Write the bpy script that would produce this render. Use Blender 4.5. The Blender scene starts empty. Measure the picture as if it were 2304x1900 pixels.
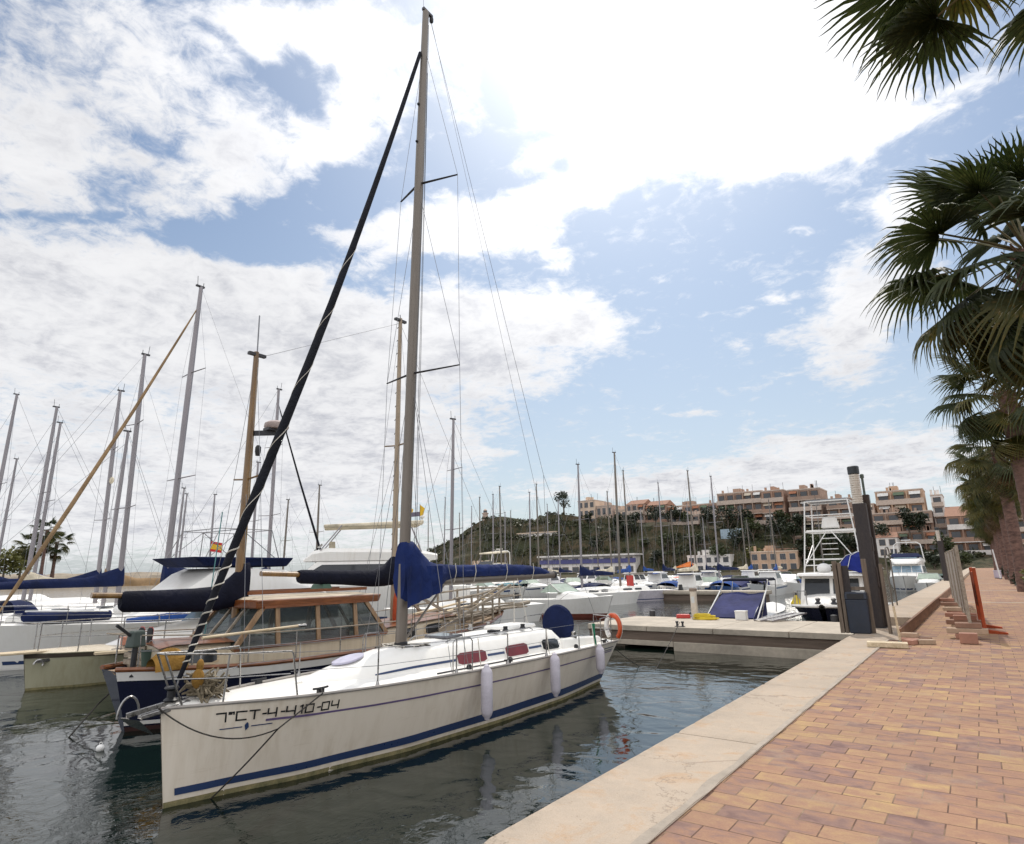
import bpy, math, random
from math import sin, cos, pi, radians, sqrt, atan2
from mathutils import Vector, Matrix, noise

random.seed(7)
scene = bpy.context.scene
COL = scene.collection
ZW = -1.2                                   # water level; promenade top is z = 0, the quay runs along +Y

# ------------------------------------------------------------------ camera
F_PX, YAW, PITCH, ROLL = 1386.97, 0.63596, 0.23532, -0.018797
PW, PH = 2304.0, 1900.0
CAM = Vector((0.0, 0.0, 1.6))
_f = Vector((-sin(YAW) * cos(PITCH), cos(YAW) * cos(PITCH), sin(PITCH)))
_r = Vector((cos(YAW), sin(YAW), 0.0))
_u = _r.cross(_f)
_r, _u = cos(ROLL) * _r + sin(ROLL) * _u, -sin(ROLL) * _r + cos(ROLL) * _u
cam_data = bpy.data.cameras.new('camera')
cam_data.sensor_width = 36.0
cam_data.lens = F_PX / PW * 36.0
cam_data.clip_start = 0.05
cam_data.clip_end = 20000.0
cam = bpy.data.objects.new('camera', cam_data)
COL.objects.link(cam)
cam.matrix_world = Matrix(((_r.x, _u.x, -_f.x, CAM.x), (_r.y, _u.y, -_f.y, CAM.y), (_r.z, _u.z, -_f.z, CAM.z), (0, 0, 0, 1)))
scene.camera = cam

def ray(x, y):
    return _r * ((x - PW / 2) / F_PX) + _u * ((PH / 2 - y) / F_PX) + _f
def onz(x, y, z):
    d = ray(x, y); return CAM + d * ((z - CAM.z) / d.z)
def onx(x, y, X):
    d = ray(x, y); return CAM + d * ((X - CAM.x) / d.x)
def ony(x, y, Y):
    d = ray(x, y); return CAM + d * ((Y - CAM.y) / d.y)
def proj(P):
    D = Vector(P) - CAM; w = D.dot(_f)
    return PW / 2 + F_PX * D.dot(_r) / w, PH / 2 - F_PX * D.dot(_u) / w

# ------------------------------------------------------------------ materials
def new_mat(name):
    m = bpy.data.materials.new(name); m.use_nodes = True
    nt = m.node_tree; nt.nodes.clear()
    out = nt.nodes.new('ShaderNodeOutputMaterial'); b = nt.nodes.new('ShaderNodeBsdfPrincipled')
    nt.links.new(b.outputs[0], out.inputs[0])
    return m, nt, b
def nd(nt, typ, **kw):
    n = nt.nodes.new(typ)
    for k, v in kw.items():
        if k.startswith('i_'):
            key = k[2:]; key = int(key) if key.isdigit() else key
            n.inputs[key].default_value = v
        else: setattr(n, k, v)
    return n
def lk(nt, a, b): nt.links.new(a, b)
def mixc(nt, fac, a, b, mode='MIX'):
    n = nd(nt, 'ShaderNodeMix', data_type='RGBA', blend_type=mode)
    for sock, v in ((n.inputs[0], fac), (n.inputs[6], a), (n.inputs[7], b)):
        if hasattr(v, 'is_linked'): lk(nt, v, sock)
        elif isinstance(v, (int, float)): sock.default_value = v
        else: sock.default_value = (*v[:3], 1)
    return n.outputs[2]
def mth(nt, op, a, b=None, c=None, clamp=False):
    n = nd(nt, 'ShaderNodeMath', operation=op, use_clamp=clamp)
    for i, v in enumerate((a, b, c)):
        if v is None: continue
        if hasattr(v, 'is_linked'): lk(nt, v, n.inputs[i])
        else: n.inputs[i].default_value = v
    return n.outputs[0]
def mrange(nt, v, a, b, c=0.0, d=1.0, smooth=False):
    n = nd(nt, 'ShaderNodeMapRange', interpolation_type='SMOOTHSTEP' if smooth else 'LINEAR', i_1=a, i_2=b, i_3=c, i_4=d)
    lk(nt, v, n.inputs[0]); return n.outputs[0]
def geo_pos(nt): return nd(nt, 'ShaderNodeNewGeometry').outputs['Position']
def scaled(nt, v, s):
    n = nd(nt, 'ShaderNodeVectorMath', operation='MULTIPLY', i_1=s); lk(nt, v, n.inputs[0]); return n.outputs[0]
def noise_n(nt, vec, scale, detail=4, rough=.55, dist=0.0):
    n = nd(nt, 'ShaderNodeTexNoise', i_Scale=scale, i_Detail=detail, i_Roughness=rough, i_Distortion=dist)
    lk(nt, vec, n.inputs['Vector']); return n.outputs[0]
def bump(nt, b, h, strength, dist=0.02):
    n = nd(nt, 'ShaderNodeBump', i_Strength=strength, i_Distance=dist); lk(nt, h, n.inputs['Height']); lk(nt, n.outputs[0], b.inputs['Normal'])

MATS = {}
def M(name, col, rough=.5, metal=0.0, var=.18, scale=2.5, bmp=0.0, bscale=30.0, stretch=(1, 1, 1), tint=None, coat=0.0, spec=.5):
    """plain weathered surface: base colour mottled by two noises, optional bump"""
    if name in MATS: return MATS[name]
    m, nt, b = new_mat(name); MATS[name] = m
    pos = scaled(nt, geo_pos(nt), stretch)
    n1 = noise_n(nt, pos, scale, 6, .6); n2 = noise_n(nt, pos, scale * 7.3, 4, .6)
    f = mth(nt, 'ADD', mth(nt, 'MULTIPLY', n1, .65), mth(nt, 'MULTIPLY', n2, .35))
    f = mrange(nt, f, .34, .66)
    dark = tint if tint else tuple(c * (1 - 1.5 * var) for c in col)
    lite = tuple(min(1, c * (1 + .5 * var)) for c in col)
    lk(nt, mixc(nt, f, dark, lite), b.inputs['Base Color'])
    lk(nt, mrange(nt, n2, .3, .7, max(.02, rough - .1), min(1, rough + .12)), b.inputs['Roughness'])
    b.inputs['Metallic'].default_value = metal
    b.inputs['Coat Weight'].default_value = coat; b.inputs['Coat Roughness'].default_value = .08
    b.inputs['Specular IOR Level'].default_value = spec
    if bmp: bump(nt, b, noise_n(nt, pos, bscale, 5, .6), bmp)
    return m

def gel(name, col, streak=.25, rough=.3, tint=None):
    """boat gelcoat with run-off streaks down the side"""
    if name in MATS: return MATS[name]
    m, nt, b = new_mat(name); MATS[name] = m
    p = geo_pos(nt)
    n1 = noise_n(nt, scaled(nt, p, (5, 5, .35)), 1.6, 5, .62)
    n2 = noise_n(nt, p, .8, 4, .5)
    f = mth(nt, 'MULTIPLY', mrange(nt, n1, .42, .72), mrange(nt, n2, .3, .7))
    n3 = noise_n(nt, scaled(nt, p, (.5, .5, 7)), 3.0, 5, .7); f = mth(nt, 'ADD', mth(nt, 'MULTIPLY', f, streak), mth(nt, 'MULTIPLY', mrange(nt, n3, .60, .74), streak * .45), None, True)
    c2 = tint if tint else (col[0] * .62, col[1] * .55, col[2] * .44)
    lk(nt, mixc(nt, f, col, c2), b.inputs['Base Color'])
    b.inputs['Roughness'].default_value = rough; b.inputs['Coat Weight'].default_value = .3; b.inputs['Coat Roughness'].default_value = .12
    bump(nt, b, noise_n(nt, p, 1.1, 2, .5), .06, .05)
    return m

def canvas(name, col, fold=5.0, strength=.5):
    if name in MATS: return MATS[name]
    m, nt, b = new_mat(name); MATS[name] = m
    p = geo_pos(nt)
    n1 = noise_n(nt, p, fold, 3, .55, 1.2); n2 = noise_n(nt, p, 1.3, 4, .6)
    lk(nt, mixc(nt, mrange(nt, n2, .3, .7), tuple(c * .6 for c in col), tuple(min(1, c * 1.35) for c in col)), b.inputs['Base Color'])
    b.inputs['Roughness'].default_value = .85; b.inputs['Specular IOR Level'].default_value = .25
    bump(nt, b, n1, strength, .06)
    return m

def wood(name, dark, lite, rough=.35, coat=.3, stretch=(14, 2, 14)):
    if name in MATS: return MATS[name]
    m, nt, b = new_mat(name); MATS[name] = m
    p = scaled(nt, geo_pos(nt), stretch)
    n1 = noise_n(nt, p, 1.2, 6, .65, .6)
    lk(nt, mixc(nt, mrange(nt, n1, .3, .7), dark, lite), b.inputs['Base Color'])
    b.inputs['Roughness'].default_value = rough; b.inputs['Coat Weight'].default_value = coat
    bump(nt, b, n1, .15, .01)
    return m

def glassy(name, col=(.012, .014, .016), rough=.06):
    if name in MATS: return MATS[name]
    m, nt, b = new_mat(name); MATS[name] = m
    n = noise_n(nt, geo_pos(nt), 3.0, 3, .6)
    lk(nt, mixc(nt, n, col, tuple(c * 2.2 for c in col)), b.inputs['Base Color'])
    b.inputs['Roughness'].default_value = rough; b.inputs['Specular IOR Level'].default_value = .6
    return m

def leafmat(name, c1, c2, c3, trans=.25, scale=3.0):
    if name in MATS: return MATS[name]
    m, nt, b = new_mat(name); MATS[name] = m
    p = geo_pos(nt)
    n1 = noise_n(nt, p, scale, 3, .6); n2 = noise_n(nt, p, scale * 9, 2, .5)
    c = mixc(nt, mrange(nt, n1, .32, .68), c1, c2)
    c = mixc(nt, mrange(nt, n2, .55, .75), c, c3)
    lk(nt, c, b.inputs['Base Color']); b.inputs['Roughness'].default_value = .55
    out = [n for n in nt.nodes if n.type == 'OUTPUT_MATERIAL'][0]
    t = nd(nt, 'ShaderNodeBsdfTranslucent'); lk(nt, c, t.inputs[0])
    mx = nd(nt, 'ShaderNodeMixShader', i_0=trans); lk(nt, b.outputs[0], mx.inputs[1]); lk(nt, t.outputs[0], mx.inputs[2])
    lk(nt, mx.outputs[0], out.inputs[0])
    return m

WHITE = gel('white_gelcoat', (.80, .78, .74), .30)
HULLW = gel('main_hull_gelcoat', (.80, .715, .60), .55)
DECKW = gel('deck_gelcoat', (.84, .82, .77), .18, .5)
CREAM = gel('cream_paint', (.58, .50, .37), .6, .4)
OLIVEH = gel('aged_cream_hull', (.40, .38, .26), .6, .35)
NAVYH = gel('navy_hull_paint', (.006, .008, .030), .2, .18, (.03, .035, .06))
GREYH = gel('pale_grey_gelcoat', (.6, .62, .62), .3)
BLUEH = gel('blue_hull_paint', (.03, .08, .22), .2, .25)
REDB = M('antifouling_red', (.16, .035, .02), .7)
ALGAE = M('waterline_scum', (.30, .25, .12), .8, tint=(.10, .10, .045), scale=6)
STRIPE = M('blue_stripe_vinyl', (.025, .05, .13), .35, var=.1)
PURPLE = M('faded_purple_stripe', (.14, .10, .22), .4, var=.1)
ALU = M('mast_aluminium', (.19, .165, .14), .42, .55, .12, 1.2, stretch=(3, 3, .4))
ALUL = M('pale_mast_aluminium', (.27, .25, .26), .4, .5, .12, 1.2, stretch=(3, 3, .4))
DARKM = M('dark_spar', (.03, .03, .035), .5)
STEEL = M('stainless_steel', (.36, .35, .34), .3, 1.0, .2)
WIRE = M('rigging_wire', (.22, .22, .23), .35, .8)
BLACKP = M('black_plastic', (.012, .012, .014), .5)
NAVYC = canvas('navy_canvas', (.006, .013, .055))
NAVYD = canvas('dark_navy_canvas', (.0035, .0045, .014))
BLUEC = canvas('blue_canvas', (.018, .065, .25))
VIOLC = canvas('faded_violet_canvas', (.030, .034, .105), 3.0, .35)
TANC = canvas('tan_canvas', (.28, .185, .10), 4.0)
CREAMC = canvas('cream_canvas', (.62, .55, .42), 4.0)
BLACKC = canvas('black_sail_cloth', (.008, .009, .014), 9.0, .5)
YELC = canvas('ochre_tarp', (.26, .14, .03), 5.0, .7)
TEAK = wood('varnished_mahogany', (.085, .025, .008), (.27, .095, .03))
ORANGEW = wood('orange_varnished_wood', (.12, .036, .011), (.29, .098, .03))
SPAR = wood('golden_spar_wood', (.10, .05, .016), (.26, .145, .042), stretch=(10, 10, 1))
GREYW = wood('weathered_wood', (.20, .16, .12), (.42, .36, .28), .8, 0)
PLANK = wood('pale_deck_plank', (.42, .32, .19), (.70, .58, .40), .6, 0)
GLASS = glassy('dark_cabin_glass')
GLASSG = glassy('greenish_windscreen', (.20, .24, .19), .12)
GLASSB = glassy('blue_grey_glass', (.12, .17, .21), .08)
WINE = M('wine_red_window_cover', (.17, .02, .03), .55, var=.25)
ROPE = M('dark_rope', (.035, .03, .026), .9, bmp=.4, bscale=160)
ROPEW = M('pale_rope', (.62, .58, .50), .9)
ROPEG = M('green_rope', (.03, .22, .12), .9)
ORANGE = M('orange_plastic', (.62, .09, .02), .45)
REDP = M('red_plastic', (.50, .04, .03), .45)
YELLOW = M('yellow_plastic', (.70, .52, .02), .5)
FEND = M('lavender_fender_vinyl', (.60, .56, .62), .45, var=.14, scale=4)
RUBBER = M('rubber', (.02, .02, .02), .8)
WHITEP = M('white_plastic', (.78, .77, .74), .4, var=.08)

# ------------------------------------------------------------------ mesh builder
class MB:
    def __init__(s): s.v = []; s.f = []
    def add(s, vs, fs):
        o = len(s.v); s.v += [Vector(v) for v in vs]; s.f += [tuple(i + o for i in f) for f in fs]; return s
    def box(s, x0, x1, y0, y1, z0, z1, top=0.0):
        t = top
        return s.add([(x0, y0, z0), (x1, y0, z0), (x1, y1, z0), (x0, y1, z0), (x0 + t, y0 + t, z1), (x1 - t, y0 + t, z1), (x1 - t, y1 - t, z1), (x0 + t, y1 - t, z1)],
                     [(0, 3, 2, 1), (4, 5, 6, 7), (0, 1, 5, 4), (1, 2, 6, 5), (2, 3, 7, 6), (3, 0, 4, 7)])
    def hexa(s, b, t):
        return s.add(list(b) + list(t), [(0, 3, 2, 1), (4, 5, 6, 7), (0, 1, 5, 4), (1, 2, 6, 5), (2, 3, 7, 6), (3, 0, 4, 7)])
    def beam(s, a, b, w, h, up=(0, 0, 1)):
        a = Vector(a); b = Vector(b); d = (b - a).normalized(); up = Vector(up)
        x = d.cross(up)
        if x.length < 1e-4: x = d.cross(Vector((0, 1, 0)))
        x.normalize(); z = x.cross(d); x = x * (w / 2); z = z * (h / 2)
        return s.hexa([a - x - z, a + x - z, b + x - z, b - x - z], [a - x + z, a + x + z, b + x + z, b - x + z])
    def loft(s, rings, closed=True, caps=True):
        n = len(rings[0]); o = len(s.v)
        for r in rings: s.v += [Vector(p) for p in r]
        for i in range(len(rings) - 1):
            for j in range(n if closed else n - 1):
                a = o + i * n + j; b = o + i * n + (j + 1) % n
                s.f.append((a, b, b + n, a + n))
        if caps and closed:
            s.f.append(tuple(o + j for j in reversed(range(n)))); s.f.append(tuple(o + (len(rings) - 1) * n + j for j in range(n)))
        return s
    def tube(s, pts, r, n=8, caps=True, sx=1.0):
        pts = [Vector(p) for p in pts]; rings = []
        rr = r if isinstance(r, (list, tuple)) else [r] * len(pts)
        prev = None
        for i, p in enumerate(pts):
            d = (pts[min(i + 1, len(pts) - 1)] - pts[max(i - 1, 0)])
            if d.length < 1e-9: d = Vector((0, 0, 1))
            d.normalize()
            if prev is None:
                x = d.cross(Vector((0, 0, 1)))
                if x.length < .05: x = d.cross(Vector((0, 1, 0)))
            else: x = prev - d * prev.dot(d)
            x.normalize(); prev = x; y = d.cross(x)
            rings.append([p + x * (rr[i] * cos(2 * pi * k / n)) + y * (rr[i] * sx * sin(2 * pi * k / n)) for k in range(n)])
        return s.loft(rings, True, caps)
    def lathe(s, prof, c=(0, 0, 0), n=16, axis='z'):
        c = Vector(c); rings = []
        for r, h in prof:
            ring = []
            for k in range(n):
                a = 2 * pi * k / n
                p = {'z': (r * cos(a), r * sin(a), h), 'y': (r * cos(a), h, -r * sin(a)), 'x': (h, r * cos(a), r * sin(a))}[axis]
                ring.append(c + Vector(p))
            rings.append(ring)
        return s.loft(rings)
    def sphere(s, c, r, n=12, m=8, sc=(1, 1, 1)):
        c = Vector(c); rings = []
        for i in range(m + 1):
            t = pi * i / m; q = max(1e-3, sin(t))
            rings.append([c + Vector((r * sc[0] * q * cos(2 * pi * k / n), r * sc[1] * q * sin(2 * pi * k / n), -r * sc[2] * cos(t))) for k in range(n)])
        return s.loft(rings)
    def grid(s, rows):
        n = len(rows[0]); o = len(s.v)
        for r in rows: s.v += [Vector(p) for p in r]
        for i in range(len(rows) - 1):
            for j in range(n - 1):
                a = o + i * n + j; s.f.append((a, a + 1, a + n + 1, a + n))
        return s
    def poly(s, pts): return s.add(pts, [tuple(range(len(pts)))])
    def slab(s, pts, off):
        off = Vector(off); n = len(pts); a = [Vector(p) for p in pts]; b = [p + off for p in a]
        return s.add(a + b, [tuple(range(n)), tuple(reversed(range(n, 2 * n)))] + [(i, i + n, (i + 1) % n + n, (i + 1) % n) for i in range(n)])
    def torus(s, c, R, r, axis='y', n=24, m=8, a0=0, a1=2 * pi, sc=(1, 1)):
        c = Vector(c); pts = []
        k = n if abs(a1 - a0 - 2 * pi) < 1e-6 else n + 1
        for i in range(n + 1):
            a = a0 + (a1 - a0) * i / n
            q = {'y': (sc[0] * cos(a), 0, sc[1] * sin(a)), 'z': (sc[0] * cos(a), sc[1] * sin(a), 0), 'x': (0, sc[0] * cos(a), sc[1] * sin(a))}[axis]
            pts.append(c + Vector(q) * R)
        return s.tube(pts, r, m)
    def build(s, name, mat, parent=None, smooth=False, local=True, bevel=0.0, cuts=0):
        vs = s.v
        if parent is not None and not local:
            inv = parent.matrix_basis.inverted(); vs = [inv @ v for v in vs]
        me = bpy.data.meshes.new(name); me.from_pydata([tuple(v) for v in vs], [], s.f); me.validate(); me.update()
        import bmesh
        bm = bmesh.new(); bm.from_mesh(me); bmesh.ops.recalc_face_normals(bm, faces=bm.faces); bm.to_mesh(me); bm.free()
        o = bpy.data.objects.new(name, me); COL.objects.link(o)
        if mat: me.materials.append(mat)
        if smooth:
            for p in me.polygons: p.use_smooth = True
            me.set_sharp_from_angle(angle=radians(38))
        if bevel:
            md = o.modifiers.new('bevel', 'BEVEL'); md.width = bevel; md.segments = 2; md.limit_method = 'ANGLE'; md.angle_limit = radians(40)
        if parent is not None: o.parent = parent
        return o

def thing(name, label, cat, loc=(0, 0, 0), rz=0.0, group=None):
    o = bpy.data.objects.new(name, None); COL.objects.link(o); o.empty_display_size = .2
    o.location = loc; o.rotation_euler = (0, 0, rz)
    o.matrix_basis = Matrix.Translation(Vector(loc)) @ Matrix.Rotation(rz, 4, 'Z')
    o['label'] = label; o['category'] = cat
    if group: o['group'] = group
    return o
def tag(o, label, cat, group=None):
    o['label'] = label; o['category'] = cat
    if group: o['group'] = group
    return o
def struct(o): o['kind'] = 'structure'; return o
def copy_tree(o, parent=None):
    c = o.copy(); COL.objects.link(c); c.parent = parent
    for ch in list(o.children): copy_tree(ch, c)
    return c
def lerp(a, b, t): return a + (b - a) * t
def interp(tab, x):
    if x <= tab[0][0]: return tab[0][1]
    for (x0, y0), (x1, y1) in zip(tab, tab[1:]):
        if x <= x1:
            t = (x - x0) / (x1 - x0); t = t * t * (3 - 2 * t) * .35 + t * .65
            return y0 + (y1 - y0) * t
    return tab[-1][1]
def catenary(a, b, sag, n=14):
    a = Vector(a); b = Vector(b)
    return [a.lerp(b, i / n) - Vector((0, 0, sag * 4 * (i / n) * (1 - i / n))) for i in range(n + 1)]
# ------------------------------------------------------------------ sky, sun
SUN_EL, SUN_AZ = radians(54), radians(24)          # azimuth measured from +Y towards -X
sun_dir = Vector((-sin(SUN_AZ) * cos(SUN_EL), cos(SUN_AZ) * cos(SUN_EL), sin(SUN_EL)))
ld = bpy.data.lights.new('sun', 'SUN'); ld.energy = 2.5; ld.angle = radians(1.2); ld.color = (1.0, .94, .86)
lo = bpy.data.objects.new('sun', ld); COL.objects.link(lo)
lo.rotation_euler = sun_dir.to_track_quat('Z', 'Y').to_euler(); lo.location = (0, 0, 60)

world = bpy.data.worlds.new('World'); scene.world = world; world.use_nodes = True
nt = world.node_tree; nt.nodes.clear()
wout = nd(nt, 'ShaderNodeOutputWorld')
sky = nd(nt, 'ShaderNodeTexSky', sky_type='NISHITA', sun_disc=False, sun_elevation=SUN_EL, sun_rotation=-SUN_AZ, altitude=10, air_density=1.0, dust_density=1.6, ozone_density=1.3)
bg1 = nd(nt, 'ShaderNodeBackground', i_1=.105); lk(nt, mixc(nt, 1.0, sky.outputs[0], (.90, 1.01, 1.06), 'MULTIPLY'), bg1.inputs[0])
tc = nd(nt, 'ShaderNodeTexCoord').outputs['Generated']
sep = nd(nt, 'ShaderNodeSeparateXYZ'); lk(nt, tc, sep.inputs[0])
HZ = .16
den = mth(nt, 'ADD', mth(nt, 'MAXIMUM', sep.outputs[2], 0.0), HZ)
comb = nd(nt, 'ShaderNodeCombineXYZ'); lk(nt, mth(nt, 'DIVIDE', sep.outputs[0], den), comb.inputs[0]); lk(nt, mth(nt, 'DIVIDE', sep.outputs[1], den), comb.inputs[1])
P2 = comb.outputs[0]                                # the cloud layer seen as a plane overhead
warp = nd(nt, 'ShaderNodeTexNoise', i_Scale=1.6, i_Detail=4, i_Roughness=.6); lk(nt, P2, warp.inputs['Vector'])
wv = nd(nt, 'ShaderNodeVectorMath', operation='SUBTRACT', i_1=(.5, .5, .5)); lk(nt, warp.outputs['Color'], wv.inputs[0])
wv2 = nd(nt, 'ShaderNodeVectorMath', operation='SCALE'); wv2.inputs['Scale'].default_value = .16; lk(nt, wv.outputs[0], wv2.inputs[0])
wa = nd(nt, 'ShaderNodeVectorMath', operation='ADD'); lk(nt, P2, wa.inputs[0]); lk(nt, wv2.outputs[0], wa.inputs[1])
PWp = wa.outputs[0]

def cloud_xy(x, y):                                 # a direction of the sky as a point of the cloud layer
    d = ray(x * 1.09454, y * 1.09454).normalized(); k = max(d.z, 0) + HZ
    return d.x / k, d.y / k
def blob(cx, cy, ax, ay, bx, by, w):
    c = cloud_xy(cx, cy)
    a1 = cloud_xy(cx + ax, cy + ay); a2 = cloud_xy(cx - ax, cy - ay); b1 = cloud_xy(cx + bx, cy + by); b2 = cloud_xy(cx - bx, cy - by)
    ux, uy = (a1[0] - a2[0]) / 2, (a1[1] - a2[1]) / 2; vx, vy = (b1[0] - b2[0]) / 2, (b1[1] - b2[1]) / 2
    c = ((a1[0] + a2[0] + b1[0] + b2[0] + c[0] * 2) / 6, (a1[1] + a2[1] + b1[1] + b2[1] + c[1] * 2) / 6)
    det = ux * vy - uy * vx
    r1 = (vy / det, -vx / det); r2 = (-uy / det, ux / det)
    qs = []
    for r in (r1, r2):
        n = nd(nt, 'ShaderNodeVectorMath', operation='DOT_PRODUCT', i_1=(r[0], r[1], 0)); lk(nt, PWp, n.inputs[0])
        q = mth(nt, 'SUBTRACT', n.outputs['Value'], r[0] * c[0] + r[1] * c[1]); qs.append(mth(nt, 'MULTIPLY', q, q))
    d = mth(nt, 'SQRT', mth(nt, 'ADD', qs[0], qs[1]))
    return mrange(nt, d, .35, 1.45, w, 0.0, True)
BLOBS = [(230, 190, 340, -20, 0, 270, .66), (40, 330, 120, 0, 0, 150, .4), (530, 320, 130, 20, 0, 95, .85), (690, 280, 75, 0, 0, 75, .7), (400, 400, 130, 0, 0, 50, .5), (770, 130, 100, 10, 0, 150, .85),
         (640, 60, 160, 0, 0, 70, .8), (930, 190, 50, 0, 10, 90, .45),
         (1400, 130, 430, 0, 0, 225, 1.3), (1090, 20, 170, 0, 0, 60, .9), (1740, 150, 150, 0, 0, 170, 1.1), (1620, 290, 230, -70, 20, 75, .95), (1280, 300, 120, 20, 0, 90, .8),
         (850, 470, 200, -25, 0, 62, .95), (1080, 450, 160, -70, 20, 62, .95), (1130, 520, 60, 20, 0, 36, .7), (1240, 370, 80, -20, 0, 50, .7),
         (200, 640, 420, 0, 0, 150, 1.15), (620, 700, 400, 30, 0, 120, 1.05), (980, 690, 300, 0, 0, 92, .95), (1180, 655, 120, 0, 0, 46, .75), (1050, 800, 120, -30, 0, 50, .6),
         (300, 960, 650, 0, 0, 170, .95), (760, 930, 240, 0, 0, 110, .8), (500, 1110, 700, 0, 0, 60, .6),
         (1800, 590, 120, -60, 20, 110, .95), (1740, 730, 110, 0, 0, 62, .8), (1870, 420, 90, 0, 0, 55, .7), (1960, 200, 100, -60, 10, 26, .6),
         (1770, 930, 280, -10, 0, 50, .95), (1640, 985, 460, 0, 0, 34, .9), (1300, 1010, 320, 0, 0, 26, .6), (1600, 905, 120, 0, 0, 10, .35),
         (1080, 325, 62, -14, 0, 36, .7), (1060, 185, 40, 10, 8, 46, .5), (1630, 470, 52, -4, 0, 15, .5), (1610, 612, 46, 0, 0, 18, .55), (1520, 720, 28, 0, 0, 17, .5),
         (1605, 705, 36, -12, 6, 20, .5), (1430, 851, 62, 0, 0, 8, .4), (1025, 932, 70, 0, 0, 8, .4), (1270, 566, 26, -8, 0, 10, .35),
         (600, 170, 70, 30, -10, 24, -.42), (655, 232, 30, 30, 20, -20, -.4), (525, 505, 200, 16, 0, 36, -.9), (1005, 160, 42, 0, 10, 100, -.6), (715, 400, 55, 0, 10, 70, -.5), (150, 448, 150, 6, 0, 14, -.45),
         (330, 300, 90, 30, 0, 22, -.35), (620, 110, 40, 20, 0, 26, -.3), (480, 90, 60, 40, 0, 16, -.3), (730, 590, 80, 10, 0, 22, -.3), (1130, 200, 30, 10, 10, 80, -.35)]
cov = None
for bb in BLOBS:
    o = blob(*bb); cov = o if cov is None else mth(nt, 'ADD', cov, o)
# beyond the part of the sky in view: added cloud, thickened to fill the shaded sides
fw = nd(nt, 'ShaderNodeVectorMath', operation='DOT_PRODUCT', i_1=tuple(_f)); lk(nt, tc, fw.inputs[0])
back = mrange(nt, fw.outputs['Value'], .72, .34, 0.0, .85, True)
n_big = nd(nt, 'ShaderNodeTexNoise', i_Scale=5.2, i_Detail=9, i_Roughness=.64, i_Distortion=.3); lk(nt, P2, n_big.inputs['Vector'])
n_fin = nd(nt, 'ShaderNodeTexNoise', i_Scale=19.0, i_Detail=8, i_Roughness=.66, i_Distortion=.5); lk(nt, P2, n_fin.inputs['Vector'])
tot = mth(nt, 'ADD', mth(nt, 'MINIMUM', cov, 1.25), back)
tot = mth(nt, 'ADD', tot, mth(nt, 'MULTIPLY', mth(nt, 'SUBTRACT', n_big.outputs[0], .5), 2.1))
tot = mth(nt, 'ADD', tot, mth(nt, 'MULTIPLY', mth(nt, 'SUBTRACT', n_fin.outputs[0], .5), 1.7))
mask = mrange(nt, tot, .06, .95, 0, 1, True)
thick = mrange(nt, tot, .55, 1.7, 0, 1, True)
# shading: thin edges white, thick parts greyer away from the sun, blown out near it
n_sh = nd(nt, 'ShaderNodeTexNoise', i_Scale=4.2, i_Detail=8, i_Roughness=.6, i_Distortion=.4); lk(nt, PWp, n_sh.inputs['Vector'])
sd = nd(nt, 'ShaderNodeVectorMath', operation='DOT_PRODUCT', i_1=tuple(sun_dir)); lk(nt, tc, sd.inputs[0])
near = mrange(nt, sd.outputs['Value'], .74, .97, 0, 1, True)
shade = mth(nt, 'MULTIPLY', mrange(nt, mth(nt, 'ADD', mth(nt, 'MULTIPLY', n_sh.outputs[0], .78), mth(nt, 'MULTIPLY', n_fin.outputs[0], .22)), .37, .66, 0, 1, True), mth(nt, 'ADD', mth(nt, 'MULTIPLY', thick, .8), .2))
shade = mth(nt, 'MULTIPLY', shade, mth(nt, 'SUBTRACT', 1.0, mth(nt, 'MULTIPLY', near, .55)))
ccol = mixc(nt, shade, (.97, .972, .99), (.60, .615, .675))
cstr = mth(nt, 'ADD', mth(nt, 'ADD', .93, mth(nt, 'MULTIPLY', near, .38)), mth(nt, 'MULTIPLY', back, .70))     # unseen cloud behind the camera brightened as added fill for shaded sides
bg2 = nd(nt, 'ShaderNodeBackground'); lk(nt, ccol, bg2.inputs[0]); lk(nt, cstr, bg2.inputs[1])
# horizon haze
haze = mrange(nt, sep.outputs[2], 0.0, .62, .62, 0.0, True)
bgh = nd(nt, 'ShaderNodeBackground', i_0=(.80, .87, .93, 1), i_1=.86)
mxh = nd(nt, 'ShaderNodeMixShader'); lk(nt, haze, mxh.inputs[0]); lk(nt, bg1.outputs[0], mxh.inputs[1]); lk(nt, bgh.outputs[0], mxh.inputs[2])
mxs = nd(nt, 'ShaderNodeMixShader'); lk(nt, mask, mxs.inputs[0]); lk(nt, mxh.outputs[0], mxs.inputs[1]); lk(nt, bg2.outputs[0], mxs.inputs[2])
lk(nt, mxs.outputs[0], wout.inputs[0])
world.cycles.sampling_method = 'MANUAL'; world.cycles.sample_map_resolution = 512

scene.view_settings.view_transform = 'Standard'; scene.view_settings.look = 'None'; scene.view_settings.exposure = 0
scene.render.engine = 'CYCLES'
scene.cycles.use_denoising = True
scene.cycles.max_bounces = 6; scene.cycles.glossy_bounces = 3; scene.cycles.transparent_max_bounces = 6
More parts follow.
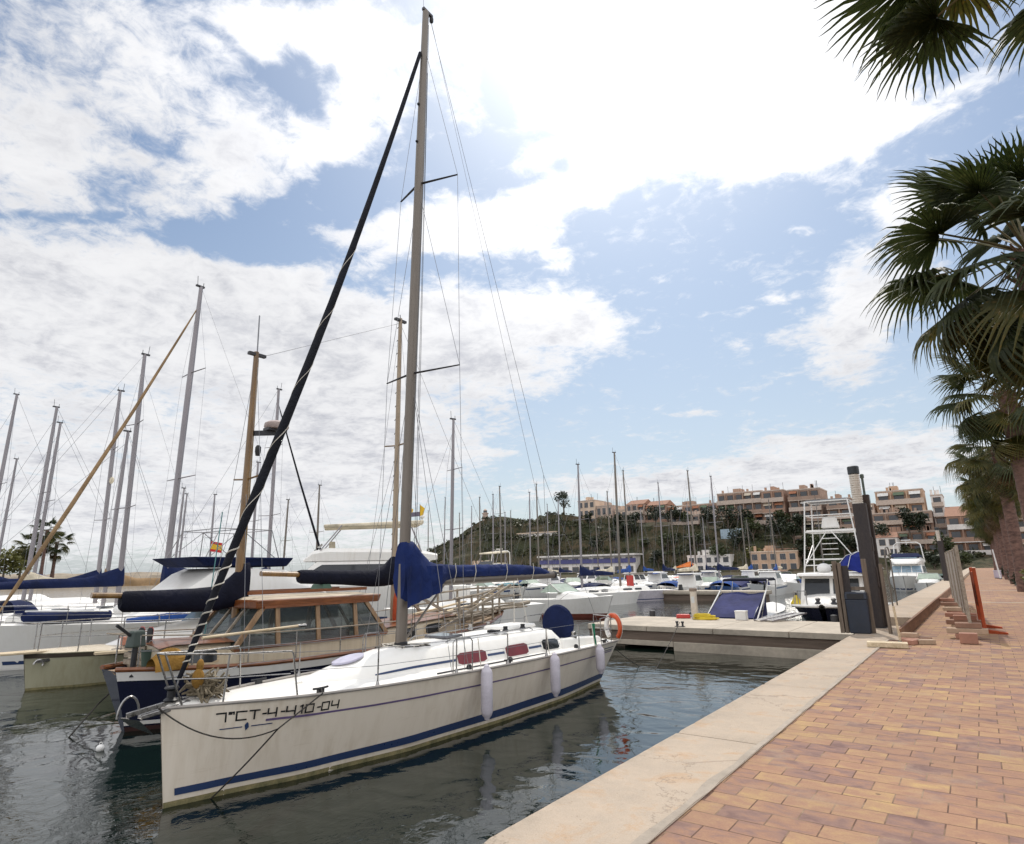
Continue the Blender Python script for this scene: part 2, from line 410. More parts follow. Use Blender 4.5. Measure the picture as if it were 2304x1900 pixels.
# ------------------------------------------------------------------ water, promenade, quay, far land
def build_water():
    m, nt, b = new_mat('harbour_water')
    p = geo_pos(nt)
    cam_d = nd(nt, 'ShaderNodeVectorMath', operation='LENGTH'); lk(nt, p, cam_d.inputs[0])
    b.inputs['Base Color'].default_value = (.006, .016, .012, 1)
    n0 = noise_n(nt, p, .22, 3, .5)
    lk(nt, mixc(nt, n0, (.0015, .006, .0045), (.005, .013, .009)), b.inputs['Base Color'])
    b.inputs['Roughness'].default_value = .015; b.inputs['IOR'].default_value = 1.56
    h1 = noise_n(nt, scaled(nt, p, (1.0, 1.25, 1)), 1.3, 1.5, .45, .5)
    h2 = noise_n(nt, scaled(nt, p, (1.3, 1, 1)), 5.2, 3, .55, .8)
    patch = mrange(nt, noise_n(nt, p, .16, 2, .5), .38, .62, .25, 1.0, True)
    h = mth(nt, 'ADD', mth(nt, 'MULTIPLY', h1, 1.0), mth(nt, 'MULTIPLY', mth(nt, 'MULTIPLY', h2, .26), patch))
    fade = mrange(nt, cam_d.outputs['Value'], 15, 160, .42, .9)
    bn = nd(nt, 'ShaderNodeBump', i_Distance=.06); lk(nt, fade, bn.inputs['Strength']); lk(nt, h, bn.inputs['Height']); lk(nt, bn.outputs[0], b.inputs['Normal'])
    s = MB().poly([(-6000, -3000, ZW), (-2.2, -3000, ZW), (-2.2, 7000, ZW), (-6000, 7000, ZW)])
    struct(s.build('water', m))
build_water()

def build_ground():
    # brick paving of the promenade: 0.31 x 0.215 pavers laid across the quay
    m, nt, b = new_mat('promenade_pavers')
    p = geo_pos(nt)
    off = nd(nt, 'ShaderNodeVectorMath', operation='ADD', i_1=(1.68 + 31, 100 * .215 - 4.235, 0)); lk(nt, p, off.inputs[0])
    wob = noise_n(nt, p, 1.1, 2, .5)
    wv = nd(nt, 'ShaderNodeVectorMath', operation='SCALE', i_0=(1, 1, 0)); lk(nt, mth(nt, 'MULTIPLY', mth(nt, 'SUBTRACT', wob, .5), .018), wv.inputs['Scale'])
    o2 = nd(nt, 'ShaderNodeVectorMath', operation='ADD'); lk(nt, off.outputs[0], o2.inputs[0]); lk(nt, wv.outputs[0], o2.inputs[1])
    br = nd(nt, 'ShaderNodeTexBrick', offset=.5, offset_frequency=2, i_Scale=1.0); br.inputs['Mortar Size'].default_value = .0052; br.inputs['Mortar Smooth'].default_value = .25
    br.inputs['Bias'].default_value = 0.0; br.inputs['Brick Width'].default_value = .31; br.inputs['Row Height'].default_value = .215
    br.inputs['Color1'].default_value = (0, 0, 0, 1); br.inputs['Color2'].default_value = (1, 1, 1, 1); br.inputs['Mortar'].default_value = (.5, .5, .5, 1)
    lk(nt, o2.outputs[0], br.inputs['Vector'])
    n1 = noise_n(nt, scaled(nt, p, (1, 1.6, 1)), 5.5, 3, .6, .5)
    rgb2 = nd(nt, 'ShaderNodeRGBToBW'); lk(nt, br.outputs['Color'], rgb2.inputs[0])
    f = mth(nt, 'ADD', mth(nt, 'MULTIPLY', rgb2.outputs[0], .62), mth(nt, 'MULTIPLY', mth(nt, 'SUBTRACT', n1, .5), 1.25)); f = mth(nt, 'ADD', f, .20)
    cr = nd(nt, 'ShaderNodeValToRGB'); lk(nt, f, cr.inputs[0])
    e = cr.color_ramp.elements; e[0].position = 0; e[0].color = (.165, .10, .095, 1); e[1].position = 1; e[1].color = (.48, .325, .145, 1)
    for pos, c in ((.22, (.25, .155, .13, 1)), (.42, (.335, .19, .125, 1)), (.60, (.37, .22, .135, 1)), (.78, (.41, .26, .14, 1))):
        q = e.new(pos); q.color = c
    big = noise_n(nt, p, .55, 5, .6)
    c = mixc(nt, mrange(nt, big, .40, .68, .0, .42), cr.outputs[0], (.21, .135, .10))
    sand = noise_n(nt, p, 2.2, 4, .65); c = mixc(nt, mrange(nt, sand, .56, .72, 0, .35), c, (.42, .32, .23))
    fine = noise_n(nt, p, 70, 3, .6)
    c = mixc(nt, mrange(nt, fine, .35, .65, .22, 0), c, (.16, .09, .06))
    vo = nd(nt, 'ShaderNodeTexVoronoi', i_Scale=2.3); lk(nt, p, vo.inputs['Vector']); c = mixc(nt, mrange(nt, vo.outputs['Distance'], .03, .055, .75, 0, True), c, (.10, .07, .055))
    jn = mixc(nt, mrange(nt, sand, .45, .62), (.115, .065, .045), (.30, .21, .14)); c = mixc(nt, br.outputs['Fac'], c, jn)
    lk(nt, c, b.inputs['Base Color']); b.inputs['Roughness'].default_value = .85; b.inputs['Specular IOR Level'].default_value = .22
    hgt = mth(nt, 'ADD', mth(nt, 'MULTIPLY', mth(nt, 'SUBTRACT', 1.0, br.outputs['Fac']), 1.0), mth(nt, 'MULTIPLY', fine, .25))
    bump(nt, b, hgt, .55, .006)
    s = MB(); ys = [-30, 0, 15, 60, 150, 185]
    s.grid([[(x, y, 0) for x in (-1.855, 1.45, 9)] for y in ys])
    struct(s.build('promenade', m))
    # pale concrete bands across the paving
    BAND = M('paving_band_concrete', (.44, .36, .29), .8)
    s = MB()
    for y in (31.5, 44, 58, 76): s.poly([(-1.40, y, .004), (1.5, y, .004), (1.5, y + .32, .004), (-1.40, y + .32, .004)])
    struct(s.build('paving_band', BAND))
    EARTH = M('planting_soil', (.16, .11, .07), .95, bmp=.6)
    s = MB(); s.grid([[(x, y, .006) for x in (1.62, 4.2)] for y in (-30, 60, 180)])
    struct(s.build('planting_strip', EARTH))
    ASPH = M('road_asphalt', (.06, .06, .06), .85, bmp=.3, bscale=90)
    s = MB(); s.poly([(9, -3000, -.01), (4000, -3000, -.01), (4000, 7000, -.01), (9, 7000, -.01)]); struct(s.build('road', ASPH))
    KERB = M('quay_coping_concrete', (.43, .345, .265), .85, var=.2, scale=1.3, bmp=.45, bscale=60, tint=(.345, .285, .225))
    nt = KERB.node_tree; b = [n for n in nt.nodes if n.type == 'BSDF_PRINCIPLED'][0]
    src = b.inputs['Base Color'].links[0].from_socket; p = geo_pos(nt)
    st = mrange(nt, noise_n(nt, p, 2.6, 6, .7, .5), .54, .68, 0, .65)
    c = mixc(nt, st, src, (.42, .25, .125))
    sp = mrange(nt, noise_n(nt, p, 38, 2, .5), .70, .76, 0, .7); c = mixc(nt, sp, c, (.22, .16, .11))
    vo = nd(nt, 'ShaderNodeTexVoronoi', feature='DISTANCE_TO_EDGE', i_Scale=.42); wp_ = nd(nt, 'ShaderNodeVectorMath', operation='ADD'); lk(nt, p, wp_.inputs[0])
    ws_ = nd(nt, 'ShaderNodeVectorMath', operation='SCALE', i_0=(1, 1, 0)); lk(nt, noise_n(nt, p, 3.0, 5, .7), ws_.inputs['Scale']); lk(nt, ws_.outputs[0], wp_.inputs[1]); lk(nt, wp_.outputs[0], vo.inputs['Vector'])
    c = mixc(nt, mrange(nt, vo.outputs['Distance'], .002, .007, .55, 0), c, (.16, .12, .09))
    sx = nd(nt, 'ShaderNodeSeparateXYZ'); lk(nt, p, sx.inputs[0]); ed = mth(nt, 'MULTIPLY', mrange(nt, sx.outputs[0], -2.70, -2.42, 1, 0, True), mrange(nt, noise_n(nt, p, 4.5, 5, .7), .40, .62)); c = mixc(nt, mth(nt, 'MULTIPLY', ed, .55), c, (.24, .20, .155))
    c = mixc(nt, mrange(nt, noise_n(nt, p, 110, 2, .5), .35, .7, 0, .35), c, (.55, .47, .38))
    lk(nt, c, b.inputs['Base Color']); b.inputs['Specular IOR Level'].default_value = .2
    cb = MB(); rr = random.Random(3)
    y = -12.0
    while y < 19.2:
        y2 = min(y + 3.05, 19.2)
        if y2 < -1: cb.box(-2.68, -1.862, y + .006, y2 - .006, -.45, .012)
        else:                                               # worn arrises: small dips and the odd chip along both edges
            rings = []; zt = .012 + rr.uniform(-.003, .003); n_ = int((y2 - y) / .06)
            for i in range(n_ + 1):
                yy = lerp(y + .006, y2 - .006, i / n_)
                def wear(s_): w_ = .007 + .008 * abs(noise.noise(Vector((s_, yy * 4.0, 1)))); c_ = noise.noise(Vector((s_ + 7, yy * 2.3, 5))); return w_ + max(0, c_ - .38) * .16
                a_, b_ = wear(0), wear(20); e_ = .03 if i in (0, n_) else 0
                zz = zt - (.012 if i in (0, n_) else 0)
                rings.append([(-2.68, yy, -.45), (-2.68, yy, zz - a_ * 1.1), (-2.68 + a_ * .35, yy, zz - a_ * .35), (-2.68 + a_ * 1.2, yy, zz), (-2.3, yy, zz + .002 * noise.noise(Vector((1, yy, 3)))), (-1.862 - b_ * 1.1, yy, zz), (-1.862 - b_ * .3, yy, zz - b_ * .3), (-1.862, yy, zz - b_), (-1.862, yy, -.45)])
            cb.loft(rings)
        y = y2
    while y < 185:
        y2 = y + 6.0; cb.box(-2.70, -1.64, y + .004, y2 - .004, -.45, .235); y = y2
    struct(cb.build('quay_coping', KERB))
    # mortar fillet between coping and pavers
    MORT = M('mortar_fillet', (.40, .34, .275), .9, bmp=.6, bscale=50)
    s = MB(); a = []; c2 = []
    yy = -6.0
    while yy < 15.9:
        w = .006 + .03 * abs(noise.noise(Vector((0, yy * 1.7, 0)))) + (.07 if yy > 3.5 and yy < 9 else 0) * abs(noise.noise(Vector((3, yy * .9, 2))))
        a.append((-1.885 - w, yy, .0165)); c2.append((-1.848 + .012 * noise.noise(Vector((5, yy * 3, 0))), yy, .0175)); yy += .12
    s.grid([a, c2]); struct(s.build('mortar_fillet', MORT))
    WALL = M('quay_wall_concrete', (.20, .18, .15), .9, var=.35, bmp=.5, bscale=8, tint=(.06, .065, .05))
    s = MB().box(-2.62, -1.9, -200, 185, -6, -.452); struct(s.build('quay_wall', WALL))
    # far side of the harbour
    LAND = M('far_land_soil', (.22, .19, .12), .95, scale=.05)
    s = MB().box(-400, 2000, 186, 3000, -6, -.35); struct(s.build('far_quay', LAND))
    FQ = M('far_road_concrete', (.34, .30, .25), .9, scale=.3)
    s = MB().poly([(-330, 186.1, -.34), (60, 186.1, -.34), (60, 200, -.34), (-330, 200, -.34)]); struct(s.build('far_quay_road', FQ))
build_ground()

# breakwater on the left horizon
ROCK = M('breakwater_rock', (.30, .25, .19), .95, scale=.6, bmp=.8, bscale=2)
def build_breakwater():
    rr = random.Random(5); pts = [(-420, -60), (-235, 5), (-205, 60), (-200, 130), (-215, 200)]
    s = MB(); rows = []
    N = 90; P = []
    for i in range(N + 1):
        t = i / N * (len(pts) - 1); k = min(int(t), len(pts) - 2); u = t - k
        P.append(Vector((lerp(pts[k][0], pts[k + 1][0], u), lerp(pts[k][1], pts[k + 1][1], u), 0)))
    for i, q in enumerate(P):
        d = (P[min(i + 1, N)] - P[max(i - 1, 0)]).normalized(); nx = Vector((d.y, -d.x, 0))
        row = []
        for w, z in ((0, ZW - 1), (2.5, .4), (5, 2.0), (7, 2.6), (10, 2.8), (18, 2.2), (26, ZW - 1)):
            row.append(q - nx * (w - 0) * (1 if nx.x > 0 else -1) + Vector((rr.uniform(-.5, .5), rr.uniform(-.5, .5), z + rr.uniform(-.5, .5))))
        rows.append(row)
    s.grid(rows); struct(s.build('breakwater', ROCK))
build_breakwater()

# ------------------------------------------------------------------ hill
RIDGE = [(-330, 2), (-235, 3), (-205, 8), (-187, 15.2), (-179, 18.2), (-167, 22.6), (-155, 23.6), (-129, 22.2), (-115, 19.8), (-102, 19), (-88, 18.9), (-68, 16.6), (-45, 13.2), (-34, 12), (-24, 9), (-8, 4.2), (10, 3.5), (60, 3), (200, 3)]
def hill_z(x, y):
    if y < 189: return -.4
    r = interp(RIDGE, x * 205 / max(y, 205)) if y > 205 else interp(RIDGE, x)
    t = min(1, max(0, (y - 189) / 17.0)); t2 = t ** .75
    n = noise.fractal(Vector((x * .06, y * .08, 0)), 1.0, 2.0, 4) * 1.6 + noise.noise(Vector((x * .3, y * .3, 4))) * .4
    terr = .5 * math.floor(t * 4 + .3 * noise.noise(Vector((x * .05, 0, 0)))) / 4 + .5 * t2
    z = -.4 + (r + .6) * min(1, terr * 1.02) + n * t * (1 - t) * 2.2
    return z + (.0 if y < 206 else -.02 * (y - 206))
def build_hill():
    m, nt, b = new_mat('hill_scrubland')
    p = geo_pos(nt)
    n1 = noise_n(nt, p, .12, 6, .65); n2 = noise_n(nt, p, .7, 5, .65); n3 = noise_n(nt, p, 2.6, 3, .6)
    c = mixc(nt, mrange(nt, n1, .38, .6), (.036, .042, .015), (.080, .058, .030))
    c = mixc(nt, mrange(nt, n2, .48, .62), c, (.018, .026, .009))
    c = mixc(nt, mrange(nt, n3, .6, .75, 0, .7), c, (.15, .095, .055))
    lk(nt, c, b.inputs['Base Color']); b.inputs['Roughness'].default_value = .95
    bump(nt, b, n2, .8, .8)
    rows = []
    y = 188.0
    while y < 330:
        rows.append([(x, y, hill_z(x, y)) for x in range(-330, 141, 2)]); y += 1.2 if y < 209 else 12
    s = MB().grid(rows); o = struct(s.build('hill', m, smooth=True))
build_hill()
# ------------------------------------------------------------------ boats: shared hull, deck and cabin shapes (bow at y = 0, stern at y = L, waterline z = 0)
class Hull:
    def __init__(s, L, bs, bw, fb, depth=.45, rake=.12, tr=0.0, flare=1.2):
        s.L, s.bs, s.bw, s.fb, s.depth, s.rake, s.tr, s.flare = L, bs, bw, fb, depth, rake, tr, flare
    def P(s, t, h, side, off=0.0):
        bs, bw, fb = interp(s.bs, t), interp(s.bw, t), interp(s.fb, t)
        if h >= 0: hb = bw + (bs - bw) * h ** s.flare; z = h * fb
        else: hb = bw * sqrt(max(0, 1 - h * h)); z = h * s.depth
        hh = max(h, -.6)
        y = t * s.L + (1 - hh) * s.rake * (1 - t) ** 4 + s.tr * (hh - 1) * t ** 8
        return Vector((side * (hb + off), y, z))
    def sheer(s, t, side, dz=0.0, inset=0.0):
        p = s.P(t, 1, side); return Vector((p.x - side * inset, p.y, p.z + dz))
    def y_of(s, t): return t * s.L
    TS = [0, .006, .015, .03, .05, .08, .12, .17, .23, .3, .38, .46, .54, .62, .7, .78, .86, .93, .97, 1.0]
    HS = [1, .93, .82, .68, .54, .4, .27, .15, .05, 0, -.12, -.3, -.6, -.95]
    def hull_mesh(s, h0=1.0, h1=-.95):
        hs = [h for h in s.HS if h1 <= h <= h0]
        if hs[0] != h0: hs = [h0] + hs
        mb = MB()
        for sd in (-1, 1): mb.grid([[s.P(t, h, sd) for h in hs] for t in s.TS])
        a = [s.P(1, h, -1) for h in hs]; b = [s.P(1, h, 1) for h in hs]
        mb.grid([[p, p.lerp(q, .33), p.lerp(q, .67), q] for p, q in zip(a, b)])
        return mb
    def deck_mesh(s, camber=.06, drop=.02, inset=.02):
        rows = []
        for t in s.TS:
            a = s.sheer(t, -1, -drop, inset); b = s.sheer(t, 1, -drop, inset)
            if a.x > b.x: a.x = b.x = 0
            rows.append([a.lerp(b, k / 8) + Vector((0, 0, camber * (1 - (k / 4 - 1) ** 2))) for k in range(9)])
        return MB().grid(rows)
    def strip(s, t0, t1, ha, hb, sides=(-1, 1), off=.006, n=40, hfun=None):
        mb = MB()
        for sd in sides:
            rows = []
            for i in range(n + 1):
                t = lerp(t0, t1, i / n); h_a, h_b = (ha, hb) if hfun is None else hfun(t)
                rows.append([s.P(t, lerp(h_a, h_b, k / 3), sd, off) for k in range(4)])
            mb.grid(rows)
        return mb
    def rail(s, t0, t1, dz, r, inset=0.0, n=30, sides=(-1, 1), seg=6):
        mb = MB()
        for sd in sides: mb.tube([s.sheer(lerp(t0, t1, i / n), sd, dz, inset) for i in range(n + 1)], r, seg)
        return mb
    def deckz(s, y): return interp(s.fb, y / s.L) - .02

def cabin_mesh(prof, deckz, camber=.05, n=7):
    """prof rows: (y, half width at the deck, half width at the top, height)"""
    rings = []
    for y, wb, wt, hz in prof:
        z = deckz(y) - .02
        r = [(-wb, y, z), (-lerp(wb, wt, .5), y, z + hz * .5), (-wt - .012, y, z + hz * .86), (-wt + .05, y, z + hz * .97)]
        r += [(-wt * .5, y, z + hz + camber * .7), (0, y, z + hz + camber), (wt * .5, y, z + hz + camber * .7)]
        r += [(wt - .05, y, z + hz * .97), (wt + .012, y, z + hz * .86), (lerp(wb, wt, .5), y, z + hz * .5), (wb, y, z)]
        rings.append(r)
    mb = MB().loft(rings, False, False)
    for r in (rings[0], rings[-1]): mb.poly(r)
    return mb
def cab_pt(prof, deckz, y, u, side, off=.006):
    for a, b in zip(prof, prof[1:]):
        if y <= b[0] or b is prof[-1]:
            t = max(0, min(1, (y - a[0]) / (b[0] - a[0]))); break
    wb, wt, hz = (lerp(a[i], b[i], t) for i in (1, 2, 3)); z = deckz(y) - .02
    md = lerp(wb, wt, .5)
    if u <= .5: return Vector((side * (lerp(wb, md, u / .5) + off), y, z + hz * u))
    if u <= .86: return Vector((side * (lerp(md, wt + .012, (u - .5) / .36) + off), y, z + hz * u))
    return Vector((side * (wt + off), y, z + hz * u))
def cab_panel(prof, deckz, y0, y1, u0, u1, side, off=.008, n=6, slant=0.0):
    mb = MB(); rows = []
    for i in range(n + 1):
        y = lerp(y0, y1, i / n)
        e = min(i, n - i); q = .0 if e else .16 * (u1 - u0)
        rows.append([cab_pt(prof, deckz, y + slant * k / 3, lerp(u0 + q, u1 - q, k / 3), side, off) for k in range(4)])
    return mb.grid(rows)

def rigging(pts_list, r=.005): 
    return [MB().tube(p, r, 5, False) for p in pts_list]

# ------------------------------------------------------------------ stroke lettering
GLYPH = {'7': [[(0, 1), (1, 1), (1, .75), (1, 0)]], 'a': [[(.0, 1), (.0, .82), (.25, .82), (.25, 1), (0, 1)], [(.3, 1), (.5, 1), (.5, .8)]],
         'C': [[(1, 1), (0, 1), (0, 0), (1, 0)]], 'T': [[(0, 1), (1, 1)], [(.5, 1), (.5, 0)]], '-': [[(.25, .48), (.6, .48)]],
         '4': [[(0, 1), (0, .42), (1, .42)], [(1, 1), (1, 0)]], '1': [[(.3, .9), (.5, 1), (.5, 0)]], '0': [[(0, 1), (1, 1), (1, 0), (0, 0), (0, 1)]]}
ADV = {'7': 1.35, 'a': .8, 'C': 1.4, 'T': 1.2, '-': .85, '4': 1.35, '1': .95, '0': 1.4}
def lettering(text, place, w, h, sw):
    """place(a, b) -> point on the surface for a metres along and b metres up"""
    mb = MB(); x = 0.0
    for ch in text:
        for st in GLYPH[ch]:
            for (ax, ay), (bx, by) in zip(st, st[1:]):
                a = Vector((x + ax * w, ay * h)); b = Vector((x + bx * w, by * h)); d = (b - a).normalized(); nrm = Vector((-d.y, d.x)) * sw / 2; e = d * sw / 2
                mb.add([place(*(a - e - nrm)), place(*(b + e - nrm)), place(*(b + e + nrm)), place(*(a - e + nrm))], [(0, 1, 2, 3)])
        x += ADV[ch] * w
    return mb

# ------------------------------------------------------------------ the white sloop in the foreground
def main_sloop():
    X0, Y0, RZ = -8.62, 4.08, .028
    root = thing('sailing_yacht', 'big white foreground sloop with black rolled foresail, red window covers and blue stripes', 'sailboat', (X0, Y0, ZW), RZ)
    L = 10.8
    T = lambda y: (y - Y0) / L
    H = Hull(L, [(0, .012), (T(4.3), .14), (T(4.7), .36), (T(5.2), .60), (T(5.8), .83), (T(6.9), 1.05), (T(7.9), 1.18), (T(9), 1.27), (T(11.5), 1.32), (T(13.4), 1.27), (1, 1.15)],
             [(0, .004), (T(4.6), .14), (T(6), .55), (T(7.7), .86), (T(10.15), 1.0), (T(12.2), 1.0), (1, .72)],
             [(0, 1.175), (.3, 1.10), (.6, 1.05), (1, 1.0)], .45, .16, .30, 1.1)
    SC = MB
    hull = H.hull_mesh().build('hull', HULLW, root, True)
    H.strip(.012, 1, .155, .245, n=60, hfun=lambda t: (.105 + .01 * t, .175 + .075 * min(1, t * 1.6))).build('waterline_stripe', STRIPE, hull, True)
    H.strip(0.0, 1, -.1, .055, off=.004, n=60).build('waterline_scum', ALGAE, hull, True)
    # thin sheer stripe, broken under the registration
    H.strip(.105, .985, .73, .765, hfun=lambda t: (.765 - .03 * sin(t * 3), .79 - .03 * sin(t * 3)), n=60).build('sheer_stripe', PURPLE, hull, True)
    for sd in (-1, 1):
        for h_ in (.86, .80): H.strip(.925, .985, .84, .87, (sd,), n=6, hfun=lambda t, h_=h_: (h_, h_ + .022)).build('quarter_stripe', STRIPE, hull, True)
    deck = H.deck_mesh(.07).build('deck', DECKW, root, True)
    H.rail(0, 1, .0, .022).build('toe_rail', M('grey_toe_rail', (.34, .31, .28), .5), root, True)
    # registration on the near bow
    t0, h0 = .052, .80
    def place(a, b):
        t = t0 + a / L
        return H.P(t, h0 + b / 1.13 + .0 * a, 1, .007)
    lettering('7aCT-4-410-04', place, .105, .105, .020).build('registration_lettering', BLACKP, hull)
    def place2(a, b): return H.P(t0 + .004 + a / L, h0 - .085 + b / 1.13, 1, .007)
    mb = MB()
    for a0, a1 in ((0, .26), (.36, .62)):
        mb.add([place2(a0, 0), place2(a1, 0), place2(a1, .013), place2(a0, .013)], [(0, 1, 2, 3)])
    mb.add([place2(.30, -.045), place2(.335, -.005), place2(.325, .05), place2(.31, .06), place2(.285, .03), place2(.29, 0)], [(0, 1, 2, 3, 4, 5)])
    mb.build('bow_emblem', STRIPE, hull)
    dz = H.deckz
    y = lambda w: w - Y0
    prof = [(y(5.75), .05, .03, .015), (y(6.15), .20, .13, .09), (y(6.7), .40, .27, .20), (y(7.3), .55, .38, .31), (y(8.0), .66, .47, .40), (y(9), .77, .57, .45), (y(10.5), .87, .67, .47), (y(11.9), .92, .72, .49), (y(12.45), .93, .72, .46), (y(12.85), .93, .70, .20)]
    roof = cabin_mesh(prof, dz, .05).build('coachroof', DECKW, root, True)
    for sd in (-1, 1):
        cab_panel(prof, dz, y(7.25), y(13.0) - .2, .33, .42, sd, .006, 30).build('coachroof_stripe', STRIPE, roof, True)
        for (a, b, mat, nm) in ((9.05, 9.85, WINE, 'covered_window'), (10.45, 11.2, WINE, 'covered_window'), (11.75, 12.4, GLASS, 'cabin_window')):
            fr = cab_panel(prof, dz, y(a) - .04, y(b) + .04, .13, .66, sd, .010, 8, .02).build('window_frame', DECKW, roof, True)
            cab_panel(prof, dz, y(a), y(b), .18, .61, sd, .018, 8, .02).build(nm, mat, fr, True)
        MB().tube([cab_pt(prof, dz, y(q), .97, sd, -.10) + Vector((0, 0, .035 + (.05 if .05 < k < .95 else 0))) for q, k in ((9.0, 0), (9.15, .1), (10, .4), (11, .7), (11.6, .9), (11.75, 1))], .012, 6).build('grab_rail', STEEL, roof, True)
    # sloping forehatch
    rows = [[cab_pt(prof, dz, y(q), 1.0, sd, -.0) * 1.0 for sd in (-1, 1)] for q in (6.75, 6.95, 7.2, 7.4)]
    hb = MB()
    ring = []
    for k in range(20):
        a = 2 * pi * k / 20; yy = y(7.08) + .30 * sin(a); xx = .20 * cos(a)
        hz = interp([(p[0], p[3]) for p in prof], yy) + .055 * (1 - (xx / .45) ** 2) + dz(yy) - .02
        ring.append(Vector((xx, yy, hz + .012)))
    hb.slab(ring, (0, 0, .03)); hb.build('fore_hatch', glassy('lavender_hatch_glass', (.30, .29, .36), .12), roof, False)
    hz = dz(y(10)) + .47
    MB().box(-.36, .36, y(11.2), y(12.3), hz + .02, hz + .09, .03).build('sliding_hatch', DECKW, roof, True, bevel=.02)
    MB().box(-.27, .27, y(9.2), y(9.75), hz + .03, hz + .075, .015).build('roof_hatch', glassy('smoked_hatch', (.05, .05, .055)), roof, bevel=.01)
    for sd in (-1, 1):
        for q in (10.9, 11.55):
            MB().lathe([(.06, 0), (.065, .03), (.045, .06), (.05, .11), (.03, .115)], (sd * .48, y(q), hz + .02), 12).build('winch', STEEL if sd < 0 else BLACKP, roof, True)
    mb = MB()
    for k in range(5): mb.box(.22 + k * .05, .255 + k * .05, y(10.6), y(10.75), hz + .02, hz + .07)
    mb.build('rope_clutches', BLACKP, roof)
    # cockpit coamings, seats, well
    for sd in (-1, 1):
        MB().hexa([(sd * .72, y(12.5), dz(8)), (sd * .98, y(12.5), dz(8)), (sd * .96, y(14.5), dz(10)), (sd * .72, y(14.5), dz(10))],
                  [(sd * .76, y(12.6), dz(8) + .24), (sd * .88, y(12.6), dz(8) + .24), (sd * .88, y(14.4), dz(10) + .16), (sd * .76, y(14.4), dz(10) + .16)]).build('cockpit_coaming', DECKW, root, False, bevel=.04)
        MB().lathe([(.07, 0), (.075, .04), (.05, .07), (.058, .14), (.03, .15)], (sd * .82, y(13.2), dz(9) + .2), 12).build('sheet_winch', STEEL, root, True)
    MB().box(-.55, .55, y(12.9), y(14.4), dz(9) + .065, dz(9) + .075).build('cockpit_sole', GREYW, root)
    # wheel under its round navy cover
    wc = Vector((.06, y(13.75), dz(9.6) + .47))
    MB().lathe([(.02, -.05), (.30, -.06), (.43, -.045), (.465, 0), (.43, .05), (.30, .065), (.02, .06)], wc, 28, 'y').build('covered_wheel', NAVYC, root, True)
    MB().box(-.12 + .06, .18, y(13.82), y(14.02), dz(9.6) + .03, dz(9.6) + .62, .03).build('steering_pedestal', WHITEP, root, True, bevel=.02)
    # mast, spreaders, boom
    mb0, mt = Vector((0, y(8.3), dz(4.2) + .44)), Vector((0, y(8.66), 15.95))
    ma = lambda z: mb0.lerp(mt, (z - mb0.z) / (mt.z - mb0.z))
    mast = MB().tube([ma(z) for z in (1.48, 4, 8, 12, 14.5, 15.95)], [.088, .088, .088, .084, .07, .064], 14, sx=1.35).build('mast', ALU, root, True)
    MB().box(-.035, .035, mt.y - .1, mt.y + .22, mt.z - .02, mt.z + .05).build('masthead_fitting', DARKM, mast)
    MB().lathe([(.03, 0), (.05, .03), (.05, .12), (.02, .13)], (0, mt.y + .2, mt.z - .16), 10).build('masthead_light', BLACKP, mast, True)
    MB().tube([mt + Vector((0, -.08, .05)), mt + Vector((0, -.1, .55))], .005, 5).build('antenna', WIRE, mast)
    MB().lathe([(.10, 0), (.12, .02), (.12, .08), (.10, .1)], (0, mb0.y, mb0.z - .04), 16).build('mast_collar', BLACKP, mast, True)
    for q, z in ((.0, 12.2), (.0, 13.2)): MB().sphere(ma(z) + Vector((0, -.12, 0)), .035, 8, 6).build('steaming_light', BLACKP, mast, True)
    tips = {}
    for z, ln in ((6.72, 1.02), (11.15, .86)):
        for sd in (-1, 1):
            b = ma(z); tp = b + Vector((sd * ln, .30, .06)); tips[(z, sd)] = tp
            MB().tube([b + Vector((sd * .05, 0, 0)), tp], [.034, .022], 8, sx=.55).build('spreader', DARKM, mast, True)
    zb = 2.72
    be = Vector((0, y(13.75), 2.66)); bg = ma(2.58) + Vector((0, .12, 0))
    boom = MB().tube([bg, be], .062, 12, sx=1.35).build('boom', ALU, root, True)
    MB().tube([be + Vector((0, -.05, 0)), be + Vector((0, .03, 0))], .07, 12, sx=1.3).build('boom_end_cap', BLACKP, boom, True)
    # navy sail cover: tall hump at the mast running out along the boom
    cov = [(-.20, 3.34, 2.30, .14), (-.12, 3.40, 2.22, .20), (.12, 3.36, 2.22, .23), (.30, 3.18, 2.24, .23), (.55, 3.00, 2.30, .21), (.80, 2.94, 2.42, .16), (1.05, 2.93, 2.60, .115), (1.4, 2.92, 2.66, .10), (2.2, 2.92, 2.66, .10), (3.2, 2.93, 2.66, .095), (4.1, 2.90, 2.66, .085), (4.7, 2.84, 2.66, .07), (5.05, 2.74, 2.66, .045)]
    rings = []; fine = []
    for c0, c1 in zip(cov, cov[1:]):
        m_ = max(2, int((c1[0] - c0[0]) / .06)); fine += [tuple(lerp(c0[q], c1[q], j / m_) for q in range(4)) for j in range(m_)]
    fine.append(cov[-1])
    for i, (dy, zt, zl, w) in enumerate(fine):
        yc = mb0.y + .12 + dy; r = []
        for k in range(30):
            a = 2 * pi * k / 30; sa = sin(a)
            wob = 1 + .10 * noise.noise(Vector((k * .55, dy * 3.2, 0))) + .07 * noise.noise(Vector((k * .3, dy * 9 + k * .25, 3)))
            sagz = .018 * noise.noise(Vector((k * .4, dy * 7, 5)))
            r.append((w * wob * cos(a) * (1.0 if sa > 0 else 1.12), yc, lerp(zl, zt, .5 + .5 * sa) + sagz))
        rings.append(r)
    cv = MB().loft(rings).build('sail_cover', canvas('main_sail_cover', (.006, .017, .085), 3.2, .6), root, True)
    # skirt of the cover hanging below the boom beside the mast
    rows = []
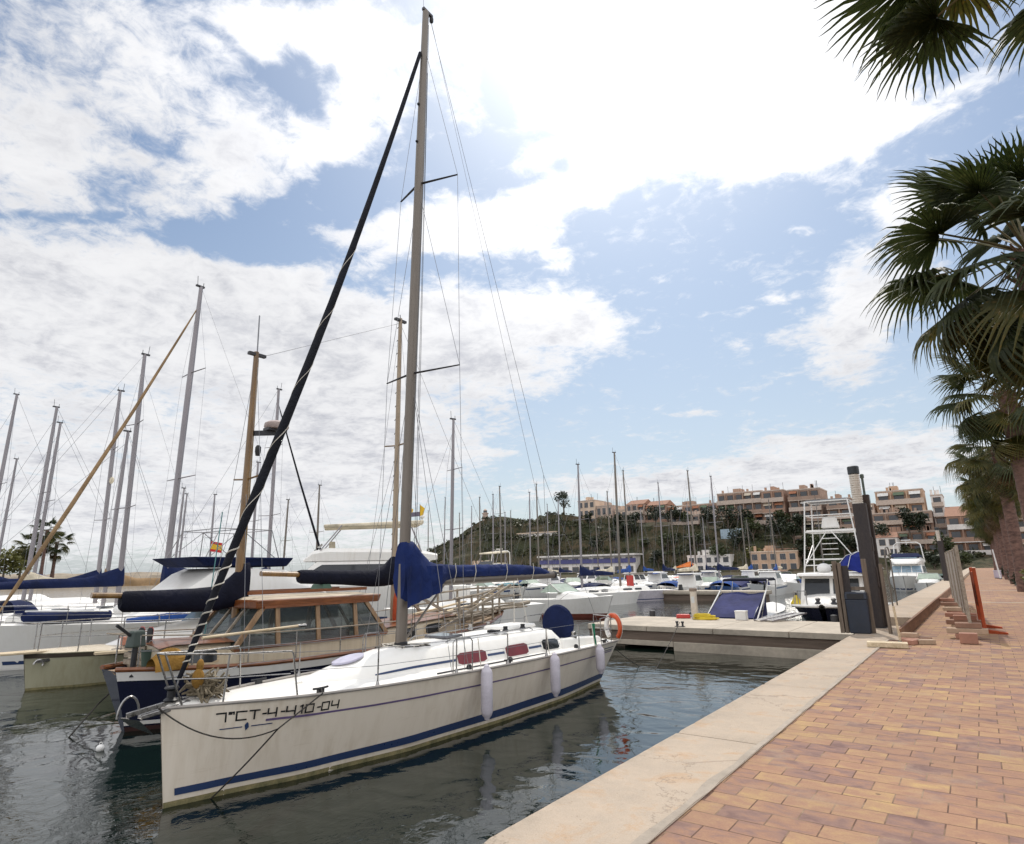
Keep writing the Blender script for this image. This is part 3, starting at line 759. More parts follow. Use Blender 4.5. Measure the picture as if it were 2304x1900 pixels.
    for i in range(13):
        u = i / 12; yy = mb0.y - .16 + u * 1.02; row = []
        for k in range(7):
            v = k / 6; zlow = lerp(2.16, 2.42, u) if u > .12 else 2.16
            row.append((.235 + .03 * sin(i * 1.7 + v * 2) + .04 * v - .03 * u, yy, lerp(2.9, zlow, v) - .0))
        rows.append(row)
    MB().grid(rows).build('cover_skirt', MATS['main_sail_cover'], cv, True)
    for q in (9.7, 10.35, 11.5, 12.6):
        MB().tube([(.11, y(q), 2.95), (.125, y(q) + .01, 2.78), (.08, y(q), 2.58), (-.08, y(q), 2.58)], .008, 5).build('cover_lashing', ROPEW, cv)
    # rolled black foresail on the forestay, white line wound round its foot
    g0, g1 = Vector((0, y(4.28), 1.50)), ma(14.62) + Vector((0, -.13, 0))
    N = 60; path = []; rad = []
    for i in range(N + 1):
        t = i / N; q = g0.lerp(g1, t) + Vector((0, .12 * sin(pi * t), -.10 * sin(pi * t)))
        path.append(q); rad.append((.034 + .036 * min(1, t * 5)) * (1 - .42 * max(0, t - .35) / .65) * (1 + .05 * noise.noise(Vector((i * .7, 1, 0)))) if t > .02 else .03)
    gen = MB().tube(path, rad, 12).build('furled_foresail', BLACKC, root, True)
    def helix(t0, t1, pitch0, pitch1, r, nm, extra=.003):
        pts = []; ang = 0.0; t = t0; Lg = (g1 - g0).length; dd = .012 if pitch1 < .6 else .05
        while t < t1:
            k = t * N; i = min(int(k), N - 1); c = path[i].lerp(path[i + 1], k - i); rr = lerp(rad[i], rad[i + 1], k - i) + extra
            d = (path[i + 1] - path[i]).normalized(); x = d.cross(Vector((1, 0, 0))).normalized(); yv = d.cross(x)
            pts.append(c + (x * cos(ang) + yv * sin(ang)) * rr)
            ang += 2 * pi * dd / lerp(pitch0, pitch1, (t - t0) / (t1 - t0)); t += dd / Lg
        return MB().tube(pts, r, 4).build(nm, ROPEW, gen, True)
    helix(.012, .135, .085, .30, .011, 'wound_line'); helix(.135, .62, 1.0, 1.5, .006, 'glint_helix', .001)  # upper helix: pale strands modelled in place of glints on the rolled cloth
    MB().lathe([(.08, 0), (.09, .02), (.05, .05), (.05, .13), (.09, .16), (.08, .18)], (0, y(4.20), 1.24), 14).build('furling_drum', BLACKP, root, True)
    MB().tube([(0, y(4.2), 1.15), g0], .012, 6).build('forestay', WIRE, root)
    MB().tube([path[-1], ma(14.95)], .008, 5).build('forestay_upper', WIRE, root)
    # shrouds and stays
    ch = {sd: H.sheer(T(8.75), sd, .02, .12) for sd in (-1, 1)}
    for sd in (-1, 1):
        for pts in ([ch[sd], tips[(6.72, sd)], tips[(11.15, sd)], ma(14.9)], [ch[sd] + Vector((0, .12, 0)), ma(6.6)], [tips[(6.72, sd)], ma(11.0)], [ch[sd] + Vector((0, -.35, 0)), ma(6.65)]):
            MB().tube(pts, .0052, 5, False).build('shroud', WIRE, root)
        MB().tube([mt + Vector((0, .12, -.02)), Vector((0, L - 1.5, 5.2)), Vector((sd * .8, L - .15, 1.1))], .005, 5, False).build('backstay', WIRE, root)
    for k, (dx, zt) in enumerate(((.07, 14.2), (-.06, 13.2), (.05, 15.6), (-.1, 12.4))):
        MB().tube([ma(zt) + Vector((dx * .6, .09, 0)), ma(1.7) + Vector((dx * 2.2, .12 + .05 * k, 0))], .005, 5, False).build('halyard', ROPEW if k % 2 else ROPE, root)
    MB().tube([mt + Vector((0, .15, 0)), be + Vector((0, 0, .05))], .004, 5, False).build('topping_lift', WIRE, root)
    for sx in (-.05, .05): MB().tube([(sx, y(12.0), 2.62), (sx * 4, y(12.2), dz(8) + .5)], .009, 5).build('mainsheet', ROPEW, root)
    MB().tube([(0, y(9.55), 2.6), ma(1.62) + Vector((0, .14, 0))], .022, 8).build('boom_vang', ALU, root, True)
    # pulpit, stanchions, lifelines, pushpit
    pp = MB()
    top = [H.sheer(T(5.55), sd_, .60, .07) for sd_ in (1,)]
    for sd in (-1, 1):
        a = H.sheer(T(5.5), sd, .60, .06); b = H.sheer(T(4.75), sd, .61, .03); c = Vector((sd * .10, y(4.02), interp(H.fb, 0) + .66))
        pp.tube([H.sheer(T(5.6), sd, .0, .06), a + Vector((0, .03, -.05)), a, b, c], .013, 7)
        pp.tube([H.sheer(T(4.72), sd, 0, .04), b], .013, 7)
        pp.tube([H.sheer(T(4.3), sd, 0, .03), c], .013, 7)
        pp.tube([a + Vector((0, 0, -.3)), b + Vector((0, 0, -.3)), c.lerp(H.sheer(T(4.3), sd, 0, .03), .48)], .010, 6)
    pp.tube([Vector((-.10, y(4.02), interp(H.fb, 0) + .66)), Vector((.10, y(4.02), interp(H.fb, 0) + .66))], .013, 7)
    pp.build('pulpit', STEEL, root, True)
    sts = (6.85, 8.5, 9.95, 11.3, 12.75)
    for sd in (-1, 1):
        for q in sts:
            st = MB().tube([H.sheer(T(q), sd, 0, .08), H.sheer(T(q), sd, .55, .075)], .012, 7).build('stanchion', STEEL, root, True)
            MB().lathe([(.035, 0), (.03, .02), (.018, .07)], H.sheer(T(q), sd, 0, .08), 10).build('stanchion_base', STEEL, st, True)
        g = 8.42
        MB().tube([H.sheer(T(g), sd, 0, .08), H.sheer(T(g), sd, .5, .08), H.sheer(T(g + .06), sd, .56, .08), H.sheer(T(g + .42), sd, .56, .08), H.sheer(T(g + .48), sd, .5, .08), H.sheer(T(g + .48), sd, 0, .08)], .011, 6).build('boarding_gate', STEEL, root, True)
        for dzz in (.54, .29):
            MB().tube([H.sheer(T(5.5), sd, dzz + .04, .06)] + [H.sheer(T(q), sd, dzz, .076) for q in sts] + [H.sheer(T(14.0), sd, dzz, .1)], .0045, 5, False).build('lifeline', WIRE, root)
    ps = MB()
    for sd in (-1, 1):
        ps.tube([H.sheer(T(14.0), sd, 0, .1), H.sheer(T(14.0), sd, .58, .1), H.sheer(T(14.7), sd, .6, .1), Vector((sd * .5, L - .05, 1.62))], .013, 7)
        ps.tube([H.sheer(T(14.72), sd, 0, .12), H.sheer(T(14.72), sd, .6, .11)], .013, 7)
        ps.tube([H.sheer(T(14.0), sd, .3, .1), H.sheer(T(14.7), sd, .3, .1), Vector((sd * .5, L - .05, 1.3))], .010, 6)
        ps.tube([Vector((sd * .5, L - .05, 1.62)), Vector((sd * .5, L - .08, 1.0))], .012, 6)
    ps.build('pushpit', STEEL, root, True)
    # bow roller with the silver plough anchor
    zb = interp(H.fb, 0)
    MB().hexa([(-.06, -.24, zb - .08), (.06, -.24, zb - .08), (.07, .35, zb - .02), (-.07, .35, zb - .02)], [(-.06, -.24, zb - .03), (.06, -.24, zb - .03), (.07, .35, zb + .05), (-.07, .35, zb + .05)]).build('bow_roller', STEEL, root, bevel=.01)
    an = MB().beam((0, .25, zb + .07), (0, -.40, zb - .01), .03, .06).build('anchor', STEEL, root, False, bevel=.006)
    MB().add([(0, -.48, zb - .02), (-.16, -.32, zb - .06), (.16, -.32, zb - .06), (0, -.04, zb - .30), (0, -.34, zb - .14)], [(0, 1, 4), (0, 4, 2), (1, 3, 4), (4, 3, 2), (0, 2, 3, 1)]).build('anchor_fluke', STEEL, an)
    MB().torus((0, -.38, zb - .03), .155, .014, 'x', 16, 7, .0, pi, (.8, 1.5)).build('anchor_hoop', STEEL, an, True)
    MB().tube([(.02, .25, zb + .09), (.03, .55, zb + .07), (.0, .8, zb + .06)], .012, 6).build('anchor_chain', STEEL, root)
    # cleats, fairleads, blocks
    for sd in (-1, 1):
        for q in (5.95, 10.0, 14.2):
            b = H.sheer(T(q), sd, .01, .1)
            MB().box(b.x - .025, b.x + .025, b.y - .05, b.y + .05, b.z - .01, b.z + .05).tube([b + Vector((0, -.13, .06)), b + Vector((0, -.05, .055)), b + Vector((0, .05, .055)), b + Vector((0, .13, .06))], .016, 6).build('cleat', BLACKP, root, True)
        for q in (9.0, 10.25, 12.9):
            MB().lathe([(.05, 0), (.05, .05), (.03, .08)], H.sheer(T(q), sd, .0, .24), 8).build('genoa_block', BLACKP, root, True)
        MB().tube([H.sheer(T(8.2), sd, .012, .22), H.sheer(T(11.6), sd, .012, .30)], .014, 6).build('genoa_track', DARKM, root)
    # coiled green line on the rail, heap of tan line at the foot of the pulpit
    mb = MB(); rr = random.Random(4); c = H.sheer(T(13.5), 1, .38, .08)
    for k in range(9):
        mb.tube([c + Vector((rr.uniform(-.03, .03), rr.uniform(-.06, .06), .12)), c + Vector((.04, rr.uniform(-.09, .0), -.1)), c + Vector((.03, rr.uniform(-.03, .09), -.28 - rr.random() * .1)), c + Vector((-.02, rr.uniform(.02, .1), -.08)), c + Vector((0, 0, .12))], .013, 5)
    tag(mb.build('coiled_rope', ROPEG, None), 'green rope coil hanging on the guard wire of the white sloop', 'rope').matrix_world = root.matrix_basis
    mb = MB()
    for k in range(26):
        a = rr.uniform(0, 6); mb.tube([Vector((rr.uniform(-.2, .2), y(4.62) + rr.uniform(-.15, .2), zb + .02 + rr.random() * .30)) + Vector((cos(a + j) * .08, sin(a + j) * .09, rr.uniform(-.07, .07))) for j in range(6)], .014, 5)
    tag(mb.build('rope_heap', M('old_manila_rope', (.22, .18, .12), .95), None), 'tangled brown rope and line hung inside the bow rail of the white sloop', 'rope').matrix_world = root.matrix_basis
    mb = MB()
    mb.sphere((.06, y(4.5), zb + .30), .085, 12, 9, (.9, .9, 1.5)).sphere((.05, y(4.52), zb + .46), .06, 10, 8, (.8, .8, 1.4))
    o = tag(mb.build('folded_tarp', YELC, None, True), 'small ochre bag tied to the bow rail of the white sloop', 'bag'); o.matrix_world = root.matrix_basis
    # rolled gennaker and lines on the coachroof beside the mast foot
    for k in range(7):
        a = rr.uniform(0, 6)
        MB().tube([Vector((rr.uniform(-.35, .35), y(8.3) + rr.uniform(-.25, .35), hz - .02 + rr.random() * .03)) + Vector((cos(a + j * 1.1) * .16, sin(a + j * 1.1) * .16, 0)) for j in range(7)], .010, 5).build('rope_tail', ROPEW if k % 2 else ROPE, roof)
    # fenders along the near side
    def fender(q, top, ln, r, label):
        p = H.sheer(T(q), 1, 0, 0); x = p.x + r + .012
        f = thing('fender', label, 'fender', (0, 0, 0), 0, 'fenders on the near side of the white sloop')
        f.matrix_basis = root.matrix_basis
        zt = p.z - top
        MB().lathe([(.02, 0), (.045, -.02), (.05, -.05), (r * .8, -.09), (r, -.14), (r, -ln + .14), (r * .8, -ln + .08), (.05, -ln + .04), (.045, -ln + .01), (.02, -ln)], (x, p.y, zt), 16).build('body', FEND, f, True)
        MB().tube([(x, p.y, zt), (p.x - .01, p.y, p.z + .04), (p.x - .075, p.y, p.z + .53)], .009, 5).build('lanyard', ROPEW, f)
    fender(9.05, -.10, .92, .105, 'lavender-white fender hanging nearest the bow, under the first red window')
    fender(11.3, -.08, .85, .105, 'lavender-white middle fender hanging under the dark cabin window')
    fender(13.4, -.06, .66, .105, 'lavender-white fender hanging farthest aft below the green rope coil')
    # horseshoe lifebuoy on the stern rail
    c = root.matrix_basis @ Vector((1.10, y(14.75), 1.33))
    lb = thing('lifebuoy', 'orange and white horseshoe lifebuoy on the stern rail of the white sloop', 'lifebuoy', c, -.3)
    MB().torus((0, 0, 0), .26, .062, 'y', 20, 10, -.9, pi * .62, (.95, 1.1)).build('orange_half', ORANGE, lb, True)
    MB().torus((0, 0, 0), .26, .060, 'y', 16, 10, pi * .62, pi + .9, (.95, 1.1)).build('white_half', WHITEP, lb, True)
    MB().torus((0, 0, 0), .335, .007, 'y', 20, 5, -.8, pi + .8, (.95, 1.1)).build('grab_line', ROPEW, lb)
    # mooring lines
    w = lambda q: root.matrix_basis @ Vector(q)
    cl = w(H.sheer(T(5.95), 1, .07, .1)); ed = w(H.sheer(T(5.9), 1, .01, -.02))
    kn = onx(626, 1640, -7.72); wt = onz(470, 1802, ZW - .02)
    tag(MB().tube([cl, ed] + [ed.lerp(kn, .5), kn] + [kn.lerp(wt, k / 6) - Vector((0, 0, .02 * sin(pi * k / 6))) for k in range(1, 7)], .011, 6).build('mooring_rope', ROPE), 'dark rope from the near bow cleat of the white sloop down into the water', 'rope')
    b0 = w((.05, -.05, zb + .02))
    tag(MB().tube(catenary(b0, kn, .22, 16), .009, 6).build('mooring_rope', ROPE), 'slack dark rope looping from the bow roller across the registration letters', 'rope')
    tag(MB().tube(catenary(w(H.sheer(T(14.3), 1, .05, .08)), onz(1440, 1500, ZW - .02), .05), .010, 6).build('mooring_rope', ROPE), 'thin dark stern rope of the white sloop running down into the water by the pontoon', 'rope')
    return root, H
SLOOP, HS = main_sloop()
# see-through cabin pane
def clear_pane():
    m, nt, b = new_mat('clear_cabin_pane'); MATS['clear_cabin_pane'] = m
    out = [n for n in nt.nodes if n.type == 'OUTPUT_MATERIAL'][0]
    b.inputs['Base Color'].default_value = (.05, .06, .06, 1); b.inputs['Roughness'].default_value = .05
    t = nd(nt, 'ShaderNodeBsdfTransparent', i_0=(.75, .80, .78, 1)); mx = nd(nt, 'ShaderNodeMixShader')
    n = noise_n(nt, geo_pos(nt), 4, 3, .6); lk(nt, mrange(nt, n, .3, .7, .28, .5), mx.inputs[0])
    lk(nt, b.outputs[0], mx.inputs[1]); lk(nt, t.outputs[0], mx.inputs[2]); lk(nt, mx.outputs[0], out.inputs[0])
    return m
PANE = clear_pane()

def sail_cover_mesh(ym, yend, zb, hump=.55, low=.30, w=.15, dirn=1, seed=0):
    """cover from the mast (ym) along the boom to yend, high against the mast"""
    rings = []
    n = 9
    for i in range(n + 1):
        u = i / n; yy = lerp(ym, yend, u)
        ht = lerp(hump, low, min(1, u * 3.2)) * (1 - .55 * max(0, u - .6) / .4); ww = w * (1 - .5 * u)
        r = []
        for k in range(12):
            a = 2 * pi * k / 12; wob = 1 + .12 * noise.noise(Vector((k * .8 + seed, i * .9, seed)))
            s_ = sin(a); zz = zb + .02 + (ht * s_ if s_ > 0 else .12 * s_)
            r.append((ww * wob * cos(a) * (1 - .35 * max(0, s_)), yy, zz))
        rings.append(r)
    return MB().loft(rings)

def sail_yacht(label, loc, rz, L=10.5, mast_t=.40, mast_h=14.0, hull=WHITE, cover=NAVYC, foresail=None, mastm=ALUL, spreaders=2, stripe=STRIPE, detail=1, beam=None, boom=True, group=None, cabin=True, extras=()):
    B = (beam or L * .30) / 2
    root = thing('sailing_yacht', label, 'sailboat', (loc[0], loc[1], ZW), rz, group)
    fb = .085 * L + .12
    H = Hull(L, [(0, .02), (.05, B * .34), (.15, B * .68), (.3, B * .92), (.5, B), (.75, B * .95), (1, B * .72)], [(0, .005), (.1, B * .36), (.3, B * .72), (.55, B * .84), (.8, B * .78), (1, B * .5)],
             [(0, fb * 1.18), (.4, fb * 1.03), (1, fb)], .35, .5, .25, 1.1)
    ho = H.hull_mesh(h1=-.3).build('hull', hull, root, True)
    if stripe: H.strip(.02, 1, .12, .2, n=24).build('waterline_stripe', stripe, ho, True)
    H.deck_mesh(.06).build('deck', DECKW, root, True)
    dz = H.deckz
    prof = [(L * .24, B * .14, B * .08, .02), (L * .29, B * .36, B * .26, .22), (L * .36, B * .5, B * .4, .36), (L * .5, B * .62, B * .5, .42), (L * .68, B * .66, B * .54, .44), (L * .71, B * .66, B * .52, .30)]
    if cabin:
        rf = cabin_mesh(prof, dz).build('coachroof', DECKW, root, True)
        for sd in (-1, 1):
            for a, b in ((.40, .50), (.53, .61)):
                cab_panel(prof, dz, L * a, L * b, .25, .65, sd, .012, 6).build('cabin_window', GLASS, rf, True)
    ym = L * mast_t; z0 = dz(ym) + (.40 if cabin else 0)
    rake = .012 * mast_h
    m0 = Vector((0, ym, z0)); m1 = Vector((0, ym + rake, mast_h)); ma = lambda z: m0.lerp(m1, (z - z0) / (mast_h - z0))
    mr = .042 + .0032 * mast_h
    mo = MB().tube([m0, ma(mast_h * .75), m1], [mr, mr, mr * .7], 10, sx=1.3).build('mast', mastm, root, True)
    MB().box(-.05, .05, m1.y - .22, m1.y + .14, mast_h - .03, mast_h + .04).tube([m1 + Vector((0, -.15, 0)), m1 + Vector((0, -.18, .45))], .012, 5).tube([m1 + Vector((0, .1, 0)), m1 + Vector((0, .1, .2))], .014, 5).build('masthead_gear', DARKM, mo)
    wr = .0045 if detail else .008
    tips = []
    for k in range(spreaders):
        z = lerp(z0, mast_h, (k + 1) / (spreaders + 1) + .04)
        for sd in (-1, 1):
            tp = ma(z) + Vector((sd * B * (.62 - .1 * k), .12, .04)); tips.append((sd, tp))
            MB().tube([ma(z), tp], [.028, .018], 6).build('spreader', mastm, mo, True)
    for sd in (-1, 1):
        ch = H.sheer((ym + .15) / L, sd, .02, .1)
        MB().tube([ch] + [t for s_, t in tips if s_ == sd] + [ma(mast_h * .97)], wr, 4, False).build('shroud', WIRE, root)
        if detail: MB().tube([ch + Vector((0, .2, 0)), ma(lerp(z0, mast_h, .42))], wr, 4, False).build('shroud', WIRE, root)
    MB().tube([m1, Vector((0, L - .1, dz(L) + .1))], wr, 4, False).build('backstay', WIRE, root)
    fs0 = Vector((0, .25, dz(0) + .12)); fs1 = ma(mast_h * .94)
    if foresail:
        MB().tube([fs0.lerp(fs1, t) + Vector((0, .1 * sin(pi * t), 0)) for t in (0, .03, .08, .3, .6, .9, 1)], [.025, .03, .06, .075, .06, .04, .02], 8).build('furled_foresail', foresail, root, True)
    else: MB().tube([fs0, fs1], wr, 4, False).build('forestay', WIRE, root)
    if boom:
        zb = z0 + 1.0; ye = ym + L * .40
        MB().tube([(0, ym + .1, zb), (0, ye, zb + .05)], .055, 8).build('boom', mastm, root, True)
        if cover: sail_cover_mesh(ym - .1, ye - .2, zb, .75, .26, .17, 1, loc[0]).build('sail_cover', cover, root, True)
    if cabin and detail:
        yh = L * .66; rows = []
        for k, (u, hh) in enumerate(((0, .05), (.25, .42), (.55, .52), (1, .50))):
            rows.append([(B * .6 * cos(pi * v), yh + u * .9, dz(yh) + .40 + hh * sin(pi * v) ** .55) for v in [j / 10 for j in range(11)]])
        hd = MB().grid(rows).build('spray_hood', cover or NAVYC, root, True)
        MB().grid([[(B * .6 * cos(pi * v) * 1.01, yh + .16 + .12 * w, dz(yh) + .44 + (.30 + .12 * w) * sin(pi * v) ** .55 + .01) for v in [.28 + j * .11 for j in range(5)]] for w in (0, 1)]).build('hood_window', GLASSB, hd, True)
        for q in (.44, .58): MB().box(-.28, .28, L * q - .25, L * q + .25, dz(L * q) + .44, dz(L * q) + .50, .03).build('deck_hatch', GLASS, root, bevel=.01)
        MB().lathe([(.16, -.4), (.18, -.35), (.18, .35), (.16, .4)], (0, L * .32, dz(L * .32) + .42), 12, 'x').build('life_raft_canister', WHITEP, root, True)
        for sd in (-1, 1): MB().lathe([(.07, 0), (.06, .05), (.07, .14), (.02, .15)], (sd * B * .7, L * .74, dz(L * .74) + .04), 10).build('winch', STEEL, root, True)
    if detail:
        st = [(.03 + .12 * k) for k in range(9)]
        for sd in (-1, 1):
            for t in st: MB().tube([H.sheer(t, sd, 0, .06), H.sheer(t, sd, .58, .06)], .012, 5).build('stanchion', STEEL, root)
            for d in (.57, .3): MB().tube([H.sheer(t, sd, d, .06) for t in st], .006, 4, False).build('lifeline', WIRE, root)
        MB().tube([H.sheer(.03, -1, .58, .06), Vector((0, -.1, dz(0) + .66)), H.sheer(.03, 1, .58, .06)], .014, 6).build('pulpit', STEEL, root)
        MB().tube([H.sheer(.985, -1, .58, .06), H.sheer(.985, 1, .58, .06)], .014, 6).build('pushpit', STEEL, root)
    return root, H, dict(ma=ma, z0=z0, ym=ym, mast=mo, B=B, dz=dz, L=L)

# ------------------------------------------------------------------ navy wooden ketch with wheelhouse, stern towards us
def navy_ketch():
    XB, YB = -13.35, 17.3
    root = thing('motor_sailer', 'navy blue wooden ketch with varnished wheelhouse and two golden masts, stern to the left', 'sailboat', (XB, YB, ZW), pi)
    L = 12.0
    H = Hull(L, [(0, .03), (.06, .5), (.15, .92), (.3, 1.3), (.5, 1.45), (.7, 1.4), (.85, 1.15), (.94, .82), (1, .30)], [(0, .01), (.12, .55), (.3, 1.0), (.55, 1.2), (.8, .95), (.93, .45), (1, .06)],
             [(0, 1.4), (.2, 1.15), (.5, .98), (.8, 1.0), (1, 1.12)], .5, .6, .38, .9)
    ly = lambda wy: YB - wy
    hull = H.hull_mesh().build('hull', NAVYH, root, True)
    H.strip(0, 1, .84, .985, off=.012, n=40).build('white_bulwark_band', WHITE, hull, True)
    H.strip(0, 1, .10, .165, off=.008, n=40).build('white_waterline_stripe', WHITE, hull, True)
    H.strip(0, 1, -.2, .075, off=.007, n=40).build('antifouling', M('dark_antifouling', (.05, .018, .015), .8), hull, True)
    for sd in (-1, 1): H.rail(0, 1, .03, .045, .0, 40, (sd,)).build('cap_rail', TEAK, root, True)
    H.deck_mesh(.06, .06).build('deck', wood('teak_deck', (.20, .13, .07), (.36, .25, .15), .7, 0), root, True)
    dz = H.deckz
    # trunk cabin aft of and ahead of the wheelhouse
    for a, b, nm in ((5.9, 8.2, 'aft_cabin'), (11.2, 14.2, 'fore_cabin')):
        pr_ = [(ly(b), .78, .72, .44), (ly(b) + .2, .86, .80, .46), (ly(a) - .25, .84 if a > 8 else .74, .78 if a > 8 else .66, .46), (ly(a), .70, .62, .40)]
        c = cabin_mesh(pr_, dz, .06).build(nm, CREAM, root, True)
        MB().grid([[(sx * (pr_[k][2] + .06), pr_[k][0] + (-.05 if k == 0 else .05 if k == 3 else 0), dz(pr_[k][0]) + pr_[k][3] + .0 + (.055 if abs(sx) < .9 else .0)) for sx in (-1, -.5, 0, .5, 1)] for k in range(4)]).build('cabin_top', TEAK, c, True)
        for sd in (-1, 1):
            for q in ((6.35, 6.95), (7.25, 7.85)) if a < 8 else ((11.8, 12.4), (12.8, 13.4)):
                fr = cab_panel(pr_, dz, ly(q[1]) - .05, ly(q[0]) + .05, .20, .86, sd, .012, 6).build('window_frame', PLANK, c, True)
                cab_panel(pr_, dz, ly(q[1]), ly(q[0]), .28, .80, sd, .02, 6).build('cabin_window', GLASS, fr, True)
    # wheelhouse: corner posts, window posts, lower panels, glazing, roof
    zb, zs, zt = .98, 1.32, 2.14
    yA, yB_, tA, tB = ly(7.05), ly(11.35), ly(7.85), ly(10.6)           # aft and forward ends at sill and top
    wb, wt = 1.0, .86
    house = MB().hexa([(-wb, yB_, zb), (wb, yB_, zb), (wb, yA, zb), (-wb, yA, zb)], [(-wb + .02, yB_ + .12, zs), (wb - .02, yB_ + .12, zs), (wb - .02, yA - .12, zs), (-wb + .02, yA - .12, zs)]).build('wheelhouse', CREAM, root, False, bevel=.02)
    def wp(u, v, sd):                                                   # u 0 forward .. 1 aft, v 0 sill .. 1 top
        f = Vector((sd * lerp(wb - .02, wt, v), lerp(yB_ + .12, tB, v), lerp(zs, zt, v))); a = Vector((sd * lerp(wb - .02, wt, v), lerp(yA - .12, tA, v), lerp(zs, zt, v)))
        return f.lerp(a, u)
    YS = [yB_ + .12, lerp(yB_, yA, .25), lerp(yB_, yA, .50), lerp(yB_, yA, .74), yA - .12]; YT = [tB, lerp(yB_, yA, .25), lerp(yB_, yA, .50), lerp(yB_, yA, .74), tA]; US = [0, .30, .585, .80, 1]
    def wq(u, v, sd): return Vector((sd * lerp(wb - .02, wt, v), lerp(interp(list(zip(US, YS)), u), interp(list(zip(US, YT)), u), v), lerp(zs, zt, v)))
    for sd in (-1, 1):
        for u in (0, .30, .585, .80, 1): MB().beam(wq(u, -.02, sd), wq(u, 1.02, sd), .10, .06, (sd, 0, 0)).build('window_post', wood('pale_window_post', (.17, .095, .045), (.38, .24, .13), .5, .1, (10, 10, 2)), house)
        MB().beam(wp(0, .0, sd), wp(1, .0, sd), .05, .10, (sd, 0, 0)).build('sill_rail', TEAK, house)
        MB().beam(wp(0, .97, sd), wp(1, .97, sd), .05, .16, (sd, 0, 0)).build('head_rail', ORANGEW, house)
        for u0, u1 in ((.015, .285), (.315, .57), (.60, .785), (.815, .985)):
            MB().poly([wq(u0, .03, sd), wq(u1, .03, sd), wq(u1, .95, sd), wq(u0, .95, sd)]).build('side_pane', PANE, house)
    for u, nm in ((0, 'fore'), (1, 'aft')):
        for s0, s1 in ((-1, -.34), (-.30, .30), (.34, 1)):
            q = lambda s_, v: wp(u, v, 1) * ((s_ + 1) / 2) + wp(u, v, -1) * (1 - (s_ + 1) / 2)
            MB().poly([q(s0, .05), q(s1, .05), q(s1, .95), q(s0, .95)]).build('windscreen_pane', PANE, house)
            MB().beam(q(s0 + .01, 0), q(s0 + .01, 1), .05, .06, (0, 1, 0)).build('windscreen_post', GREYW, house)
    MB().box(-.5, .5, ly(9.6), ly(9.2), zb, zs + .1).box(-.7, .7, ly(10.3), ly(10.05), zb, zs + .16).build('helm_console', TEAK, house)
    MB().torus((.2, ly(9.95), zs + .2), .2, .02, 'y', 16, 6).build('helm_wheel', SPAR, house, True)
    roof = MB().hexa([(-wt - .06, tB - .42, zt - .05), (wt + .06, tB - .42, zt - .05), (wt + .06, tA + .2, zt - .05), (-wt - .06, tA + .2, zt - .05)], [(-wt - .10, tB - .46, zt + .13), (wt + .10, tB - .46, zt + .13), (wt + .10, tA + .24, zt + .13), (-wt - .10, tA + .24, zt + .13)]).build('wheelhouse_roof', ORANGEW, root, False, bevel=.03)
    rows = [[(sx * (wt + .05), yy, zt + .135 + hgt * (1 - sx * sx)) for sx in (-1, -.75, -.4, 0, .4, .75, 1)] for yy, hgt in ((tB - .40, .0), (tB - .2, .05), (ly(9.2), .07), (tA + .05, .05), (tA + .18, .0))]
    MB().grid(rows).build('roof_canvas_deck', M('weathered_roof_canvas', (.52, .44, .33), .8), roof, True)
    MB().box(-.15, .4, ly(10.2), ly(9.85), zt + .22, zt + .40, .06).build('roof_hatch', M('green_hatch_cover', (.06, .12, .08), .6), roof, bevel=.02)
    for sd in (-1, 1): MB().beam((sd * .55, tB - .3, zt + .27), (sd * .55, tA + .2, zt + .27), .05, .07).build('roof_grab_rail', TEAK, roof)
    # masts, booms, covers
    def mast(wy, zt_, r0, mat, nm, rake=0.0):
        return MB().tube([(0, ly(wy), .95), (0, ly(wy) - rake * .5, zt_ * .5), (0, ly(wy) - rake, zt_)], [r0, r0 * .95, r0 * .7], 12).build(nm, mat, root, True)
    miz = mast(7.72, 8.05, .085, SPAR, 'mizzen_mast', -.02); mai = mast(12.35, 10.45, .085, wood('greyed_spar', (.22, .16, .10), (.40, .31, .21), stretch=(10, 10, 1)), 'main_mast', .0)
    for mo, wy, zt_ in ((miz, 7.72, 8.05), (mai, 12.35, 10.45)):
        MB().tube([(0, ly(wy) + .0, zt_), (0, ly(wy) + .02, zt_ + (.95 if mo is miz else .12))], .016, 6).build('masthead_whip', WIRE, mo)
        MB().box(-.05, .05, ly(wy) - .22, ly(wy) + .22, zt_ - .1, zt_ - .03).build('masthead_iron', DARKM, mo)
        mb = MB(); q = 3.0
        while q < zt_ - .3:
            mb.tube([(.10, ly(wy) + .03, q), (.13, ly(wy) - .02, q + .05), (.09, ly(wy) - .07, q + .1)], .012, 5); q += .42
        if mo is mai: mb.build('mast_steps', DARKM, mo)
        MB().tube([(.06, ly(wy) - .13, 1.5), (.07, ly(wy) - .11, zt_ * .5), (.04, ly(wy) - .06, zt_ - .15)], [.03, .045, .02], 6).build('bunched_halyards', M('tan_line', (.25, .17, .07), .9), mo, True)
        for sd in (-1, 1):
            tp = Vector((sd * .55, ly(wy), zt_ * .62)); MB().tube([(0, ly(wy), zt_ * .62 - .05), tp], .022, 6).build('spreader', SPAR, mo)
            MB().tube([H.sheer(ly(wy) / L, sd, .05, .03), tp, (0, ly(wy), zt_ - .1)], .006, 4, False).build('shroud', WIRE, root)
            MB().tube([H.sheer((ly(wy) + .4) / L, sd, .05, .03), (0, ly(wy), zt_ * .6)], .006, 4, False).build('shroud', WIRE, root)
    MB().tube([(0, ly(12.35), 10.3), (0, ly(7.72), 7.9)], .005, 4, False).build('triatic_stay', WIRE, root)
    MB().tube([(0, ly(12.35), 10.3), (0, -.6, 1.7)], .006, 4, False).build('forestay', WIRE, root)
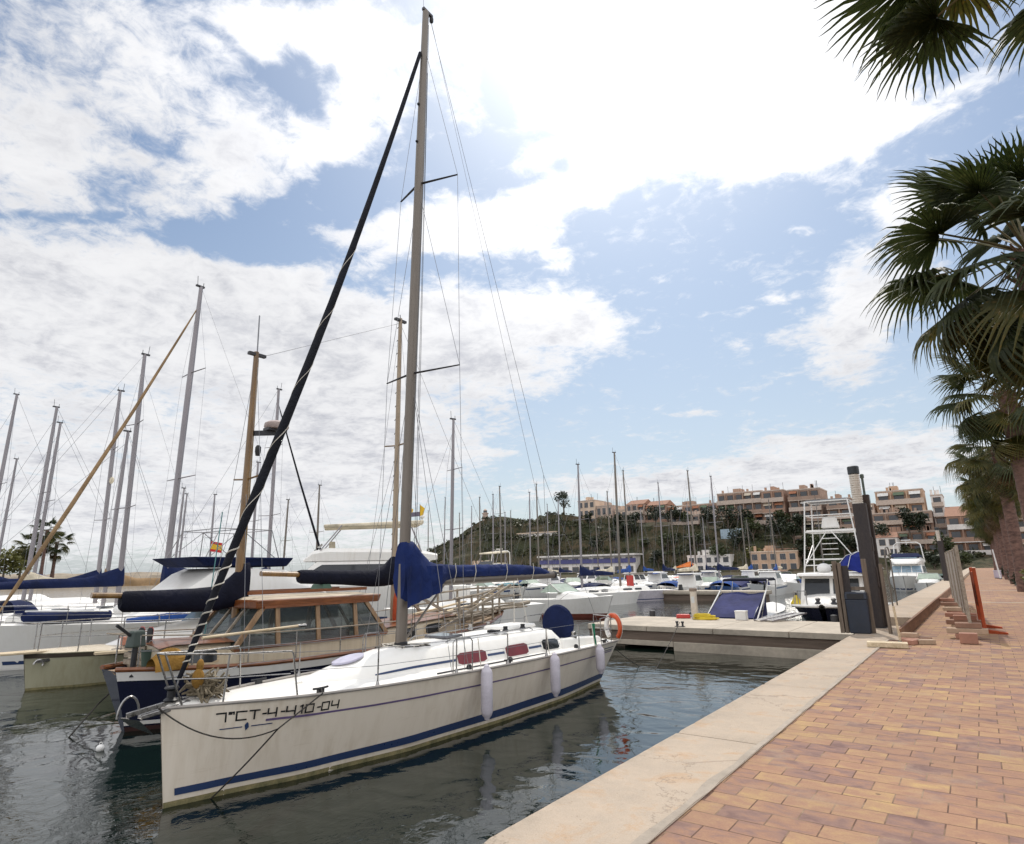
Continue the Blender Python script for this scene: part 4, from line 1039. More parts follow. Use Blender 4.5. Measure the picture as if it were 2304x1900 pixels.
    MB().tube([(0, ly(7.6), 2.35), (0, ly(4.85), 2.48)], .055, 10).build('mizzen_boom', SPAR, root, True)
    MB().tube([(0, ly(12.2), 2.66), (0, ly(8.25), 2.82)], .06, 10).build('main_boom', SPAR, root, True)
    def cover(y0, y1, rows_, nm):
        rings = []
        for i, (u, zt_, zl, w) in enumerate(rows_):
            r = []
            for k in range(14):
                a = 2 * pi * k / 14; wob = 1 + .1 * noise.noise(Vector((k * .8, i * 1.1, len(nm))))
                r.append((w * wob * cos(a), lerp(y0, y1, u), lerp(zl, zt_, .5 + .5 * sin(a)) + .02 * noise.noise(Vector((k, i * 2., 7.)))))
            rings.append(r)
        return MB().loft(rings).build(nm, NAVYD, root, True)
    cover(ly(7.95), ly(5.35), [(0, 3.08, 2.2, .10), (.05, 3.05, 2.15, .14), (.16, 2.78, 2.10, .16), (.26, 2.58, 2.06, .17), (.45, 2.55, 2.06, .17), (.7, 2.54, 2.10, .16), (.97, 2.54, 2.14, .14), (1, 2.5, 2.2, .1)], 'mizzen_sail_cover')
    cover(ly(12.55), ly(9.25), [(0, 3.35, 2.5, .12), (.06, 3.3, 2.45, .17), (.18, 2.98, 2.42, .18), (.3, 2.86, 2.42, .17), (.6, 2.88, 2.5, .15), (.97, 2.9, 2.56, .13), (1, 2.88, 2.6, .1)], 'main_sail_cover')
    # radar on its bracket
    MB().beam((0, ly(7.8), 6.05), (0, ly(8.35), 6.15), .07, .12).box(-.12, .12, ly(8.6), ly(8.1), 6.18, 6.24).build('radar_bracket', DARKM, miz)
    MB().lathe([(.02, 0), (.26, .0), (.29, .05), (.28, .14), (.2, .19), (.02, .2)], (0, ly(8.38), 6.24), 18).build('radar_dome', M('faded_radome', (.42, .34, .31), .5), miz, True)
    MB().lathe([(.05, 0), (.07, .1), (.07, .2), (.04, .25)], (.1, ly(8.0), 5.55), 8).build('deck_light', BLACKP, miz, True)
    MB().tube([(.35, ly(7.4), 4.2), (.5, ly(7.3), 1.05)], .012, 5).build('teal_halyard', M('teal_rope', (.12, .30, .30), .9), root)
    # rails round the stern and along the side
    for sd in (-1, 1):
        for wy in (5.6, 6.4, 7.4, 8.4, 9.5, 10.6, 11.7, 12.8, 13.9):
            MB().tube([H.sheer(ly(wy) / L, sd, .03, .03), H.sheer(ly(wy) / L, sd, .62, .04)], .014, 6).build('rail_stanchion', STEEL, root)
        for d in (.62, .34):
            MB().tube([H.sheer(ly(q) / L, sd, d, .04) for q in (5.45, 6.4, 7.4, 8.4, 9.5, 10.6, 11.7, 12.8, 13.9)], .014 if d > .5 else .008, 6).build('guard_rail', GREYW if d > .5 else WIRE, root)
    MB().tube([H.sheer(.985, -1, .62, .04), (0, L + .1, 1.78), H.sheer(.985, 1, .62, .04)], .016, 6).build('stern_rail', GREYW, root)
    # wooden bow platform with rails: a lattice of greyed timber
    bow = MB()
    for sd in (-1, 1):
        for k, (z, r) in enumerate(((1.55, .03), (1.82, .028), (2.1, .032))):
            bow_t = [H.sheer(.32, sd, z - 1.15, .04), H.sheer(.2, sd, z - 1.15, .05), H.sheer(.09, sd, z - 1.18, .03), Vector((sd * .16, -.9, z + .12))]
            MB().tube(bow_t, r, 6).build('bow_rail', GREYW, root, True)
        for t in (.30, .24, .18, .12, .06): MB().beam(H.sheer(t, sd, 0, .04), H.sheer(t, sd, .98, .05), .05, .05).build('bow_rail_post', GREYW, root)
        MB().beam((sd * .7, ly(14.6), 1.3), (sd * .15, ly(12.6), 2.35), .05, .07).build('brace_spar', GREYW, root)
    for k in range(5): MB().box(-.32, .32, -1.05 + k * .34, -.78 + k * .34, 1.52, 1.57).build('bow_platform_slat', GREYW, root)
    MB().tube([(0, 1.0, 1.46), (0, -1.6, 1.66)], .07, 8).build('bowsprit', GREYW, root, True)
    # stores lashed about the decks, each a thing of its own
    def at(wx, wy, z): return (wx, wy, z + ZW)
    t = thing('outboard_motor', 'small dark outboard motor clamped on the stern rail of the navy ketch', 'outboard motor', at(-12.95, 5.55, 1.10), .3)
    MB().box(-.10, .10, -.16, .16, .42, .72, .03).build('cowling', M('dull_green_cowl', (.05, .07, .06), .5), t, bevel=.03)
    MB().tube([(0, 0, -.1), (0, 0, .45)], .05, 8).build('leg', BLACKP, t); MB().beam((0, -.1, .62), (.02, -.45, .85), .04, .04).build('tiller', BLACKP, t)
    t = thing('bucket', 'dark green bucket on the stern deck of the navy ketch', 'bucket', at(-13.2, 5.95, 1.12), 0)
    MB().lathe([(.13, 0), (.17, .32), (.155, .32), (.12, .02)], (0, 0, 0), 16).build('pail', M('green_bucket', (.05, .09, .07), .6), t, True); MB().torus((0, 0, .30), .17, .007, 'y', 14, 5, 0, pi).build('handle', STEEL, t)
    t = thing('crate', 'weathered crate of line and pots on the stern of the navy ketch', 'crate', at(-13.6, 6.0, 1.12), .2)
    for k in range(3): MB().box(-.3, .3, -.2, .2, .02 + k * .13, .11 + k * .13).build('slat_course', GREYW, t)
    for k in range(4): MB().lathe([(.05, 0), (.06, .25), (.03, .3)], (-.2 + k * .13, .05 * (-1) ** k, .4), 10).build('bottle', BLACKP if k % 2 else REDP, t, True)
    mb = MB(); rows = []
    rr = random.Random(8)
    for i in range(11):
        u = i / 10; rows.append([(.22 * cos(pi * v) * (1 - .3 * u) + .04 * noise.noise(Vector((i, v * 6, 0))), lerp(-.35, .35, u), .02 + (.40 + .08 * noise.noise(Vector((u * 3, v * 3, 5)))) * sin(pi * v) * (.55 + .45 * sin(pi * u))) for v in [k / 10 for k in range(11)]])
    o = mb.grid(rows).build('tarpaulin', YELC, None, True); o.location = at(-12.55, 6.0, 1.08); o.scale = (.9, .9, 1.0)
    tag(o, 'ochre tarpaulin over gear on the stern quarter of the navy ketch', 'tarpaulin')
    t = thing('sail_bag', 'long orange sail bag hung beside the ketch main mast', 'bag', at(-12.98, 12.15, 1.35), 0)
    MB().lathe([(.03, 0), (.10, .05), (.12, .3), (.11, .75), (.06, .95), (.02, 1.0)], (0, 0, 0), 12).build('bag_body', canvas('orange_bag', (.45, .08, .03), 6), t, True); MB().tube([(0, 0, .98), (-.25, 0, 1.3)], .01, 5).build('hanging_strap', ROPE, t)
    t = thing('boathook_pole', 'pale wooden pole lying along the ketch guard rail', 'pole', at(-11.98, 6.3, 1.66), 0)
    MB().tube([(0, 0, 0), (-.05, 2.1, .05)], .028, 8).build('shaft', PLANK, t, True); MB().tube([(-.05, 2.1, .05), (-.05, 2.3, .05)], .035, 8).build('ferrule', STEEL, t)
    tag(MB().tube([Vector(at(-13.0, 5.6, 1.1)).lerp(onz(385, 1560 + 0, ZW), 0) , onz(222, 1583, -.75), onz(150, 1665, ZW - .03)], .014, 6).build('mooring_rope', ROPE), 'dark rope from the navy ketch stern slanting left into the water', 'rope')
    # little white mooring buoy
    o = MB().sphere((0, 0, 0), .068, 12, 8, (1, 1, .9)).torus((0, 0, .07), .022, .007, 'x', 10, 5).build('mooring_buoy', WHITEP, None, True); o.location = onz(226, 1684, ZW + .04)
    tag(o, 'small round white buoy floating left of the white sloop bow', 'buoy')
navy_ketch()

t = thing('plank_stack', 'stack of weathered planks and battens on the foredeck of the navy ketch', 'planks', (-13.2, 15.0, -.10), .15)
rr = random.Random(31)
for k in range(14):
    a = Vector((rr.uniform(-.55, .55), -1.6 + rr.uniform(-.3, .2), .06 + .075 * (k % 7))); b = a + Vector((rr.uniform(-.2, .2), 2.6 + rr.uniform(-.4, .5), rr.uniform(-.05, .25)))
    MB().beam(a, b, rr.uniform(.06, .16), .045).build('plank', (GREYW, PLANK, GREYW)[k % 3], t)
t = thing('ladder', 'weathered wooden ladder leaning across the bow rails of the navy ketch', 'ladder', (-12.55, 13.2, .0), -.2)
for sx in (-.18, .18): MB().beam((sx, 0, 0), (sx, 2.7, 1.15), .05, .07).build('stile', GREYW, t)
for k in range(8): MB().beam((-.18, .2 + k * .32, .085 + k * .136), (.18, .2 + k * .32, .085 + k * .136), .04, .04).build('rung', PLANK, t)
# ------------------------------------------------------------------ cream motor yacht with bow plank and flybridge
def cream_cruiser():
    X, Y = -20.3, 6.0
    root = thing('motor_yacht', 'aged cream motor yacht with a long bow plank, white flybridge and navy bimini', 'motor yacht', (X, Y, ZW), 0)
    L = 12.5
    H = Hull(L, [(0, .03), (.05, .55), (.15, 1.15), (.3, 1.6), (.6, 1.8), (1, 1.65)], [(0, .01), (.1, .6), (.3, 1.25), (.6, 1.5), (1, 1.4)], [(0, .92), (.3, .82), (1, .75)], .4, .15, .1, 1.0)
    hull = H.hull_mesh().build('hull', OLIVEH, root, True)
    H.strip(0, 1, .86, .98, off=.008).build('dark_rub_rail', M('dark_rub_rail', (.06, .045, .03), .7), hull, True)
    H.strip(0, 1, -.1, .06, off=.006).build('waterline_scum', ALGAE, hull, True)
    H.deck_mesh(.08, .0).build('deck', CREAM, root, True)
    dz = H.deckz
    MB().hexa([(-.24, -.55, .93), (.24, -.55, .93), (.36, 2.2, .86), (-.36, 2.2, .86)], [(-.24, -.55, .985), (.24, -.55, .985), (.36, 2.2, .93), (-.36, 2.2, .93)]).build('bow_plank', PLANK, root, bevel=.015)
    MB().beam((1.2, 1.2, .86), (1.62, 3.4, .82), .25, .06).build('side_plank', PLANK, root)
    an = MB().beam((.35, .6, .75), (.35, .2, .72), .05, .08).build('anchor', STEEL, root); MB().torus((.35, .25, .66), .10, .028, 'x', 14, 6, -.5, pi).build('anchor_fluke', STEEL, an, True)
    for sd in (-1, 1):
        ts = (.02, .08, .15, .23, .32, .42)
        for t in ts: MB().tube([H.sheer(t, sd, 0, .08), H.sheer(t, sd, .75, .05)], .016, 6).build('rail_stanchion', STEEL, root)
        MB().tube([H.sheer(t, sd, .75, .05) for t in ts], .016, 6).build('bow_rail', STEEL, root); MB().tube([H.sheer(t, sd, .4, .06) for t in ts], .010, 6).build('bow_rail', STEEL, root)
    MB().tube([H.sheer(.02, -1, .75, .05), (0, -.5, 1.72), H.sheer(.02, 1, .75, .05)], .016, 6).build('pulpit', STEEL, root)
    # foredeck trunk, raked windscreen, house and flybridge
    prof = [(1.9, .5, .3, .05), (2.6, 1.0, .75, .26), (3.6, 1.25, 1.0, .46), (4.6, 1.35, 1.15, .62)]
    cabin_mesh(prof, dz, .08).build('foredeck_trunk', WHITE, root, True)
    house = MB().hexa([(-1.4, 4.0, .8), (1.4, 4.0, .8), (1.4, 9.5, .7), (-1.4, 9.5, .7)], [(-1.2, 5.2, 1.95), (1.2, 5.2, 1.95), (1.25, 9.3, 1.95), (-1.25, 9.3, 1.95)]).build('deckhouse', WHITE, root, bevel=.06)
    for sd in (-1, 1):
        MB().add([(sd * 1.345, 5.0, 1.30), (sd * 1.36, 8.9, 1.26), (sd * 1.285, 8.9, 1.78), (sd * 1.27, 5.55, 1.78)], [(0, 1, 2, 3)]).build('side_window', GLASS, house)
    MB().add([(-1.15, 4.36, 1.22), (1.15, 4.36, 1.22), (1.05, 4.96, 1.80), (-1.05, 4.96, 1.80)], [(0, 1, 2, 3)]).build('windscreen', GLASSB, house)
    rings = []
    for y_, w, z0, z1 in ((2.9, .9, 1.96, 2.0), (3.4, 1.25, 1.94, 2.35), (4.1, 1.4, 1.94, 2.86), (4.5, 1.42, 1.94, 3.02), (6.6, 1.42, 1.94, 2.95), (7.6, 1.38, 1.94, 2.6), (8.4, 1.3, 1.94, 2.2)):
        rings.append([(-w, y_, z0), (-w * 1.02, y_, lerp(z0, z1, .6)), (-w * .9, y_, z1), (w * .9, y_, z1), (w * 1.02, y_, lerp(z0, z1, .6)), (w, y_, z0)])
    fly = MB().loft(rings).build('flybridge', WHITE, root, True, bevel=.03)
    MB().hexa([(-1.25, 3.9, 3.08), (1.25, 3.9, 3.08), (1.3, 6.7, 3.05), (-1.3, 6.7, 3.05)], [(-1.4, 3.45, 3.36), (1.4, 3.45, 3.36), (1.4, 6.9, 3.34), (-1.4, 6.9, 3.34)]).build('navy_spray_hood', NAVYC, fly, False, bevel=.05)
    mb = MB()
    for y_, lean in ((3.8, .5), (5.0, 0), (6.4, -.3)):
        mb.tube([(-1.3, y_, 3.2), (-1.2, y_ + lean, 4.25), (1.2, y_ + lean, 4.25), (1.3, y_, 3.2)], .016, 6)
    for sd in (-1, 1): mb.tube([(sd * 1.2, 4.3, 4.25), (sd * 1.2, 6.1, 4.25)], .014, 6).tube([(sd * 1.3, 3.8, 3.2), (sd * 1.2, 5.0, 4.25)], .012, 6).tube([(sd * 1.3, 6.4, 3.2), (sd * 1.2, 5.0, 4.25)], .012, 6)
    mb.build('bimini_frame', STEEL, fly)
    t = thing('crate', 'small red-brown box on the foredeck of the cream motor yacht', 'box', (X + .6, Y + 2.3, ZW + .94), .2)
    MB().box(-.16, .16, -.2, .2, 0, .2).build('box_body', M('terracotta_plastic', (.45, .18, .11), .6), t, bevel=.02); MB().box(-.17, .17, -.21, .21, .2, .225).build('lid', M('terracotta_lid', (.52, .24, .16), .6), t)
    o = MB().sphere((0, 0, 0), .2, 14, 10, (1, 1, 1.1)).build('round_fender', NAVYC, None, True); o.location = (X + 1.55, Y + 3.6, ZW + .12)
    tag(o, 'round dark blue fender floating below the cream motor yacht hull', 'fender')
cream_cruiser()

# ------------------------------------------------------------------ white yachts farther along the row, placed by their masts
sail_yacht('white yacht at left edge whose mast carries a long tan rolled foresail', (-25.4, 6.3), .0, 12.5, .43, 15.0, WHITE, NAVYC, TANC, ALUL, 2, STRIPE, 1)
sail_yacht('white yacht with navy sail cover climbing its grey mast, behind the tan foresail', (-30.2, 16.6), pi, 11.5, .40, 13.0, WHITE, NAVYC, None, ALUL, 2, STRIPE, 1)
sail_yacht('white yacht with a pale round radar reflector halfway up its mast', (-37.4, 18.4), pi, 11.5, .40, 13.0, WHITE, NAVYC, None, ALUL, 2, None, 0)
sail_yacht('white yacht whose mast stands leftmost of the tight pair at the left', (-44.0, 8.2), 0, 11.5, .38, 13.0, GREYH, CREAMC, None, ALUL, 1, None, 0)
sail_yacht('white yacht with the slimmer, shorter mast of the tight pair at the left', (-48.4, 10.0), 0, 11, .38, 13.0, WHITE, BLUEC, None, ALUL, 1, None, 0)
sail_yacht('yacht with its mast cut by the left edge, tallest one there', (-55.0, 8.6), 0, 12, .38, 16.0, WHITE, NAVYC, None, ALUL, 1, None, 0)
sail_yacht('distant yacht with the lower mast at the very left edge', (-66.2, 12.5), 0, 11, .38, 13.0, WHITE, NAVYC, None, ALUL, 1, None, 0)
sail_yacht('white yacht with a black rolled foresail crossing behind the leaning grey mast', (-33.5, 26.2), pi, 12, .42, 14.0, WHITE, NAVYC, BLACKC, ALUL, 2, None, 0)
sail_yacht('small yacht with a short bare mast behind the cream flybridge', (-64.5, 27), 0, 9, .42, 11.0, WHITE, None, None, ALUL, 1, None, 0, boom=False)
t = thing('inflatable_dinghy', 'upturned navy dinghy with white trim on the foredeck of the left-edge yacht', 'dinghy', (-25.2, 8.6, .16), .15)
for s_ in (-1, 1): MB().tube([(s_ * .5, 1.0, .16), (s_ * .55, 0, .18), (s_ * .4, -.9, .2), (0, -1.3, .24)], .17, 10).build('side_tube', NAVYC, t, True)
MB().box(-.42, .42, -.8, .95, .2, .3, .05).build('floor', NAVYC, t, bevel=.03); MB().tube([(-.6, .9, .3), (-.58, -.2, .36), (0, -1.35, .42), (.58, -.2, .36), (.6, .9, .3)], .03, 6).build('white_trim', WHITEP, t, True)
t = thing('sail_bag', 'long blue sail bag lying along the rail of the left-edge yacht', 'bag', (-24.2, 11.5, -.02), 0)
MB().tube([(0, -1.5, .12), (.05, 0, .16), (0, 1.3, .12)], [.1, .17, .1], 10).build('bag_body', BLUEC, t, True); MB().torus((.03, -.5, .14), .17, .012, 'y', 12, 5).build('tie', ROPEW, t)
sail_yacht('white yacht with navy boom cover between the tan foresail and the tight mast pair', (-43.5, 30.5), pi, 11, .40, 11.2, WHITE, NAVYC, None, ALUL, 1, STRIPE, 0)
sail_yacht('cream-hulled yacht with short mast far behind the left row', (-53, 21), 0, 10, .4, 10.0, CREAM, NAVYC, None, ALUL, 1, None, 0)
sail_yacht('white yacht with bright blue boom cover far behind the left row', (-60, 36), pi, 11, .4, 10.6, WHITE, BLUEC, None, ALUL, 1, None, 0)
sail_yacht('grey yacht with navy boom cover right of the leaning grey mast, far back', (-46, 38), pi, 11, .4, 10.4, GREYH, NAVYC, None, ALU, 1, None, 0)
sail_yacht('white yacht with low mast just left of the golden mizzen mast, far back', (-50, 29), 0, 10, .4, 9.4, WHITE, NAVYC, None, ALU, 1, None, 0)
sail_yacht('white yacht with tan boom cover at the left edge, behind the navy dinghy', (-33.8, 6.0), 0, 11, .62, 10.0, WHITE, TANC, None, ALUL, 1, None, 0)
for (X, y, z, r) in ((-37.28, 13.75, 7.9, .17),):
    o = MB().sphere((0, 0, 0), r, 12, 8, (1, .6, 1.1)).build('radar_reflector', CREAMC, None, True); o.location = (X + .2, y - .05, z + ZW); tag(o, 'pale round radar reflector on a mast at the left', 'radar reflector')
# ------------------------------------------------------------------ concrete pontoon and what stands on it
PONT = M('pontoon_concrete', (.46, .40, .32), .85, var=.22, scale=1.2, bmp=.3, bscale=40)
PONTB = M('pontoon_timber_fender', (.17, .125, .095), .85, var=.3, scale=2, stretch=(.4, 6, 6), bmp=.4)
def pontoon():
    t = thing('pontoon', 'beige concrete pontoon behind the white sloop, joined to the quay', 'pontoon', (-2.8, 21.2, ZW))
    n = 4; x0, x1 = -12.3, -2.78
    for k in range(n):
        a = lerp(x0, x1, k / n) + .01; b = lerp(x0, x1, (k + 1) / n) - .01
        MB().box(a, b, 21.2, 25.4, -.60, -.42).build('deck_slab', PONT, t, local=False, bevel=.015)
    MB().box(x0 + .02, x1 - .0, 21.26, 25.34, -.665, -.602).build('slab_underside', PONTB, t, local=False)
    MB().box(x0 + .06, x1, 21.23, 21.33, -.90, -.668).build('timber_fender', PONTB, t, local=False)
    MB().box(-8.95, x1, 21.2, 25.3, -1.5, -.905).build('float', PONT, t, local=False, bevel=.02)
    MB().box(x0 + .05, -8.96, 21.21, 25.3, -1.08, -.905).build('edge_beam', PONT, t, local=False, bevel=.015)
    MB().box(x0 + .3, x0 + 1.3, 21.6, 25.0, -1.5, -.67).build('float', PONT, t, local=False)
    for x in (-11.6, -4.6): MB().lathe([(.12, -.2), (.12, .5), (.02, .52)], (x, 25.5, -.7), 12).build('guide_pile_collar', DARKM, t, True, local=False)
pontoon()
def bollard_cleat(x, y, z, label):
    t = thing('dock_cleat', label, 'cleat', (x, y, z))
    for s_ in (-1, 1): MB().lathe([(.05, 0), (.035, .04), (.035, .12), (.06, .15), (.05, .18)], (s_ * .1, 0, 0), 10).build('horn', DARKM, t, True)
    MB().box(-.17, .17, -.06, .06, 0, .02).build('base_plate', DARKM, t)
bollard_cleat(-8.75, 21.42, -.42, 'dark twin-horned cleat on the front edge of the pontoon')
P0 = Vector((-8.75, 21.42, -.27))
tag(MB().tube(catenary(P0, onz(1472, 1512, ZW - .02), .04), .012, 6).build('mooring_rope', ROPE), 'dark rope slanting down from the twin-horned pontoon cleat to the water', 'rope')
t = thing('power_pedestal', 'pale slim power pedestal standing at the back of the pontoon', 'pedestal', (-9.55, 25.0, -.42))
MB().box(-.11, .11, -.09, .09, 0, 1.05).build('column', M('pale_pedestal', (.62, .55, .46), .6), t, bevel=.015); MB().box(-.13, .13, -.11, .11, 1.05, 1.17).build('cap', M('pedestal_cap', (.25, .19, .15), .6), t, bevel=.02); MB().box(-.06, .06, -.1, -.09, .6, .85).build('socket_panel', GREYH, t)
rr = random.Random(11)
mb = MB()
for k in range(7): mb.torus((rr.uniform(-.1, .1), rr.uniform(-.08, .08), .03 + k * .028), .34 - .02 * k, .022, 'z', 22, 6)
o = mb.build('coiled_hose', YELLOW, None, True); o.location = (-9.0, 24.6, -.42); o.scale = (1.3, .9, 1); tag(o, 'yellow coiled hose at the foot of the pale power pedestal', 'hose')
t = thing('fuel_can', 'red can lying left of the yellow hose on the pontoon', 'can', (-10.0, 24.9, -.42), .4)
MB().box(-.28, .28, -.14, .14, 0, .16, .02).build('can_body', REDP, t, bevel=.03); MB().tube([(.24, 0, .16), (.30, 0, .22)], .03, 8).build('spout', BLACKP, t)
t = thing('dock_box', 'small white box at the left corner of the violet boat cover', 'box', (-7.72, 25.0, -.42))
MB().box(-.2, .2, -.16, .16, 0, .30).build('box_body', WHITEP, t, bevel=.02); MB().box(-.21, .21, -.17, .17, .30, .34).build('lid', DECKW, t, bevel=.01)
for k, (x, lab) in enumerate(((-6.55, 'near white slatted gangway between the violet-covered boat and the fishing boat'), (-6.15, 'white slatted gangway nearest the dark fishing boat bow'))):
    t = thing('gangway', lab, 'gangway', (x, 25.2, -.40), -.5)
    for s_ in (-1, 1): MB().beam((s_ * .16, -.9, .02), (s_ * .16, .9, .22), .03, .05).build('side_rail', ALUL, t)
    for j in range(9): MB().box(-.15, .15, -.85 + j * .2, -.73 + j * .2, .035 + j * .0222, .055 + j * .0222).build('tread', WHITEP, t)

# ------------------------------------------------------------------ service post with ribbed lamp, and litter bin in its post frame
DPOST = M('dark_painted_post', (.026, .022, .024), .65, var=.35, scale=3, stretch=(3, 3, .5), bmp=.2, bscale=30, tint=(.055, .042, .036))
WPOST = wood('weathered_post_wood', (.10, .075, .055), (.26, .20, .15), .85, 0, (12, 12, 1))
def lamp_mat():
    m = M('ribbed_lamp_diffuser', (.70, .63, .54), .45, var=.1); return m
def service_post(x, y, label):
    t = thing('lamp_post', label, 'lamp post', (x, y, 0))
    MB().box(-.155, .155, -.155, .155, 0, 3.12).build('column', DPOST, t, bevel=.02)
    MB().box(-.02, .22, .16, .30, 0, 3.36).build('rear_column', M('brown_post_back', (.060, .042, .034), .7, var=.3), t, bevel=.015)
    MB().box(-.2, .2, -.2, .2, 0, .05).build('base_plate', DARKM, t)
    lamp = MB()
    prof = []
    z = 3.12
    for k in range(13): prof += [(.125, z), (.125, z + .04), (.105, z + .045), (.105, z + .055)]; z += .06
    lamp.lathe(prof, (-.03, 0, 0), 20).build('ribbed_lamp', lamp_mat(), t, True)
    MB().lathe([(.13, z), (.14, z + .01), (.14, z + .19), (.12, z + .21), (.01, z + .215)], (-.03, 0, 0), 20).build('lamp_cap', M('lamp_cap_grey', (.035, .04, .045), .5), t, True)
    MB().lathe([(.03, 3.36), (.03, 3.8), (.05, 3.81), (.05, 3.9), (.02, 3.92)], (.12, .25, 0), 10).build('vent_pipe', M('verdigris_pipe', (.12, .15, .13), .7), t, True)
    for k, (zz, h) in enumerate(((1.0, .5), (1.9, .35))): MB().box(.156, .172, -.1, .1, zz, zz + h).build('service_door', M('brown_post_back', (.10, .065, .045)), t)
    return t
service_post(-2.36, 18.45, 'dark square lamp post with ribbed lamp and black cap beside the bin')
service_post(-2.36, 56.5, 'small distant dark lamp post on the quay beyond the cabin boat')
t = thing('bin_stand', 'stand of weathered timber posts framing the dark blue bin', 'bin stand', (-2.5, 16.95, 0))
for (x, h, w) in ((-2.90, 1.66, .09), (-2.80, 1.62, .07), (-2.27, 1.70, .09), (-1.93, 1.58, .06)):
    MB().box(x - w / 2, x + w / 2, 16.9, 17.05, 0.01, h).build('post', WPOST, t, local=False, bevel=.008)
MB().box(-2.855, -2.62, 16.99, 17.03, .10, 1.55).build('side_panel', DPOST, t, local=False)
MB().box(-2.765, -2.32, 17.02, 17.05, .98, 1.06).build('cross_bar', WPOST, t, local=False)
t = thing('litter_bin', 'dark navy litter bin held between weathered timber posts', 'bin', (-2.5, 16.9, 0))
BINM = M('navy_bin', (.018, .026, .045), .5, var=.3)
MB().box(-.215, .215, -.22, .09, .03, .78, -.01).build('bin_body', BINM, t, bevel=.02)
MB().box(-.235, .235, -.24, .10, .78, .95, .02).build('hood', BINM, t, bevel=.02)
MB().box(-.17, .17, -.243, -.236, .80, .91).build('slot', BLACKP, t)
# thin pale pole at the quay edge, with the hooped handrail of a ladder behind it
t = thing('marker_pole', 'slim pale pole standing at the paving edge by the plank', 'pole', (-1.60, 15.4, 0))
MB().tube([(0, 0, .0), (-.03, 0, .72)], .022, 8).build('shaft', PLANK, t, True); MB().lathe([(.06, 0), (.06, .02), (.03, .04)], (0, 0, 0.004), 10).build('foot', DARKM, t)
t = thing('ladder_handrail', 'tall thin grey handrail hoop at the quay edge beyond the posts', 'handrail', (-2.55, 24, .235))
for dx in (0, .42): MB().tube([(dx * .2, dx, 0), (dx * .2, dx, 1.75)], .022, 8).build('upright', ALU, t)
MB().tube([(0, 0, 1.75), (.04, .1, 1.86), (.07, .32, 1.86), (.084, .42, 1.75)], .022, 8).build('hoop_top', ALU, t)
# plank, timber form board, loose pavers
t = MB().hexa([(-2.06, 14.30, .014), (-1.38, 14.42, .005), (-1.41, 14.68, .005), (-2.09, 14.56, .014)], [(-2.06, 14.30, .105), (-1.38, 14.42, .10), (-1.41, 14.68, .10), (-2.09, 14.56, .105)]).build('timber_block', PLANK, None, bevel=.01)
tag(t, 'thick pale timber block lying across the coping in front of the bin', 'timber block')
BOARD = wood('stained_form_board', (.13, .06, .03), (.27, .14, .075), .8, 0, (8, .6, 8))
t = MB().hexa([(-1.63, 15.75, .005), (-1.57, 15.75, .005), (-1.57, 70, .005), (-1.63, 70, .005)], [(-1.66, 15.75, .245), (-1.60, 15.75, .245), (-1.60, 70, .245), (-1.66, 70, .245)]).build('form_board', BOARD)
tag(t, 'long red-brown timber board set on edge along the quay coping', 'board')
t = MB().hexa([(-2.6, 16.1, .012), (-1.67, 15.8, .012), (-1.67, 19.19, .012), (-2.69, 19.19, .012)], [(-2.6, 16.6, .03), (-1.67, 16.0, .03), (-1.67, 19.19, .03), (-2.69, 19.19, .03)])
struct(t.build('coping_screed', M('quay_coping_concrete', (.5, .4, .3))))
PAV = [M('loose_paver_red', (.38, .19, .13), .85), M('loose_paver_tan', (.45, .32, .22), .85), M('loose_paver_brown', (.30, .17, .115), .85)]
def paver(x, y, z, rz, k, label, group=None, sc=1.0):
    o = MB().box(-.155 * sc, .155 * sc, -.105 * sc, .105 * sc, 0, .085).build('paving_block', PAV[k % 3], None, bevel=.008)
    o.location = (x, y, z); o.rotation_euler = (0, 0, rz); tag(o, label, 'paving block', group); return o
rr = random.Random(21)
for k, (x, y, z, r) in enumerate(((-1.44, 15.55, .005, .2), (-1.46, 15.75, .09, -.1), (-1.25, 15.8, .005, .9), (-1.40, 15.25, .005, 1.2), (-1.17, 15.4, .005, .4))):
    paver(x, y, z, r, k, 'loose paving block in the little heap at the near end of the form board', 'loose pavers by the form board')
# barrier panels along the promenade with block feet, and an orange barrier post
MESH = M('barrier_mesh_sheet', (.30, .255, .215), .85, var=.25, scale=6, bmp=.5, bscale=60)
def barrier(x, y, x2, y2, label):
    t = thing('site_barrier', label, 'barrier', (x, y, 0), 0, 'site barrier panels along the promenade')
    a = Vector((0, 0, 0)); b = Vector((x2 - x, y2 - y, 0))
    MB().beam(a + Vector((0, 0, .30)), b + Vector((0, 0, .30)), .03, .03).build('bottom_rail', GREYW, t)
    MB().beam(a + Vector((0, 0, 1.92)), b + Vector((0, 0, 1.92)), .03, .03).build('top_rail', GREYW, t)
    for q in (a, b): MB().box(q.x - .03, q.x + .03, q.y - .03, q.y + .03, .02, 1.95).build('post', GREYW, t)
    MB().beam(a.lerp(b, .5) + Vector((0, 0, 1.11)), a.lerp(b, .5) + Vector((.001, 0, 1.11)), .1, .1)
    MB().hexa([a + Vector((-.008, .04, .32)), a + Vector((.008, .04, .32)), b + Vector((.008, -.04, .32)), b + Vector((-.008, -.04, .32))], [a + Vector((-.008, .04, 1.9)), a + Vector((.008, .04, 1.9)), b + Vector((.008, -.04, 1.9)), b + Vector((-.008, -.04, 1.9))]).build('mesh_sheet', MESH, t)
    return t
bx = [(-.42, 16.9), (-.52, 19.3), (-.64, 21.8), (-.80, 24.4), (-.98, 27.2), (-1.15, 30.2)]
names = ['nearest', 'second nearest', 'third', 'fourth', 'farthest']
